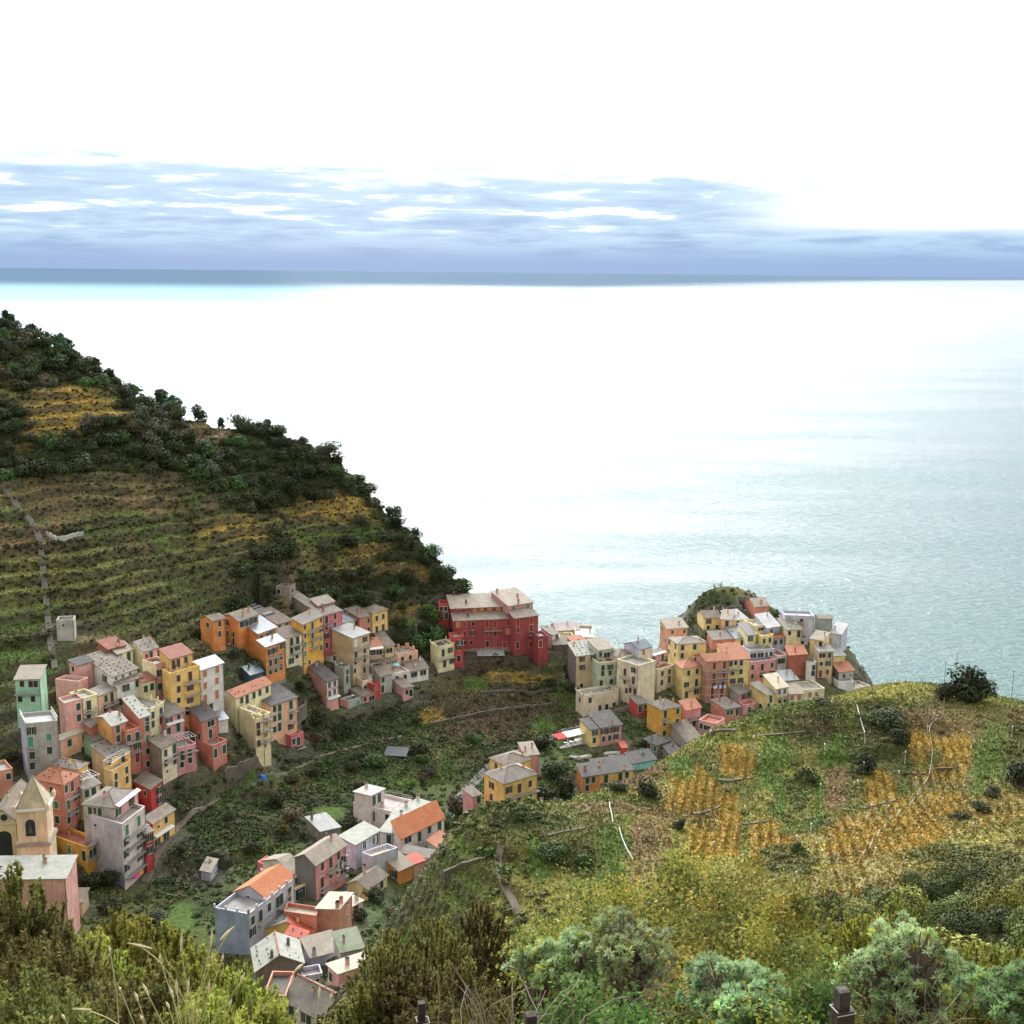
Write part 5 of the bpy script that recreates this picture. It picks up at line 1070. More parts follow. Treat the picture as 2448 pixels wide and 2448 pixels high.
singles = [('holm', 95, 1150, 5.5, 5.2, 'big rounded holm oak at the lower left of the dark wood'), ('green', 500, 1090, 5, 5, 'green oak right of the vine patches'), ('holm', 390, 1120, 6.0, 5.4, 'largest nearly black holm oak in the wood'), ('oak', 200, 1130, 5.0, 5.0, 'dark oak between two larger ones at the foot of the wood'),
 ('cone', 155, 1285, 1.2, 2.6, 'slim little cypress behind the white garden wall'), ('green', 35, 1030, 3.2, 3.6, 'bright green bush at the left edge below the wood'), ('holm', 480, 1530, 3.0, 3.4, 'dark round bush left of the small orange house'), ('yellow', 718, 1460, 2.6, 2.6, 'yellow green bush beside the stone tower hut'),
 ('green', 1035, 1540, 6.0, 5.4, 'large bushy green tree left of the crimson palazzo'), ('green', 1000, 1550, 4.5, 4.4, 'smaller green tree next to the large one by the crimson palazzo'), ('dpine', 1308, 1530, 5.0, 4.2, 'dark pine at the seaward end of the crimson palazzo'), ('grey', 1090, 1425, 4.5, 4.0, 'grey green bush above the crimson palazzo'),
 ('holm', 1405, 1640, 4.2, 3.4, 'dark bush left of the tall stone house'), ('holm', 1360, 1655, 4.0, 3.2, 'ivy dark bush on the slope under the seaside sheds'), ('holm', 1540, 1790, 2.6, 2.8, 'dark bush between trattoria and ochre villa'), ('holm', 1560, 1712, 2.2, 3.0, 'bush between ochre villa and the lane'),
 ('yellow', 1110, 1985, 2.6, 2.6, 'yellow leaved small tree left of the peach yellow villa'), ('holm', 1100, 1950, 4.0, 4.0, 'dark tree beside the railed lane below the villa'), ('green', 1072, 1975, 3.0, 3.0, 'green shrub at the end of the railed lane'),
 ('holm', 215, 2130, 3.6, 3.4, 'dark shrub below the ochre yellow house'), ('holm', 262, 2120, 3.4, 3.4, 'dark shrub at the foot of the balcony house'), ('green', 500, 2090, 3.2, 3.2, 'round dark green bush by the little garden hut'), ('yellow', 676, 1995, 2.0, 2.2, 'yellowing small tree in the gully scrub'),
 ('holm', 660, 1930, 3.6, 3.2, 'dark bush in the middle of the gully'), ('brown', 700, 1960, 4.0, 3.0, 'brown leafless bush in the gully'), ('green', 430, 1885, 1.8, 2.0, 'small bush under the cream house with balcony'), ('holm', 610, 1600, 3.6, 3.2, 'dark hedge bush beside the blue green shed'),
 ('holm', 560, 1575, 3.0, 3.0, 'dark bush under the orange houses'), ('oak', 1700, 1470, 3.0, 2.6, 'dark bush under the rock on the harbour side'), ('green', 1850, 1478, 2.6, 2.6, 'green bush right of the coral rock house'), ('grey', 1965, 1690, 3.5, 1.6, 'grey leafless tangle beside the front row end'), ('grey', 2050, 1640, 2.4, 2.2, 'grey bush beside the harbour point house')]
for k, px, py, r, h, lab in singles: tree_px(k, px, py, r, h, lab, dmin=200, name='bush' if 'bush' in lab or 'shrub' in lab or 'tangle' in lab else None, cat='bush' if 'bush' in lab or 'shrub' in lab or 'tangle' in lab else 'tree')
singles2 = [('holm', 1330, 1862, 5.0, 4.2, 'dark ivy covered tree at the top of the dark cliff left of the orange cottage'), ('holm', 1352, 1905, 5.0, 4.6, 'dark tree against the wall of the orange cottage'), ('holm', 1300, 1925, 5.2, 4.6, 'dark tree right of the peach yellow villa'), ('green', 1325, 1955, 4.6, 4.2, 'deep green tree at the foot of the dark cliff'), ('holm', 1300, 1790, 4.6, 3.4, 'dark bush on the bank under the lane'), ('holm', 1380, 1960, 3.6, 3.4, 'lowest dark bush beside the orange cottage'), ('holm', 820, 1760, 4.2, 3.2, 'dark bush in the upper gully under the pink stair house'), ('holm', 760, 1730, 4.2, 3.4, 'dark bush below the white chair terrace'), ('green', 900, 1830, 4.0, 3.0, 'green bush in the middle of the upper gully'), ('oak', 1000, 1800, 3.8, 3.0, 'dark bush beside the black sheeting'), ('grey', 1030, 1850, 3.6, 3.0, 'grey leafless bush above the railed lane'), ('oak', 840, 1980, 3.6, 3.2, 'dark bush behind the dark stone shed')]
for k, px, py, r, h, lab in singles2: tree_px(k, px, py, r, h, lab, dmin=235, name='bush' if 'bush' in lab else None, cat='bush' if 'bush' in lab else 'tree')
near_b = [('holm', 2310, 1668, 5.4, 5.2, 'huge dark bush with pale dead top on the terrace skyline'), ('holm', 2345, 1672, 4.2, 3.6, 'dark bush joined to the right of the huge skyline bush'), ('holm', 2275, 1672, 3.6, 3.4, 'dark bush joined to the left of the huge skyline bush'), ('holm', 2068, 1845, 2.5, 2.6, 'dark round bush among the vines behind a white post'), ('holm', 2432, 1880, 3.4, 4.0, 'dark tree at the right edge above the vines'),
 ('oak', 2120, 1735, 4.2, 2.8, 'broad dark bush left of the curved track'), ('holm', 2150, 1780, 3.0, 2.4, 'dark bush below the broad one by the white wall'), ('oak', 2370, 1905, 1.9, 1.5, 'low dark bush in the dry grass on the right'), ('oak', 2300, 1965, 2.0, 1.4, 'lower left of two dark bushes in the dry grass'), ('oak', 2342, 1945, 2.2, 1.6, 'upper right of two dark bushes in the dry grass'),
 ('holm', 1627, 1985, 1.5, 1.6, 'small dark bush left of the ochre vine plot'), ('holm', 1545, 1905, 2.4, 2.4, 'dark bush beside the black netting'), ('green', 1930, 1870, 2.6, 2.4, 'green bush among the grass strips'), ('green', 1905, 2040, 1.3, 1.5, 'small bush with a post at the vine edge'), ('holm', 1180, 1895, 1.6, 2.0, 'small pine like bush on the spur below the rough hut'),
 ('green', 1320, 2055, 2.4, 2.2, 'green bush at the left of the spur'), ('green', 1395, 2075, 2.0, 2.0, 'green bush by the brown vegetable plot'), ('oak', 1480, 1895, 2.2, 1.6, 'olive green bush on the spur edge by the hut roof'), ('holm', 890, 2150, 3.2, 2.2, 'dark shrub at the foot of the yellow gabled house'), ('holm', 860, 2200, 2.6, 2.2, 'dark shrub below the pale pink house')]
for k, px, py, r, h, lab in near_b: tree_px(k, px, py, r, h, lab, dmin=80, name='bush' if 'tree' not in lab else 'tree', cat='bush' if 'tree' not in lab else 'tree')
# the wood and the hedges: individual crowns that repeat
def scatter(n, x0, x1, y0, y1, wfun, dmin_, seed, tries=60000):
    rs = np.random.RandomState(seed); x = rs.uniform(x0, x1, tries); y = rs.uniform(y0, y1, tries); w = wfun(x, y) * (grid(PLOT, x, y) < .5)
    ok = rs.rand(tries) < w; x, y = x[ok], y[ok]; cell = {}; out = []
    for a, c in zip(x, y):
        k = (int(a / dmin_), int(c / dmin_)); bad = False
        for i in (-1, 0, 1):
            for j in (-1, 0, 1):
                for q in cell.get((k[0] + i, k[1] + j), ()):
                    if (q[0] - a) ** 2 + (q[1] - c) ** 2 < dmin_ ** 2: bad = True
        if bad: continue
        cell.setdefault(k, []).append((a, c)); out.append((a, c))
        if len(out) >= n: break
    return np.array(out).reshape(-1, 2)
def vis(x, y):
    z = zat(x, y); ok, px, py, D = inview(x, y, z, 60); return ok & (z > 2)
Zs = Zb; gyb, gxb = np.gradient(Zs, GS)
facing = ((gxb * GX + gyb * GY) > -5)            # ground that rises away from the viewer
W_ = PATCH['wood']
pts_ = scatter(235, -200, 30, 300, 470, lambda x, y: np.where(vis(x, y) & (grid(W_, x, y) > .45) & (grid(facing, x, y)), .95, 0), 5.2, 5)
rr = random.Random(3)
for (x, y) in pts_:
    k = rr.choice(['holm', 'holm', 'oak', 'oak', 'holm', 'green', 'grey']); r = rr.uniform(2.8, 5.0)
    tree(k, (x, y, float(zat(x, y)) - .4), r, r * rr.uniform(.85, 1.15), 'dark rounded evergreen tree in the wood covering the left hill', 'tree', 'trees of the wood on the left hill')
pts_ = scatter(46, -120, 60, 225, 400, lambda x, y: np.where(vis(x, y) & (grid(W_, x, y) < .3) & (zat(x, y) < 75), .5 * (grid(nz1, x, y) > .45), 0), 7.5, 8)
for (x, y) in pts_:
    k = rr.choice(['holm', 'oak', 'green', 'brown', 'grey']); r = rr.uniform(1.7, 3.2)
    tree(k, (x, y, float(zat(x, y)) - .3), r, r * rr.uniform(.8, 1.1), 'shrub in the overgrown gardens of the gully between the houses', 'shrub', 'shrubs of the overgrown gully', name='shrub')
# uncountable scrub, hedges and ground cover
def stuff(name, P, rad, cols, nleaf, lsize, mat=SCRUB, zsq=.75, seed=1, variants=6):
    vs = [crown_arrays(seed * 50 + i, nleaf, lsize, nl=6, zmin=.1) for i in range(variants)]; rs = np.random.RandomState(seed)
    VV, CC = [], []
    for i, (p, r, c) in enumerate(zip(P, rad, cols)):
        V, Q, br = vs[i % variants]; a = rs.uniform(0, 6.28); ca, sa = math.cos(a), math.sin(a)
        X = V[:, 0] * ca - V[:, 1] * sa; Y = V[:, 0] * sa + V[:, 1] * ca
        VV.append(np.c_[X * r + p[0], Y * r + p[1], V[:, 2] * r * zsq + p[2]]); CC.append(br[:, None] * np.array(c)[None])
    V = np.concatenate(VV); C_ = np.concatenate(CC); Q = np.arange(len(V)).reshape(-1, 4)
    me = npmesh(name, V, Q, [mat]); cattr(me, 'leafcol', C_); return tag(link(bpy.data.objects.new(name, me)), kind='stuff')
def covcol(x, y, rs, f=1.0, v=.25): return grid(COV, x, y) * f * rs.uniform(1 - v, 1 + v, (len(x), 1))
rs = np.random.RandomState(21)
PAL = np.array([(.036, .052, .018), (.050, .066, .022), (.032, .040, .018), (.062, .074, .026), (.070, .060, .028)])
def mk(name, n, box, wfun, dmn, r0, r1, nleaf, ls, seed, label, mixc=.5, cat='scrub', tries=60000, zsq=.75, pal=PAL, f=1.0):
    P = scatter(n, *box, wfun, dmn, seed, tries); x, y = P[:, 0], P[:, 1]; z = zat(x, y) - .15
    ok = np.ones(len(x), bool); cl = pal[rs.randint(len(pal), size=len(x))] * mixc + covcol(x, y, rs) * f * (1 - mixc)
    o = stuff(name, np.c_[x, y, z], rs.uniform(r0, r1, len(x)), cl, nleaf, ls, seed=seed, zsq=zsq); tag(o, label, cat); print(name, len(x)); return o
WO = PATCH['ochre']; LU = PATCH['lush']
mk('hillside_scrub', 2300, (-200, 60, 300, 480), lambda x, y: np.where(vis(x, y) & grid(facing, x, y), np.clip(grid(W_, x, y), 0, 1) + .9 * (grid(rim_, x, y) < .05) * (grid(SLf, x, y) > 1.05) * (grid(nz1, x, y) > .5), 0) * (grid(WO, x, y) < .4) * (grid(LU, x, y) < .4), 1.5, .8, 2.1, 90, .17, 31, 'dense low scrub and hedges covering the terraces of the left hill', .75)
GP = np.array([(.040, .070, .020), (.055, .090, .026), (.030, .045, .018), (.075, .085, .030), (.085, .065, .032), (.050, .10, .025)])
mk('gully_scrub', 4200, (-110, 75, 140, 415), lambda x, y: np.where(vis(x, y) & ((zat(x, y) < 80) | ((y < 215) & (x < 5))), .3 + .7 * (grid(nz1, x, y) > .5), 0) * (grid(LU, x, y) < .4), 1.35, .5, 1.7, 90, .17, 32, 'tangled scrub and ivy filling the gully below the houses', .75, pal=GP)
HEDGE = np.array([(.030, .055, .018), (.040, .072, .022), (.022, .034, .014), (.040, .050, .020)])
PH = (Z / 3.4 + 1.3 * nz1) % 1
mk('terrace_hedges', 2400, (-200, 60, 300, 470), lambda x, y: np.where(vis(x, y) & grid(facing, x, y), (grid(mL, x, y) > .3) * (grid(SLf, x, y) > .8) * np.where(fbm(x, y, 24, 777) > .40, 1, .15) * (grid(W_, x, y) < .5), 0), .85, .55, 1.15, 80, .17, 39, 'dark green hedges and ivy hanging over the terrace walls of the left hill', .9, pal=HEDGE, zsq=.8, tries=220000)
mk('slope_scrub', 1900, (-40, 130, 60, 262), lambda x, y: np.where(vis(x, y) & (zat(x, y) > 78), .035 + .9 * np.clip(grid(PATCH['scrub'], x, y), 0, 1), 0) * (grid(WO, x, y) < .35) * (grid(LU, x, y) < .4), .9, .4, 1.25, 130, .14, 33, 'olive green scrub covering the near vineyard slope', .5, pal=np.array([(.10, .12, .034), (.16, .17, .042), (.17, .14, .045), (.065, .08, .026)]))
mk('rock_scrub', 420, (45, 130, 405, 480), lambda x, y: np.where(vis(x, y), .6, 0), 1.6, .5, 1.5, 90, .17, 36, 'scrub clinging to the rock above the harbour houses', .6)
VINE = np.array([(.36, .23, .05), (.44, .32, .06), (.28, .24, .05), (.28, .14, .045), (.24, .25, .055)])
_r = np.random.RandomState(4); _k, _j = np.meshgrid(np.arange(-60, 110), np.arange(0, 420)); _u = (_k * 1.55 + _r.normal(size=_k.shape) * .10).ravel(); _v = (92 + _j * .42 + _r.normal(size=_k.shape) * .1).ravel(); _x = _u + (_v - 170) * .22; _y = _v
_w = vis(_x, _y) * np.clip(grid(WO, _x, _y) * 1.3, 0, 1) * (grid(PLOT, _x, _y) < .5) * (fbm(_x, _y, 3, 881) > .36); _ok = _r.rand(len(_x)) < _w; _x, _y = _x[_ok], _y[_ok]; _n = len(_x)
_o = stuff('vine_foliage', np.c_[_x, _y, zat(_x, _y) + .25], _r.uniform(.26, .44, _n), VINE[_r.randint(len(VINE), size=_n)] * (.45 + .75 * fbm(_x, _y, 7, 882))[:, None], 34, .21, seed=34, zsq=1.1); tag(_o, 'yellow and russet autumn vines in rows on the plots of the near slope', 'vines'); print('vines', _n)
if 0: mk('vine_foliage', 4200, (-40, 130, 90, 262), lambda x, y: 0, .62, .28, .6, 60, .16, 34, 'yellow and russet autumn vines on low trellises across the near slope', .75, zsq=1.0, pal=VINE, cat='vines', f=.8)
mk('hill_vines', 700, (-200, 30, 320, 480), lambda x, y: np.where(vis(x, y) & grid(facing, x, y), np.clip(grid(WO, x, y) * .9 + grid(PATCH['brown'], x, y) * .35, 0, 1), 0), 1.2, .4, .8, 50, .2, 35, 'russet autumn vines on the terraces of the left hill', .6, pal=VINE * .8, cat='vines')
# grass: thin upright blades over the near slope
def grass(name, n, box, wfun, size, seed, label, colf, tries):
    r_ = np.random.RandomState(seed); x = r_.uniform(box[0], box[1], tries); y = r_.uniform(box[2], box[3], tries); w = wfun(x, y) * (grid(PLOT, x, y) < .5); ok = r_.rand(tries) < w; x, y = x[ok][:n], y[ok][:n]; z = zat(x, y)
    m_ = len(x); s = size * r_.uniform(.6, 1.5, m_); c = np.c_[x, y, z + s * .5]; al = np.c_[r_.normal(size=(m_, 2)) * .45, np.ones(m_)]
    V, Q = quads(c, r_.normal(size=(m_, 3)) * [1, 1, .5] + [0, -.6, .5], s, .9, r_, al); cl = np.repeat(colf(x, y, r_), 4, 0)
    me = npmesh(name, V, Q, [SCRUB]); cattr(me, 'leafcol', cl); print(name, m_); return tag(link(bpy.data.objects.new(name, me)), label, 'grass', kind='stuff')
grass('slope_grass', 170000, (-45, 135, 55, 264), lambda x, y: np.where(vis(x, y) & (zat(x, y) > 76), .75, 0), .17, 41, 'grass and weeds in green and dry tones on the near slope', lambda x, y, r_: covcol(x, y, r_, 1.7, .4), 420000)
grass('hill_grass', 90000, (-200, 75, 205, 480), lambda x, y: np.where(vis(x, y) & grid(facing, x, y), .6 * (grid(SLf, x, y) < .9), 0), .26, 42, 'grass and weeds on the far terraces and in the gully', lambda x, y, r_: covcol(x, y, r_, 1.3, .4), 420000)
# ------------------------------------------------------------------ church and bell tower
WALL['church'] = (.76, .62, .36); WALL['churchp'] = (.78, .60, .40)
def lvz(p, z): return Vector((p.x, p.y, z))
sN = dict(z=7, C=(-110, 748), L=15, R=(163, 735), wall='church', roof='rL br', rise=2.6, label='church')
z7 = lambda p: zp(7, p)
C, a, b = solve_block(sN, z7, 250.0); g = min(float(zat(C.x, C.y)), float(zat((C + b).x, (C + b).y)))
cc = C + (a + b) / 2; church = empty('church', (cc.x, cc.y, g)); tag(church, 'pale yellow village church with gabled facade and round window at the left edge', 'church')
build_block(church, sN, C, a, b, g)
o, d, n, ln = facade(sN, C, a, b, 'R')
p = ray_plane(*z7((40, 700)), o, n); m = MB()
m.cyl(p - n * .05, p + n * .14, .95, .95, FRAME, 20); m.cyl(p + n * .02, p + n * .17, .72, .72, GLASS, 20); m.build('rose_window', church)
p = ray_plane(*z7((45, 950)), o, n); m = MB(); w_, h_ = 1.45, 5.4
arc = [lvz(p + d * (w_ * math.cos(math.pi * i / 8)) , p.z + h_ / 2 - 1.2 + 1.2 * math.sin(math.pi * i / 8)) + n * .06 for i in range(9)]
m.poly([lvz(p - d * w_, p.z - h_ / 2) + n * .06, lvz(p + d * w_, p.z - h_ / 2) + n * .06] + arc, SH['k']); m.build('door', church)
m = MB(); zc_ = C.z - .3; m.box(o + d * ln / 2 + n * .05, d, n, ln / 2, .22, zc_ - .3, zc_, FRAME); m.build('cornice', church)
sT = dict(z=7, C=(152, 648), L=6.0, R=(445, 630), wall='churchp', roof='flatn tn', label='tower')
C, a, b = solve_block(sT, z7, 246.0); g = float(zat(C.x, C.y)); cc = C + (a + b) / 2
tw = empty('bell_tower', (cc.x, cc.y, g)); tag(tw, 'square yellow bell tower with stone pyramid spire and arched belfry', 'bell tower')
an, bn = a.normalized(), b.normalized(); cw = wm('churchp'); wb = MB(); zs = on_z(*z7((300, 940)), C.z).z
o, d, n, ln = facade(sT, C, a, b, 'R'); zcor = ray_plane(*z7((300, 945)), o, n).z
def sq(e, z): q = [C - an * e - bn * e, C + b - an * e + bn * e, C + a + b + an * e + bn * e, C + a + an * e - bn * e]; return [lvz(v, z) for v in q]
wb.prism(sq(.25, g - 5), sq(.25, zcor - .5), cw); wb.prism(sq(0, zcor - .5), sq(0, C.z), cw); wb.build('shaft', tw)
m = MB(); m.prism(sq(.7, zcor - .5), sq(.45, zcor), ROOF['tn']); m.build('cornice', tw)
m = MB(); m.prism(sq(.5, C.z), sq(.35, C.z + .45), FRAME); m.build('eaves', tw)
m = MB(); ap = lvz(cc, C.z + 6.4); q = sq(.05, C.z + .45)
for i in range(4): m.poly([q[i], q[(i + 1) % 4], ap], plaster((.50, .42, .29), 'spire_stone', .95, .3))
for i in range(4): m.cyl(q[i], ap, .13, .08, ROOF['tn'], 5)
m.build('spire', tw)
m = MB(); m.cyl(ap - Vector((0, 0, .2)), ap + Vector((0, 0, .9)), .05, .05, IRON, 5); m.cyl(lvz(ap, ap.z + .6) - bn * .3, lvz(ap, ap.z + .6) + bn * .3, .05, .05, IRON, 5); m.build('cross', tw)
for cc0 in sq(.3, 0):
    m = MB(); q0 = lvz(cc0, C.z + .2); m.box(q0, an, bn, .35, .35, C.z + .1, C.z + 1.3, cw); 
    for i in range(4): pass
    m.cyl(lvz(q0, C.z + 1.3), lvz(q0, C.z + 1.9), .42, .02, cw, 4); m.build('pinnacle', tw)
p = ray_plane(*z7((293, 800)), o, n); m = MB(); w_, h_ = .95, 3.6
def arch(m, p, w_, h_, off, mat): m.poly([lvz(p - d * w_, p.z - h_ / 2) + n * off, lvz(p + d * w_, p.z - h_ / 2) + n * off] + [lvz(p + d * (w_ * math.cos(math.pi * i / 8)), p.z + h_ / 2 - w_ + w_ * math.sin(math.pi * i / 8)) + n * off for i in range(9)], mat)
arch(m, p, w_ + .22, h_ + .4, .04, FRAME); arch(m, p, w_, h_, .07, SH['k']); bel = m.build('belfry_opening', tw)
m = MB(); bp_ = p + n * .25; m.cyl(lvz(bp_, p.z - .9), lvz(bp_, p.z + .2), .5, .25, flatmat('bell_bronze', (.10, .10, .08), .5, .6), 10); m.cyl(lvz(bp_, p.z + .2), lvz(bp_, p.z + .6), .06, .06, IRON, 5); m.build('bell', bel, origin=tw.location)
for x in (195, 303):
    p = ray_plane(*z7((x, 1080)), o, n) + n * .26; m = MB(); arch(m, p, .4, 1.1, .05, SH['k']); m.build('window', tw)
# ------------------------------------------------------------------ lanes, paths, walls
def poly3(pxs, dmin, lift=0.0, step=1.2):
    P = []
    for q in pxs:
        h = hit(q[0], q[1], dmin=dmin)
        if h: P.append(Vector(h[0]))
    out = []
    for i in range(len(P) - 1):
        n_ = max(1, int((P[i + 1] - P[i]).length / step))
        for k in range(n_): v = P[i].lerp(P[i + 1], k / n_); out.append(Vector((v.x, v.y, float(zat(v.x, v.y)) + lift)))
    out.append(P[-1] + Vector((0, 0, lift))); return out
def smoothz(P, k=3):
    zs = [p.z for p in P]; return [Vector((p.x, p.y, max(p.z, sum(zs[max(0, i - k):i + k + 1]) / len(zs[max(0, i - k):i + k + 1])))) for i, p in enumerate(P)]
def ribbon(name, pxs, w, mat, dmin=200, lift=.12):
    P = smoothz(poly3(pxs, dmin, lift)); m = MB(); L, R = [], []
    for i, p in enumerate(P):
        t_ = (P[min(i + 1, len(P) - 1)] - P[max(i - 1, 0)]); t_.z = 0; t_.normalize(); nn = Vector((-t_.y, t_.x, 0)); L.append(p + nn * w / 2); R.append(p - nn * w / 2)
    for i in range(len(P) - 1):
        m.prism([lvz(v, v.z - 1.2) for v in (R[i], R[i + 1], L[i + 1], L[i])], [R[i], R[i + 1], L[i + 1], L[i]], wm('stone'), mtop=mat)
    o = m.build(name, origin=tuple(P[0])); return tag(o, kind='structure'), P, L, R
LANE = slate('lane_paving', (.10, .092, .085), (.15, .135, .12), 1.0); DIRT = slate('path_earth', (.15, .12, .085), (.21, .17, .12), 1.0)
_, P, Ll, Rl = ribbon('lane', [(1058, 1975), (1090, 1925), (1125, 1880), (1165, 1840), (1250, 1790), (1350, 1748), (1440, 1712), (1540, 1680)], 3.2, LANE, 250)
m = MB()
for i in range(0, len(Rl) - 1):
    m.cyl(Rl[i] + Vector((0, 0, .95)), Rl[i + 1] + Vector((0, 0, .95)), .05, .05, CONC, 4)
    if i % 2 == 0: m.cyl(Rl[i], Rl[i] + Vector((0, 0, .95)), .05, .05, CONC, 4)
tag(m.build('railing', origin=tuple(Rl[0])), 'pale railing along the lane that climbs past the peach yellow villa', 'railing')
ribbon('lane', [(700, 2262), (722, 2225), (752, 2190), (790, 2160), (838, 2120)], 1.8, LANE, 205)
ribbon('lane', [(345, 2110), (372, 2050), (420, 1985), (468, 1935), (530, 1905)], 1.5, DIRT, 235)
ribbon('path', [(600, 1880), (680, 1850), (760, 1810), (860, 1785), (960, 1760)], 1.2, DIRT, 260)
ribbon('path', [(1198, 2030), (1190, 2060), (1200, 2100), (1213, 2135), (1228, 2165), (1242, 2190)], 1.0, DIRT, 120)
ribbon('steps', [(15, 1175), (45, 1215), (75, 1250), (95, 1290), (103, 1360), (112, 1450), (120, 1540), (132, 1600)], 1.6, flatmat('worn_steps', (.11, .10, .085), .95), 250)
def wall_line(pxs, h, th_, mat, name, label, dmin=200, cat='wall', drop=1.5):
    P = poly3(pxs, dmin, 0, .9); m = MB()
    zs = [p.z for p in P]; zt = [sum(zs[max(0, i - 2):i + 3]) / len(zs[max(0, i - 2):i + 3]) + h * random.uniform(.8, 1.15) for i in range(len(P))]; A_, B_ = [], []
    for i, p in enumerate(P):
        t_ = P[min(i + 1, len(P) - 1)] - P[max(i - 1, 0)]; t_.z = 0; t_.normalize(); nn = Vector((-t_.y, t_.x, 0)) * th_ / 2; A_.append(p - nn); B_.append(p + nn)
    for i in range(len(P) - 1): q_ = [A_[i], A_[i + 1], B_[i + 1], B_[i]]; zz_ = [zt[i], zt[i + 1], zt[i + 1], zt[i]]; m.prism([lvz(v, v.z - drop) for v in q_], [lvz(v, z) for v, z in zip(q_, zz_)], mat)
    return tag(m.build(name, origin=tuple(P[0])), label, cat)
STN = plaster((.135, .118, .092), 'dry_stone', .95, .35); WW = plaster((.42, .41, .38), 'whitewashed_stone', .9, .3)
wall_line([(538, 1868), (575, 1862), (618, 1845)], 3.2, .5, STN, 'retaining_wall', 'tall stone retaining wall beside the coral house with roof terraces')
wall_line([(712, 1745), (722, 1730), (733, 1715)], 5.0, .5, STN, 'retaining_wall', 'stone wall at the right of the salmon house above the gully')
wall_line([(111, 1280), (145, 1300), (200, 1280)], 1.5, .3, wm('grey'), 'garden_wall', 'pale concrete garden wall high on the left hill terraces', 300)
wall_line([(1457, 1922), (1459, 1935), (1462, 1950), (1465, 1968)], .35, .14, WW, 'white_wall', 'white capped wall along a path on the vineyard spur', 120)
wall_line([(1480, 1985), (1487, 2008), (1497, 2030), (1513, 2060)], .3, .14, WW, 'white_wall', 'broken white stone edging of the lower vineyard path', 120)
wall_line([(2048, 1690), (2053, 1712), (2060, 1735), (2067, 1756)], .4, .13, WW, 'white_wall', 'white edged wall running down behind the dark round bush', 120)
wall_line([(1345, 1963), (1380, 1945), (1440, 1925)], .15, .3, STN, 'dry_stone_wall', 'dry stone wall under the grey rough hut on the spur', 120)
wall_line([(1310, 2000), (1345, 1990), (1400, 1982)], .15, .3, STN, 'dry_stone_wall', 'dry stone wall above the left vegetable plots', 120)
wall_line([(1060, 2105), (1090, 2085), (1130, 2070), (1160, 2058)], .6, .4, STN, 'dry_stone_wall', 'dark stone wall curving round the lower left end of the slope', 120)
wall_line([(1640, 1772), (1700, 1762), (1760, 1752)], .7, .4, STN, 'dry_stone_wall', 'stone wall on the skyline in front of the large low grey house', 120)
wall_line([(1150, 1660), (1230, 1655), (1320, 1650)], .8, .4, STN, 'dry_stone_wall', 'pale stone wall across the brown terraces below the palazzo', 300)
wall_line([(1030, 1735), (1120, 1715), (1240, 1695), (1330, 1682)], .9, .4, STN, 'dry_stone_wall', 'long stone wall across the brown terraces left of the stone house', 300)
for k_, q_ in enumerate([((628, 408), (690, 398), (760, 372)), ((848, 442), (900, 436), (962, 424)), ((1310, 378), (1370, 366), (1450, 345)), ((1590, 232), (1650, 226), (1725, 212)), ((1480, 242), (1520, 250), (1578, 240)), ((900, 100), (1000, 96), (1100, 80)), ((740, 268), (800, 276), (880, 262))]):
    wall_line([(1250 + x / 1.6127, 1700 + y / 1.6127) for x, y in q_], .25, .35, STN, 'dry_stone_wall', ['dry stone wall below the leftmost ochre vine plot', 'dry stone wall crossing the central vine plots', 'dry stone wall under the ochre plot by the dark round bush', 'dry stone wall under the ochre plot right of the curved track', 'dry stone wall under the ochre plot left of the curved track', 'long dry stone wall at the top of the bright grass strip', 'dry stone wall under the upper brown vine plot'][k_], 100, drop=1.2)
# curved monorail on the near slope
zg = lambda x, y: (1900 + x / 3.526, 1560 + y / 3.526)
P = poly3([zg(*q) for q in ((1280, 560), (1180, 575), (1130, 605), (1140, 720), (1160, 880), (1125, 1080), (1020, 1230), (880, 1360), (760, 1470), (660, 1600), (575, 1725))], 100, .35, .8)
for _i in range(4): P = [P[0]] + [(P[i - 1] + P[i] * 2 + P[i + 1]) / 4 for i in range(1, len(P) - 1)] + [P[-1]]
m = MB(); TR = flatmat('pale_rail', (.26, .22, .17), .7)
for i in range(len(P) - 1): m.cyl(P[i], P[i + 1], .065, .065, TR, 5)
root = empty('rail_track', tuple(P[0])); tag(root, 'curved pale rail track snaking up through the ochre vines', 'rail track'); m.build('rail', root)
m = MB()
for q in P[::3]: m.cyl(lvz(q, float(zat(q.x, q.y)) - .3), q, .035, .035, IRON, 4)
m.build('supports', root)
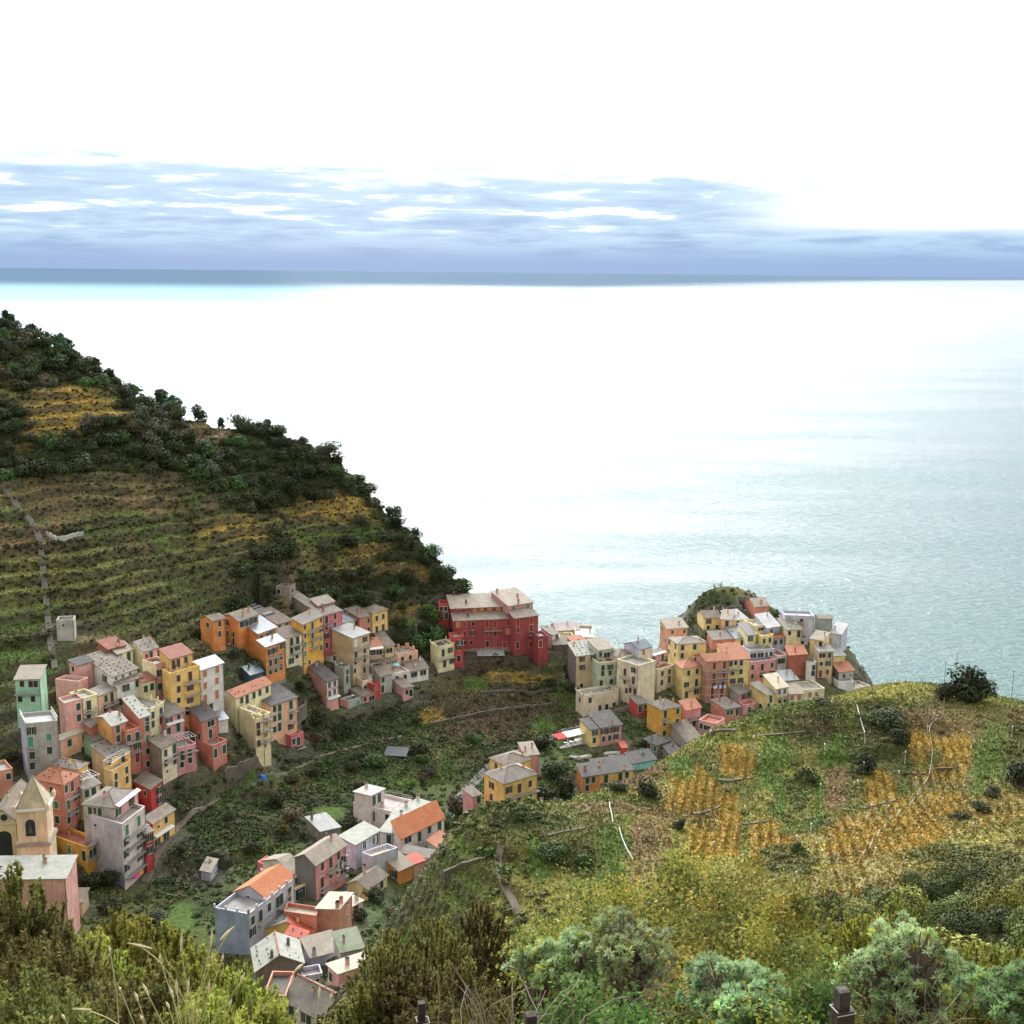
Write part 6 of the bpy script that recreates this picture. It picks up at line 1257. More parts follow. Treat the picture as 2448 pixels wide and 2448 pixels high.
# posts of the trellises: (x, top, foot) in two enlarged views
PST = [(690, 340, 400), (1255, 385, 470), (1170, 515, 575), (1115, 625, 715), (920, 675, 790), (925, 840, 950), (250, 775, 870), (190, 670, 720), (1475, 790, 915), (1825, 630, 740), (1885, 700, 830), (580, 930, 1025), (870, 1005, 1110), (1345, 985, 1100), (1015, 1055, 1150), (530, 1085, 1140), (1100, 1225, 1330), (635, 1285, 1390), (785, 1295, 1420), (75, 1360, 1440), (135, 1445, 1550), (485, 1455, 1590), (525, 1580, 1700), (1075, 1570, 1605), (675, 1650, 1760), (325, 1695, 1760), (180, 1605, 1700), (10, 1545, 1640), (585, 670, 810), (1240, 1230, 1330), (1420, 1120, 1190), (1640, 1080, 1160), (1300, 1560, 1640), (1500, 1440, 1520), (1660, 1400, 1470)]
PS2 = [(888, 70, 150), (733, 210, 255), (773, 300, 345), (552, 290, 330), (585, 360, 400), (840, 365, 400), (822, 450, 500), (735, 505, 540), (818, 560, 615), (960, 325, 360), (908, 170, 215), (943, 240, 270), (1052, 480, 510), (1110, 435, 470), (715, 580, 620), (607, 565, 590), (1162, 130, 180), (980, 630, 670), (1053, 620, 665), (1145, 255, 340), (1200, 550, 590), (1290, 270, 290)]
posts = [(*zg(x, t_), zg(x, y)[1]) for x, t_, y in PST] + [(1250 + x / 1.6127, 1700 + t_ / 1.6127, 1700 + y / 1.6127) for x, t_, y in PS2]
pm, pt_, pb = newmat('weathered_post'); g_ = pt_.n('ShaderNodeNewGeometry'); nz_ = pt_.n('ShaderNodeTexNoise', i_Scale=2.5, i_Detail=3.0); pt_.l(g_.outputs['Position'], nz_.inputs['Vector']); pt_.l(pt_.mix(pt_.mr(nz_.outputs[0], .4, .62), (.15, .12, .10), (.56, .53, .49)), pb.inputs['Base Color']); pb.inputs['Roughness'].default_value = .9
CAPM = flatmat('white_post_cap', (.75, .74, .72), .7)
def postmesh(seed):
    r_ = random.Random(seed); m = MB(); lx, ly = r_.uniform(-.05, .05), r_.uniform(-.05, .05); m.cyl((0, 0, -.4 / 1.8), (lx, ly, 1), .075, .062, pm, 6)
    me = bpy.data.meshes.new('shaft'); me.from_pydata([tuple(v) for v in m.v], [], m.f); me.materials.append(pm)
    m = MB(); m.cyl((lx, ly, .93), (lx, ly, 1.04), .11, .09, CAPM, 6); m2 = bpy.data.meshes.new('cap'); m2.from_pydata([tuple(v) for v in m.v], [], m.f); m2.materials.append(CAPM); return me, m2
PM = [postmesh(i) for i in range(5)]
for i, (x, yt, yb) in enumerate(posts):
    h = hit(x, yb, dmin=100)
    if not h: continue
    H_ = min(2.6, max(1.1, (yb - yt) * h[1] / F / .9)); o = empty('vine_post', h[0]); o.scale = (1, 1, H_); tag(o, 'weathered pale trellis post standing among the vines of the near slope', 'post', 'trellis posts of the near vineyard slope')
    a_, b_ = PM[i % 5]; link(bpy.data.objects.new('shaft', a_), o)
    if i % 3 != 1: link(bpy.data.objects.new('cap', b_), o)
def pole(px, yt, yb, r, mat, label, dmin=100, cat='pole'):
    h = hit(px, yb, dmin=dmin)
    if not h: print('no pole', label); return
    p = Vector(h[0]); H_ = (yb - yt) * h[1] / F / .93; m = MB(); m.cyl(p - Vector((0, 0, .5)), p + Vector((0, 0, H_)), r, r * .7, mat, 6); m.cyl(p + Vector((-.3, 0, H_ * .95)), p + Vector((.3, 0, H_ * .95)), r * .6, r * .6, mat, 4); return tag(m.build('pole', origin=tuple(p)), label, cat)
pole(*[zg(1255, 0)[0], zg(0, 80)[1], zg(0, 330)[1]], .05, SH['k'], 'thin dark pole rising left of the huge skyline bush')
pole(*[zg(1825, 0)[0], zg(0, 155)[1], zg(0, 400)[1]], .05, SH['k'], 'thin dark pole on the skyline near the right edge')
pole(*[zg(882, 0)[0], zg(0, 248)[1], zg(0, 430)[1]], .06, CONC, 'tall pale concrete pole on the terrace skyline')
pole(*[zg(1345, 0)[0], zg(0, 5)[1], zg(0, 330)[1]], .04, SH['k'], 'thinnest dark pole behind the huge skyline bush')
pole(995, 1492, 1545, .08, CONC, 'tall pale pole above the turret house', 300)
# ------------------------------------------------------------------ palm, agaves and rock plants
def palm(px, yb, H_, label, dmin=300):
    h = hit(px, yb, dmin=dmin); p = Vector(h[0]); root = empty('palm_tree', p); tag(root, label, 'palm tree'); m = MB(); m.cyl(p - Vector((0, 0, .5)), p + Vector((0, 0, H_)), .28, .2, BARK, 7); m.build('trunk', root)
    t0 = p + Vector((0, 0, H_)); rs = np.random.RandomState(5); cen, nor, al = [], [], []
    for k in range(26):
        a_ = k * 2.4; el_ = rs.uniform(.1, 1.2); v = np.array([math.cos(a_) * math.cos(el_), math.sin(a_) * math.cos(el_), math.sin(el_)]); q = np.array(t0)
        for j in range(12):
            q = q + v * .2; v = unit(v + np.array([0, 0, -.13]))
            for sg in (-1, 1):
                sd = unit(np.cross(v, [0, 0, 1])) * sg; cen.append(q + sd * .2); nor.append(np.cross(sd, v) + rs.normal(size=3) * .2); al.append(sd + v * .5)
    V, Q = quads(np.array(cen), np.array(nor), .32, 1, rs, np.array(al)); V = V; me = npmesh('fronds', V - np.array(p), Q, [SCRUB]); cattr(me, 'leafcol', np.tile(np.array([.06, .085, .035]), (len(V), 1)) * np.repeat(rs.uniform(.7, 1.3, len(cen)), 4)[:, None]); link(bpy.data.objects.new('fronds', me), root)
palm(1810, 1742, 3.2, 'small palm tree at the foot of the harbour front row')
def agave(px, yb, n_, r, label, D=455):
    pp = at(px, yb, D); z = float(zat(pp.x, pp.y)); p = Vector((pp.x, pp.y, z)); m = MB(); rs = random.Random(px)
    for k in range(n_):
        a_ = rs.uniform(0, 6.28); e = rs.uniform(.5, 1.4); m.cyl(p, p + Vector((math.cos(a_) * math.cos(e), math.sin(a_) * math.cos(e), math.sin(e))) * r * rs.uniform(.7, 1.2), .09, .02, flatmat('agave_leaf', (.26, .28, .23), .7), 4)
    tag(m.build('agave', origin=tuple(p)), label, 'agave')
agave(1708, 1420, 16, 2.2, 'spiky grey agave clump on the left of the rock top'); agave(1722, 1412, 16, 2.6, 'tallest spiky agave clump on the rock top')
# ------------------------------------------------------------------ small things on terraces
def on_roof(label_part, zone, x, y, k=0):
    for B in BL:
        if label_part in B['s']['label']:
            s, C, a, b = B['blocks'][k]; zf = C.z - .75 if s['roof'].startswith('flat ') else C.z; p = on_z(*zp(zone, (x, y)), zf); u = (p - lvz(C, zf)).dot(a.normalized()); v = (p - lvz(C, zf)).dot(b.normalized())
            u = min(max(u, .8), a.length - .8); v = min(max(v, .8), b.length - .8); q = C + a.normalized() * u + b.normalized() * v; return Vector((q.x, q.y, zf))
def parasol(p, colr, nm, label, r=1.3, h=2.2):
    root = empty('parasol', p); tag(root, label, 'parasol'); m = MB(); m.cyl(p, p + Vector((0, 0, h + .1)), .03, .03, WHITE, 5); m.build('pole', root); m = MB(); mt = flatmat(nm, colr, .8); n_ = 8
    for i in range(n_):
        A_ = p + Vector((math.cos(6.283 * i / n_) * r, math.sin(6.283 * i / n_) * r, h - .5)); B_ = p + Vector((math.cos(6.283 * (i + 1) / n_) * r, math.sin(6.283 * (i + 1) / n_) * r, h - .5)); m.poly([A_, B_, p + Vector((0, 0, h))], mt); m.poly([B_, A_, A_ - Vector((0, 0, .15)), B_ - Vector((0, 0, .15))], mt)
    m.build('canopy', root)
q = on_roof('pale pink house with green door', 3, 1130, 1030); parasol(q, (.25, .62, .68), 'light_blue_canvas', 'light blue parasol on the yellow floored roof terrace')
h = hit(*zp(7, (1330, 1300)), dmin=215); parasol(Vector(h[0]), (.85, .22, .03), 'orange_canvas', 'bright orange parasol at the foot of the balcony house', 1.2)
h = hit(*zp(7, (1282, 1335)), dmin=215); parasol(Vector(h[0]), (.75, .04, .30), 'pink_canvas', 'magenta parasol beside the orange one', 1.2)
h = hit(*zp(11, (1112, 1225)), dmin=196); parasol(Vector(h[0]), (.80, .30, .06), 'faded_orange_canvas', 'faded orange parasol between the lichen roofed houses', 1.2, 1.9)
def table(p, label, group):
    root = empty('table', p); tag(root, label, 'table', group); m = MB(); m.cyl(p + Vector((0, 0, .70)), p + Vector((0, 0, .75)), .5, .5, WHITE, 10); m.build('tabletop', root); m = MB(); m.cyl(p, p + Vector((0, 0, .70)), .05, .04, IRON, 5); m.build('leg', root)
def chair(p, rot, label, group):
    root = empty('chair', p); tag(root, label, 'chair', group); d_ = Vector((math.cos(rot), math.sin(rot), 0)); e_ = Vector((-d_.y, d_.x, 0)); m = MB(); m.box(p, d_, e_, .24, .24, p.z + .42, p.z + .47, WHITE); m.build('seat', root); m = MB(); m.box(p - d_ * .24, d_, e_, .03, .24, p.z + .47, p.z + .95, WHITE); m.build('backrest', root)
    for sx in (-1, 1):
        for sy in (-1, 1): m = MB(); q_ = p + d_ * .2 * sx + e_ * .2 * sy; m.cyl(q_, lvz(q_, p.z + .42), .02, .02, WHITE, 4); m.build('leg', root)
tl = 'white table on the plant terrace of the greenish stone house'; tg_ = 'white tables and chairs on the plant terrace'
for k, (x, y) in enumerate([(540, 965), (590, 955), (620, 965)]):
    p = on_roof('greenish grey stone house', 3, x, y)
    if k == 1: table(p, tl, None)
    else: chair(p, k * 2.0, 'white chair on the plant terrace of the greenish stone house', tg_)
for k, (x, y) in enumerate([(600, 1350), (560, 1370), (640, 1380)]):
    p = on_roof('low grey house with teal shutters', 3, x, y); (table(p, 'white table on the brown roof terrace above the teal shutters', None) if k == 0 else chair(p, k * 1.5, 'white chair on the brown roof terrace above the teal shutters', 'white chairs above the teal shutters'))
# cafe terrace with awning
A_ = hit(*zp(10, (240, 610)), dmin=300); Bq = hit(*zp(10, (480, 570)), dmin=300)
if A_ and Bq:
    pa, pb_ = Vector(A_[0]), Vector(Bq[0]); dv = (pb_ - pa); dv.z = 0; L_ = dv.length; dv.normalize(); nv = Vector((-dv.y, dv.x, 0)); zt = max(pa.z, pb_.z) + .2
    m = MB(); m.box(pa + dv * L_ / 2 + nv * 1.5, dv, nv, L_ / 2 + 2.2, 2.2, zt - 3, zt, wm('grey')); tag(m.build('cafe_deck', origin=tuple(pa)), 'stone deck of the cafe under the white and red awnings', 'deck')
    for nm, u0, u1, mt, lab in (('awning', 1.2, L_ + 1.8, WHITE, 'white awning over the cafe terrace by the trattoria'), ('awning', -2.2, 1.1, flatmat('red_canvas', (.62, .03, .03), .8), 'bright red awning at the left end of the cafe terrace')):
        root = empty(nm, pa + dv * u0); tag(root, lab, 'awning'); m = MB(); q_ = [lvz(pa + dv * u0 + nv * 3.2, zt + 3.2), lvz(pa + dv * u1 + nv * 3.2, zt + 3.2), lvz(pa + dv * u1 + nv * .2, zt + 2.6), lvz(pa + dv * u0 + nv * .2, zt + 2.6)]
        m.prism([v - Vector((0, 0, .07)) for v in q_], q_, mt); m.build('canopy', root)
        for v in q_: m = MB(); m.cyl(lvz(v, zt), v, .05, .05, WHITE, 5); m.build('post', root)
    for k in range(4):
        p = lvz(pa + dv * (L_ * (k + .5) / 4) + nv * 1.1, zt); table(p, 'small white cafe table under the white awning', 'cafe tables under the white awning'); chair(p + dv * .8, 3.1, 'white cafe chair under the white awning', 'cafe chairs under the white awning')
def boat(px, py, L_, rot, colr, label):
    h = hit(px, py, dmin=300)
    if not h: return
    p = Vector(h[0]) + Vector((0, 0, .25)); d_ = Vector((math.cos(rot), math.sin(rot), 0)); e_ = Vector((-d_.y, d_.x, 0)); root = empty('boat', p); tag(root, label, 'boat', None); m = MB(); st = []
    for t_ in (0, .25, .5, .75, 1):
        w_ = .75 * (1 - abs(t_ - .4) ** 2 * 2.4) if t_ < 1 else .02; c_ = p + d_ * (t_ - .5) * L_; st.append([c_ + e_ * w_ + Vector((0, 0, .7 + .2 * t_)), c_ + e_ * w_ * .6, c_ - e_ * w_ * .6, c_ - e_ * w_ + Vector((0, 0, .7 + .2 * t_))])
    hm = flatmat('boat_' + label.split()[0], colr, .4)
    for i in range(4):
        for j in range(3): m.poly([st[i][j], st[i + 1][j], st[i + 1][j + 1], st[i][j + 1]], hm)
    m.poly(st[0], hm); m.build('hull', root); m = MB(); m.poly([(s_[0] + s_[3]) / 2 + (s_[0] - s_[3]) * .45 - Vector((0, 0, .25)) for s_ in st] + [(s_[0] + s_[3]) / 2 - (s_[0] - s_[3]) * .45 - Vector((0, 0, .25)) for s_ in st[::-1]], flatmat('boat_inside', (.35, .33, .3), .8)); m.build('deck', root)
boat(*zp(10, (790, 705)), 5.0, .2, (.62, .64, .66), 'white small boat parked below the trattoria'); boat(*zp(10, (475, 745)), 4.2, .4, (.55, .55, .52), 'pale dinghy lying on the rocks under the cafe'); boat(*zp(10, (360, 755)), 3.6, -.3, (.5, .5, .5), 'grey dinghy left of the pale one under the cafe'); boat(*zp(10, (810, 750)), 3.4, .1, (.6, .58, .5), 'cream dinghy in front of the white small boat')
# laundry on the brown pink tower
def laundry(lab, z, x1, x2, y, kset, label):
    for B in BL:
        if lab in B['s']['label']:
            s, C, a, b = B['blocks'][0]; o, d, n, ln = facade(s, C, a, b, 'R'); p1 = ray_plane(*zp(z, (x1, y)), o, n); p2 = ray_plane(*zp(z, (x2, y)), o, n); u1, u2 = max(.3, (p1 - o).dot(d)), min(ln - .2, (p2 - o).dot(d)); zl = p1.z + .4
            root = empty('washing_line', o + d * u1 + n * 1.1); root.location.z = zl; tag(root, label, 'washing line'); m = MB(); m.cyl(lvz(o + d * u1 + n * 1.1, zl), lvz(o + d * u2 + n * 1.1, zl), .02, .02, IRON, 4); m.build('line', root); k = 0; u = u1
            while u < u2 - .5:
                w_ = random.uniform(.45, .8); hh = random.uniform(.7, 1.1); m = MB(); q_ = [lvz(o + d * u + n * 1.12, zl), lvz(o + d * (u + w_) + n * 1.12, zl), lvz(o + d * (u + w_) + n * 1.15, zl - hh), lvz(o + d * u + n * 1.1, zl - hh)]; m.prism(q_, [v + n * .04 for v in q_], kset[k % len(kset)]); m.build('laundry', root); k += 1; u += w_ + .08
laundry('tall brown pink house', 6, 110, 262, 1350, [WHITE, WHITE, flatmat('blue_cloth', (.05, .12, .55), .8), WHITE, flatmat('blue_cloth', (.05, .12, .55), .8)], 'white and blue laundry hanging from the brown pink tower')
# shelter beside the palazzo
pc = hit(*zp(4, (690, 1075)), dmin=330); pe = hit(*zp(4, (985, 1072)), dmin=330)
if pc and pe:
    p0, p1 = Vector(pc[0]), Vector(pe[0]); dv = p1 - p0; dv.z = 0; L_ = dv.length; dv.normalize(); nv = Vector((-dv.y, dv.x, 0)); zt = max(p0.z, p1.z); root = empty('shelter', p0); tag(root, 'open garden shelter with pale blue white sheet roof below the palazzo', 'shelter'); m = MB(); q_ = [lvz(p0 - dv * .3, zt + 2.0), lvz(p0 + dv * (L_ + .3), zt + 2.0), lvz(p0 + dv * (L_ + .3) + nv * 4.2, zt + 2.7), lvz(p0 - dv * .3 + nv * 4.2, zt + 2.7)]; m.prism(q_, [v + Vector((0, 0, .1)) for v in q_], ROOF['wh']); m.build('roof', root)
    for u in (0, L_ / 2, L_): m = MB(); m.cyl(lvz(p0 + dv * u, zt - 1), lvz(p0 + dv * u, zt + 2.0), .07, .07, WOOD, 5); m.build('post', root)
    m = MB(); m.box(p0 + dv * L_ / 2 + nv * 4.3, dv, nv, L_ / 2, .1, zt - 1, zt + 2.6, wm('dstone')); m.build('back_wall', root)
h = hit(*zp(8, (735, 185)), dmin=260)
if h:
    p = Vector(h[0]); m = MB(); r_ = random.Random(4); ring1 = [p + Vector((math.cos(k) * 1.5 * r_.uniform(.8, 1.1), math.sin(k) * 1.2 * r_.uniform(.8, 1.1), 0)) for k in np.linspace(0, 6.28, 11)[:-1]]; ring2 = [p + (v - p) * .5 + Vector((0, 0, 1.0 + r_.uniform(-.1, .2))) for v in ring1]; m.prism([v - Vector((0, 0, .3)) for v in ring1], ring2, flatmat('blue_tarpaulin', (.03, .10, .42), .5)); tag(m.build('tarpaulin', origin=tuple(p)), 'blue tarpaulin over a heap beside the stone retaining wall', 'tarpaulin')
h = hit(*zp(9, (545, 250)), dmin=260)
if h:
    p = Vector(h[0]); m = MB(); q_ = [p + Vector(v) for v in ((-3.5, -1, .6), (3, -1.6, .5), (3.6, 1.8, 1.9), (-2.6, 2.2, 2.0))]; m.prism([v - Vector((0, 0, .15)) for v in q_], q_, flatmat('black_sheeting', (.02, .022, .03), .5)); tag(m.build('sheeting', origin=tuple(p)), 'black plastic sheeting spread in the gully scrub', 'sheeting')
# ------------------------------------------------------------------ foreground shrubs, a few metres from the camera
def heath(px, ytop, D, r, label, top=(.20, .22, .045), low=(.055, .065, .022), seed=1, tips=230, zk=1.0):
    P = at(px, ytop, D); g = float(zat(P.x, P.y)); H_ = max(.6, P.z - g); rs = np.random.RandomState(seed * 13 + 5); root = empty('heath_shrub', (P.x, P.y, g)); tag(root, label, 'shrub')
    nt = int(tips * (1 + H_ * .25)); th = rs.rand(nt) * 6.28; rr_ = np.sqrt(rs.rand(nt)); hh = H_ * (1 - .42 * rr_ ** 2 * rs.uniform(.6, 1.2, nt)) - np.abs(rs.normal(size=nt)) * H_ * .26
    tx = np.c_[np.cos(th) * rr_ * r, np.sin(th) * rr_ * r, np.clip(hh, .1, None)]; dirs = unit(np.c_[np.cos(th) * rr_ * .5, np.sin(th) * rr_ * .5, np.ones(nt)] + rs.normal(size=(nt, 3)) * .16)
    k = 46; t_ = rs.rand(nt, k); L_ = .17 + .05 * rs.rand(nt, 1); c = tx[:, None, :] - dirs[:, None, :] * (t_ * L_)[..., None] ; out = unit(rs.normal(size=(nt, k, 3)) * .6 + dirs[:, None, :] * .9); c = c + out * .012
    c = c.reshape(-1, 3); al = out.reshape(-1, 3); V, Q = quads(c, unit(np.cross(al, rs.normal(size=al.shape))), .026 * (D / 9) ** .5, 1.0, rs, al)
    # narrow the leaves
    M = V.reshape(-1, 4, 3); mid = M.mean(1, keepdims=True); ax_ = (M[:, 2] - M[:, 0]); un = unit(ax_)[:, None, :]; M = mid + un * ((M - mid) * un).sum(-1, keepdims=True) + ((M - mid) - un * ((M - mid) * un).sum(-1, keepdims=True)) * .38; V = M.reshape(-1, 3)
    f = np.clip(.62 + rs.normal(size=nt) * .28, 0, 1)[:, None, None]; cl = np.array(low) * (1 - f) + np.array(top) * f; cl = cl * rs.uniform(.75, 1.25, (nt, 1, 1)) * rs.uniform(.85, 1.15, (nt, k, 1)); cl = np.repeat(cl.reshape(-1, 3), 4, 0)
    me = npmesh('foliage', V, Q, [NEARL]); cattr(me, 'leafcol', cl); link(bpy.data.objects.new('foliage', me), root)
    m = MB()
    for i in range(0, nt, 5): q = Vector(tx[i]); m.cyl((q.x * .15, q.y * .15, -.2), (q.x * .7, q.y * .7, q.z * .55), .016, .009, BARK, 4); m.cyl((q.x * .7, q.y * .7, q.z * .55), q, .009, .004, BARK, 3)
    o = m.build('stems', root, origin=(0, 0, 0)); return root
YG = dict(top=(.36, .38, .075), low=(.12, .14, .036)); OL = dict(top=(.19, .18, .05), low=(.095, .08, .038)); DG = dict(top=(.22, .24, .065), low=(.07, .08, .03))
for i, (px, yt, D, r, kw, lab, tips) in enumerate([
 (20, 2058, 8.0, .42, DG, 'tall dark feathery shrub at the left edge reaching highest', 330), (95, 2200, 7.2, .45, OL, 'olive brown feathery shrub in front of the salmon house', 260), (160, 2195, 8.6, .40, YG, 'yellow green feathery shrub right of the tall dark one', 240), (290, 2160, 9.6, .48, YG, 'rounded yellow green shrub below the balcony house', 300),
 (395, 2200, 10, .40, YG, 'yellow green shrub with a pointed crown beside the rounded one', 240), (215, 2240, 8.2, .42, YG, 'yellow green shrub in the middle of the lower left corner', 260), (475, 2262, 8.6, .42, YG, 'bright green feathery shrub left of the blue grey house foot', 260), (560, 2318, 7.8, .40, YG, 'green shrub at the right end of the lower left thicket', 260),
 (345, 2300, 6.8, .42, OL, 'brownish shrub behind the dry grass stalks', 240), (60, 2300, 6.2, .38, DG, 'dark shrub in the bottom left corner', 240), (240, 2345, 5.8, .36, OL, 'low brown green shrub at the bottom left', 220), (480, 2370, 6.2, .34, YG, 'low green shrub at the bottom beneath the grass stalks', 220), (130, 2390, 5.4, .30, DG, 'darkest low shrub at the bottom left edge', 200), (610, 2395, 6.6, .3, YG, 'small green shrub beside the bottom slate roof', 180),
 (930, 2215, 13.5, .50, OL, 'brown olive feathery shrub right of the bottom slate roof', 230), (1040, 2180, 14.5, .62, OL, 'wide brown olive feathery shrub at the slope foot', 260), (1150, 2140, 16, .60, OL, 'highest brown olive feathery shrub left of the oak thicket', 260), (985, 2300, 10, .45, OL, 'dark brown feathery shrub at the bottom centre left', 230), (1100, 2290, 10.5, .48, OL, 'olive feathery shrub left of the grey green spurge', 240), (880, 2350, 10, .35, DG, 'small dark shrub touching the slate roof corner', 180), (1160, 2380, 7.5, .3, OL, 'low olive shrub behind the bramble twigs', 180), (1040, 2390, 8, .35, OL, 'low brown shrub behind the left fence post', 180),
 (1965, 2155, 21, .85, YG, 'yellow green broom left of the large spurge dome', 250), (2065, 2165, 20, .85, YG, 'yellow green broom directly behind the large spurge dome', 250), (2150, 2125, 24, 1.0, YG, 'highest yellow green broom on the right', 260), (2245, 2205, 17, .6, YG, 'small yellow broom at the right shoulder of the spurge dome', 200), (2330, 2245, 14, .6, YG, 'yellow green broom between the two right spurges', 220), (2420, 2250, 14, .6, YG, 'yellow green broom at the right edge', 220)]):
    heath(px, yt, D, r, lab, seed=i + 1, tips=tips, **kw)
def oak(px, ytop, D, r, label, seed, nl=5200, pal=None):
    nl = int(nl * 1.5)
    P = at(px, ytop, D); g = float(zat(P.x, P.y)); H_ = max(1.0, P.z - g); rs = np.random.RandomState(seed * 7); root = empty('oak_shrub', (P.x, P.y, g)); tag(root, label, 'shrub')
    nb = 34; th = rs.rand(nb) * 6.28; rr_ = np.sqrt(rs.rand(nb)) * r; hz = H_ * (1 - .30 * (rr_ / r) ** 2) * (1 - np.abs(rs.normal(size=nb)) * .30); hz = np.clip(hz, H_ * .15, H_ * .97); c0 = np.c_[np.cos(th) * rr_, np.sin(th) * rr_, hz]
    pk = rs.randint(nb, size=nl); cs = rs.uniform(.055, .115, nb) * (D / 13) ** .5 * (1 + r); d_ = rs.normal(size=(nl, 3)) * [1, 1, .75]; p = c0[pk] + d_ * cs[pk][:, None]; p[:, 2] = np.minimum(p[:, 2], H_ * 1.02)
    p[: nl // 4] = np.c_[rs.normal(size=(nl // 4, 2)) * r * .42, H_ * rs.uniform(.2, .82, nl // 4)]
    V, Q = quads(p, rs.normal(size=(nl, 3)) + [0, -.3, .8], rs.uniform(.012, .027, nl) * (D / 14) ** .6, 1.1, rs)
    pal = np.array(pal or [(.22, .25, .045), (.30, .29, .05), (.11, .155, .036), (.055, .085, .024), (.42, .32, .06), (.40, .20, .05), (.40, .29, .13), (.17, .22, .045)]); pr = np.array([.2, .2, .2, .16, .11, .05, .03, .05])[:len(pal)]; pr = pr / pr.sum()
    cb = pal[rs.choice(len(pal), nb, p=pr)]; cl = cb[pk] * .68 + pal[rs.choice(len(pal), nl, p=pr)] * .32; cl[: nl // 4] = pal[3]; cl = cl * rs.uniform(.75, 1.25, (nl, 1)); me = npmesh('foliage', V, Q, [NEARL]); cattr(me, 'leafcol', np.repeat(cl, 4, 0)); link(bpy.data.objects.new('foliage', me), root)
    m = MB()
    for i in range(nb):
        q = Vector(c0[i]); mid = Vector((q.x * .45, q.y * .45, q.z * .5)); m.cyl((q.x * .1, q.y * .1, -.3), mid, .022, .014, BARK, 4); m.cyl(mid, q, .013, .005, BARK, 3)
    m.build('branches', root, origin=(0, 0, 0)); return root
for i, (px, yt, D, r, lab, n_) in enumerate([(1335, 2122, 15, .45, 'slender oak sapling at the left end of the oak thicket', 3600), (1450, 2066, 16, .62, 'yellowing oak shrub left of the tallest one', 5200), (1575, 2012, 17, .85, 'tallest yellow green oak shrub in the middle foreground', 8000), (1700, 2062, 16, .75, 'oak shrub with russet leaves right of the tallest one', 7000), (1810, 2088, 15, .72, 'oak shrub at the right end of the thicket crest', 6500), (1880, 2135, 14, .55, 'small oak shrub below the trellis posts', 5000),
 (1420, 2160, 13.5, .6, 'dark leaved oak shrub behind the left spurge', 5200), (1560, 2180, 13, .62, 'green oak shrub in the heart of the thicket', 6000), (1690, 2210, 12.5, .6, 'orange flecked oak shrub above the small spurge', 6000), (1820, 2230, 12, .6, 'oak shrub with yellow leaves left of the large spurge dome', 6000), (1640, 2330, 9.5, .45, 'low oak shrub between the two left spurges', 4500), (1880, 2330, 9.8, .42, 'low dark oak shrub left of the wooden fence post', 4500), (1960, 2240, 13, .45, 'bright yellow leaved oak shrub behind the fence post', 4200), (1800, 2400, 8, .3, 'lowest dark oak shrub at the bottom', 3500)]): oak(px, yt, D, r, lab, i + 3, n_)
GRN = [(.07, .16, .03), (.10, .20, .045), (.05, .11, .025), (.13, .22, .06), (.09, .15, .04), (.2, .14, .06)]
oak(1390, 2365, 6.5, .26, 'bright green bramble leaves at the bottom centre', 91, 2200, GRN); oak(1540, 2400, 6.2, .2, 'low bright green leaves beneath the left spurge', 92, 1600, GRN); oak(1975, 2330, 8.5, .24, 'light green leafy shrub left of the large spurge dome', 93, 2600, GRN)
def spurge(px, ytop, D, r, label, seed, n_=170, ry=None, colr=(.36, .45, .22)):
    P = at(px, ytop, D); g = float(zat(P.x, P.y)); H_ = max(.7, P.z - g); rs = np.random.RandomState(seed); root = empty('spurge_shrub', (P.x, P.y, g)); tag(root, label, 'shrub'); dome = r * .95
    d_ = unit(rs.normal(size=(n_ * 2, 3))); d_[:, 2] = np.abs(d_[:, 2]); d_ = d_[:n_]; lump = .82 + .16 * np.sin(d_[:, :1] * 5 + seed) + .14 * np.sin(d_[:, 1:2] * 6 + seed * 2) + .12 * np.sin(d_[:, 2:3] * 7 + seed * 3); tip = d_ * np.array([r, r, dome]) * lump * rs.uniform(.84, 1.06, (n_, 1)) + [0, 0, H_ - dome]
    k = 30; out = unit(rs.normal(size=(n_, k, 3)) + d_[:, None, :] * .9); Ls = rs.uniform(.045, .065, (n_, k, 1)); c = (tip[:, None, :] + out * Ls * .5).reshape(-1, 3); al = out.reshape(-1, 3)
    V, Q = quads(c, unit(np.cross(al, rs.normal(size=al.shape))), .027, 1.0, rs, al); M = V.reshape(-1, 4, 3); mid = M.mean(1, keepdims=True); un = unit(M[:, 2] - M[:, 0])[:, None, :]; par = ((M - mid) * un).sum(-1, keepdims=True) * un; M = mid + par + (M - mid - par) * .27; V = M.reshape(-1, 3)
    cl = np.array(colr) * rs.uniform(.7, 1.2, (n_, 1, 1)) * np.ones((n_, k, 1)) + rs.normal(size=(n_, 1, 3)) * .012
    yl = rs.rand(n_) < .12; cl[yl] = cl[yl] * [1.0, .8, .45]; me = npmesh('rosettes', V, Q, [NEARL]); cattr(me, 'leafcol', np.clip(np.repeat(cl.reshape(-1, 3), 4, 0), .01, 1)); link(bpy.data.objects.new('rosettes', me), root)
    m = MB(); m0 = Vector((0, 0, H_ - dome * 1.3))
    m.cyl((0, 0, -.3), m0, .05, .035, BARK, 5)
    for i in range(n_): q = Vector(tip[i]); mid = m0 + (q - m0) * .55 + Vector(rs.normal(size=3)) * .03; m.cyl(m0 if i % 3 else m0 * .6, mid, .014, .009, TWIG, 3); m.cyl(mid, q, .009, .007, TWIG, 3)
    m.build('stems', root, origin=(0, 0, 0)); return root
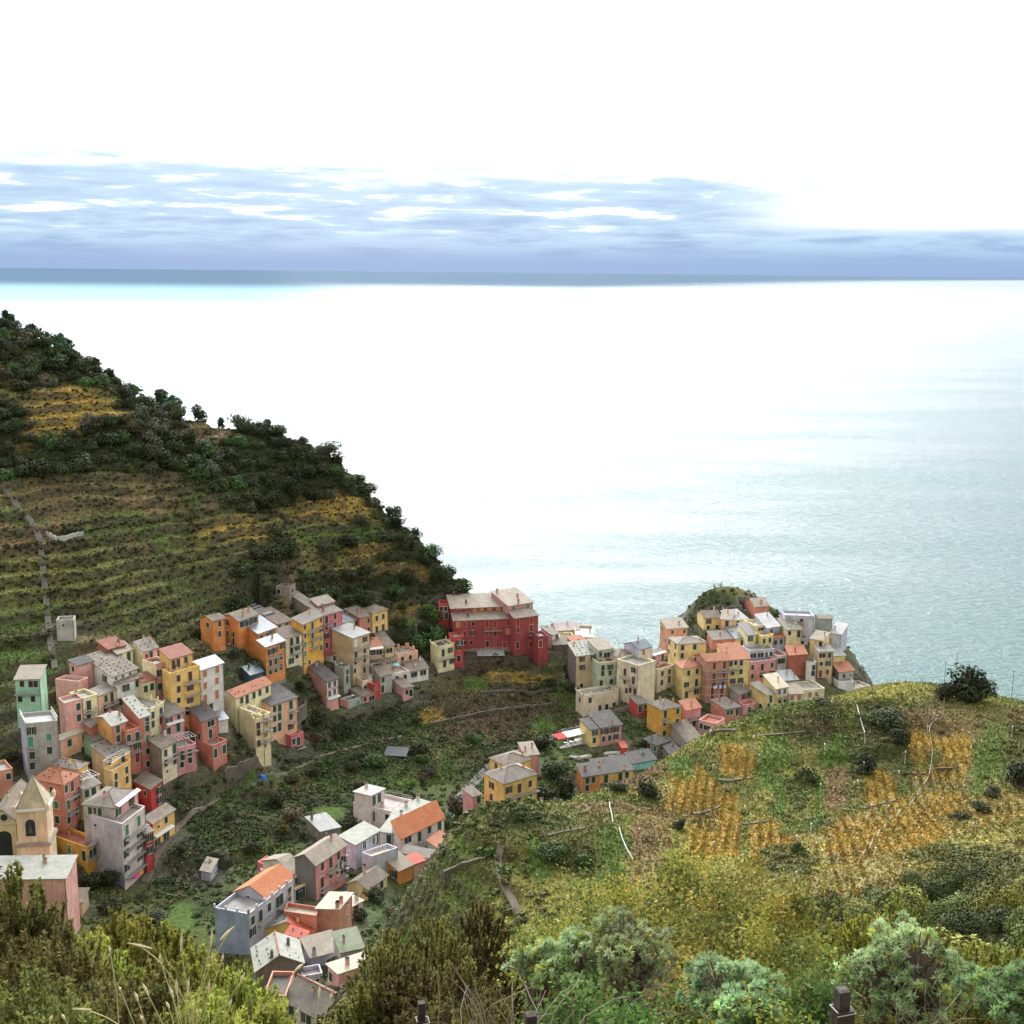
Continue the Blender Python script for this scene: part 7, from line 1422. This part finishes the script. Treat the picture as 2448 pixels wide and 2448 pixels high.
spurge(2170, 2228, 9.5, .60, 'large silvery green spurge dome at the lower right', 1, 460); spurge(1385, 2232, 9.6, .34, 'grey green spurge at the left of the oak thicket foot', 2, 170); spurge(1500, 2200, 9.4, .38, 'grey green spurge with bare tangled stems in the centre', 3, 190); spurge(1740, 2290, 8.6, .36, 'blue green spurge trailing down to the bottom edge', 4, 200, colr=(.31, .42, .22)); spurge(1790, 2370, 8.0, .22, 'small blue green spurge at the bottom edge', 5, 90, colr=(.31, .42, .22)); spurge(2440, 2305, 8.6, .34, 'green spurge cut by the right edge', 6, 190, colr=(.23, .34, .15)); spurge(1290, 2262, 9.8, .22, 'smallest grey spurge at the far left of the group', 7, 80)
# dry grass stalks
STRAW = flatmat('straw', (.50, .42, .22), .8); HEAD = flatmat('seed_head', (.58, .50, .30), .85)
zz = lambda x, y: (x / 2.147, 2000 + y / 2.147)
tips_ = [((1205, 458), (1090, 570), (960, 1010)), ((655, 545), (850, 590), (970, 900)), ((935, 495), (925, 640), (985, 860)), ((1090, 470), (1080, 620), (990, 900)), ((375, 885), (520, 890), (640, 990)), ((730, 750), (780, 850), (850, 990)), ((610, 770), (625, 800), (700, 990)), ((690, 795), (720, 870), (760, 1000)), ((820, 600), (825, 660), (930, 950)), ((1145, 600), (1140, 660), (1010, 960)), ((1255, 700), (1220, 780), (1050, 1000)), ((1560, 650), (1490, 710), (1280, 960)), ((1642, 760), (1635, 860), (1610, 1010)), ((1705, 800), (1690, 850), (1640, 1010)), ((1075, 730), (1070, 850), (1020, 1000)), ((270, 915), (250, 960), (240, 1010)), ((315, 910), (340, 950), (380, 1010)), ((905, 730), (910, 850), (940, 1010)), ((970, 720), (960, 850), (950, 1010)), ((1535, 880), (1510, 930), (1490, 1010)), ((870, 770), (900, 860), (930, 1010)), ((1190, 830), (1170, 900), (1130, 1010)), ((720, 915), (740, 960), (760, 1015)), ((1010, 880), (1015, 940), (1000, 1010)), ((850, 845), (880, 900), (905, 1010)), ((560, 560), (570, 620), (600, 800))]
for k, (t0, t1, t2) in enumerate(tips_):
    D = 4.6 + (k % 5) * .18; a_, b_, c_ = (at(*zz(*q), D) for q in (t0, t1, t2)); c_ = c_ + Vector((0, 0, 0)); gz_ = float(zat(c_.x, c_.y)); root = empty('grass_stalk', (c_.x, c_.y, gz_)); tag(root, 'dry straw coloured grass stalk with pale seed head in the lower left foreground', 'grass stalk', 'dry grass stalks in the lower left foreground')
    m = MB(); pr_ = None; n_ = 8
    for i in range(n_ + 1): t_ = i / n_; q = a_ * (1 - t_) ** 2 + b_ * 2 * t_ * (1 - t_) + c_ * t_ ** 2; (m.cyl(pr_, q, .0022, .0022, STRAW, 3) if pr_ is not None else None); pr_ = q
    m.cyl(c_, (c_.x, c_.y, gz_), .0025, .003, STRAW, 3); m.build('stem', root)
    q1 = a_ * .72 + b_ * .28 if (a_ - b_).length > .25 else a_ * .35 + b_ * .65; q1 = a_ + (q1 - a_).normalized() * min((q1 - a_).length, .11); m = MB(); mid = (a_ + q1) / 2; m.cyl(q1, mid, .003, .0065, HEAD, 5); m.cyl(mid, a_, .0065, .001, HEAD, 5); m.build('seed_head', root)
# bramble twigs and fence posts
rs_ = random.Random(9)
for lab, px, py, D, n_, sp in (('tangle of bare brown bramble twigs left of the centre fence post', 1215, 2400, 5.5, 60, .32), ('bare grey twigs under the central spurge', 1530, 2350, 8.8, 46, .4), ('few bare twigs in front of the large spurge dome', 2230, 2400, 8.2, 26, .35)):
    p = at(px, py, D); g = float(zat(p.x, p.y)); m = MB()
    for k in range(n_):
        q = Vector((p.x + rs_.uniform(-sp, sp) * .6, p.y + rs_.uniform(-.2, .2), max(g, p.z - .5))); v = Vector((rs_.uniform(-.6, .6), rs_.uniform(-.3, .3), 1)).normalized(); r0 = .006
        for j in range(7): q2 = q + v * .09; m.cyl(q, q2, r0, r0 * .8, TWIG, 3); q = q2; r0 *= .82; v = (v + Vector((rs_.uniform(-.35, .35), rs_.uniform(-.35, .35), rs_.uniform(-.45, .1)))).normalized()
    tag(m.build('twigs', origin=(p.x, p.y, g)), lab, 'twigs')
OLDW = slate('old_post_wood', (.035, .022, .018), (.09, .06, .048), 14.0)
for px, yt, D, w_, lab in ((2018, 2366, 4.4, .034, 'dark weathered fence post with wire in front of the large spurge'), (1272, 2424, 4.2, .028, 'dark fence post stub with pale top at the bottom centre'), (1010, 2396, 4.8, .022, 'brown fence post at the bottom left of centre')):
    p = at(px, yt, D); g = float(zat(p.x, p.y)); root = empty('fence_post', (p.x, p.y, g)); tag(root, lab, 'fence post'); m = MB(); ax_ = Vector((.97, .24, 0)); ay_ = Vector((-.24, .97, 0))
    m.box(p, ax_, ay_, w_, w_ * .8, g - .3, p.z - .075, OLDW); m.box(p - ax_ * .004 + ay_ * .002, ax_, ay_, w_ * .62, w_ * .6, p.z - .075, p.z, OLDW); m.build('shaft', root); m = MB(); zt = p.z - .085
    q_ = [p + ax_ * (sx * (w_ + .002)) + ay_ * (sy * (w_ * .8 + .002)) for sx, sy in ((-1, -1), (1, -1), (1, 1), (-1, 1))]
    for i in range(4): m.cyl(lvz(q_[i], zt + .004 * i), lvz(q_[(i + 1) % 4], zt + .004 * (i + 1)), .002, .002, CONC, 4)
    m.build('wire', root)
# larger maquis bushes on the right shoulder of the near slope
PROTO['maquis'] = [(crown_mesh('crown', (.10, .115, .036), 700 + i, 3200, .036, nl=16), trunk_mesh(.8, .05, i)) for i in range(4)]
PROTO['maquisd'] = [(crown_mesh('crown', (.055, .068, .026), 740 + i, 3200, .036, nl=16), trunk_mesh(.8, .05, i)) for i in range(4)]
PROTO['maquisy'] = [(crown_mesh('crown', (.22, .23, .055), 780 + i, 2600, .036, nl=14), trunk_mesh(.8, .05, i)) for i in range(4)]
mq = scatter(70, -12, 60, 26, 150, lambda x, y: np.where(vis(x, y), 1.0 * ((x > 8 + (y - 26) * .22) | (y < 60)), 0) * (grid(WO, x, y) < .3) * (y < 118), 3.0, 77)
for i, (x, y) in enumerate(mq):
    k = ['maquis', 'maquisd', 'maquis', 'maquisy', 'maquis'][i % 5]; r = rr.uniform(1.5, 2.9) * (.75 if y < 45 else 1); tree(k, (x, y, float(zat(x, y)) - .25), r, r * rr.uniform(.9, 1.3), 'dense olive green maquis bush on the near shoulder of the slope', 'bush', 'maquis bushes on the near shoulder of the slope', name='bush')
mk('near_scrub', 1100, (-40, 60, 16, 110), lambda x, y: np.where(vis(x, y), .9, 0) * (grid(WO, x, y) < .4), .9, .4, .95, 240, .055, 38, 'low olive scrub between the foreground shrubs and the vineyards', .6, pal=np.array([(.045, .062, .022), (.060, .075, .026), (.065, .055, .028), (.085, .095, .03)]))
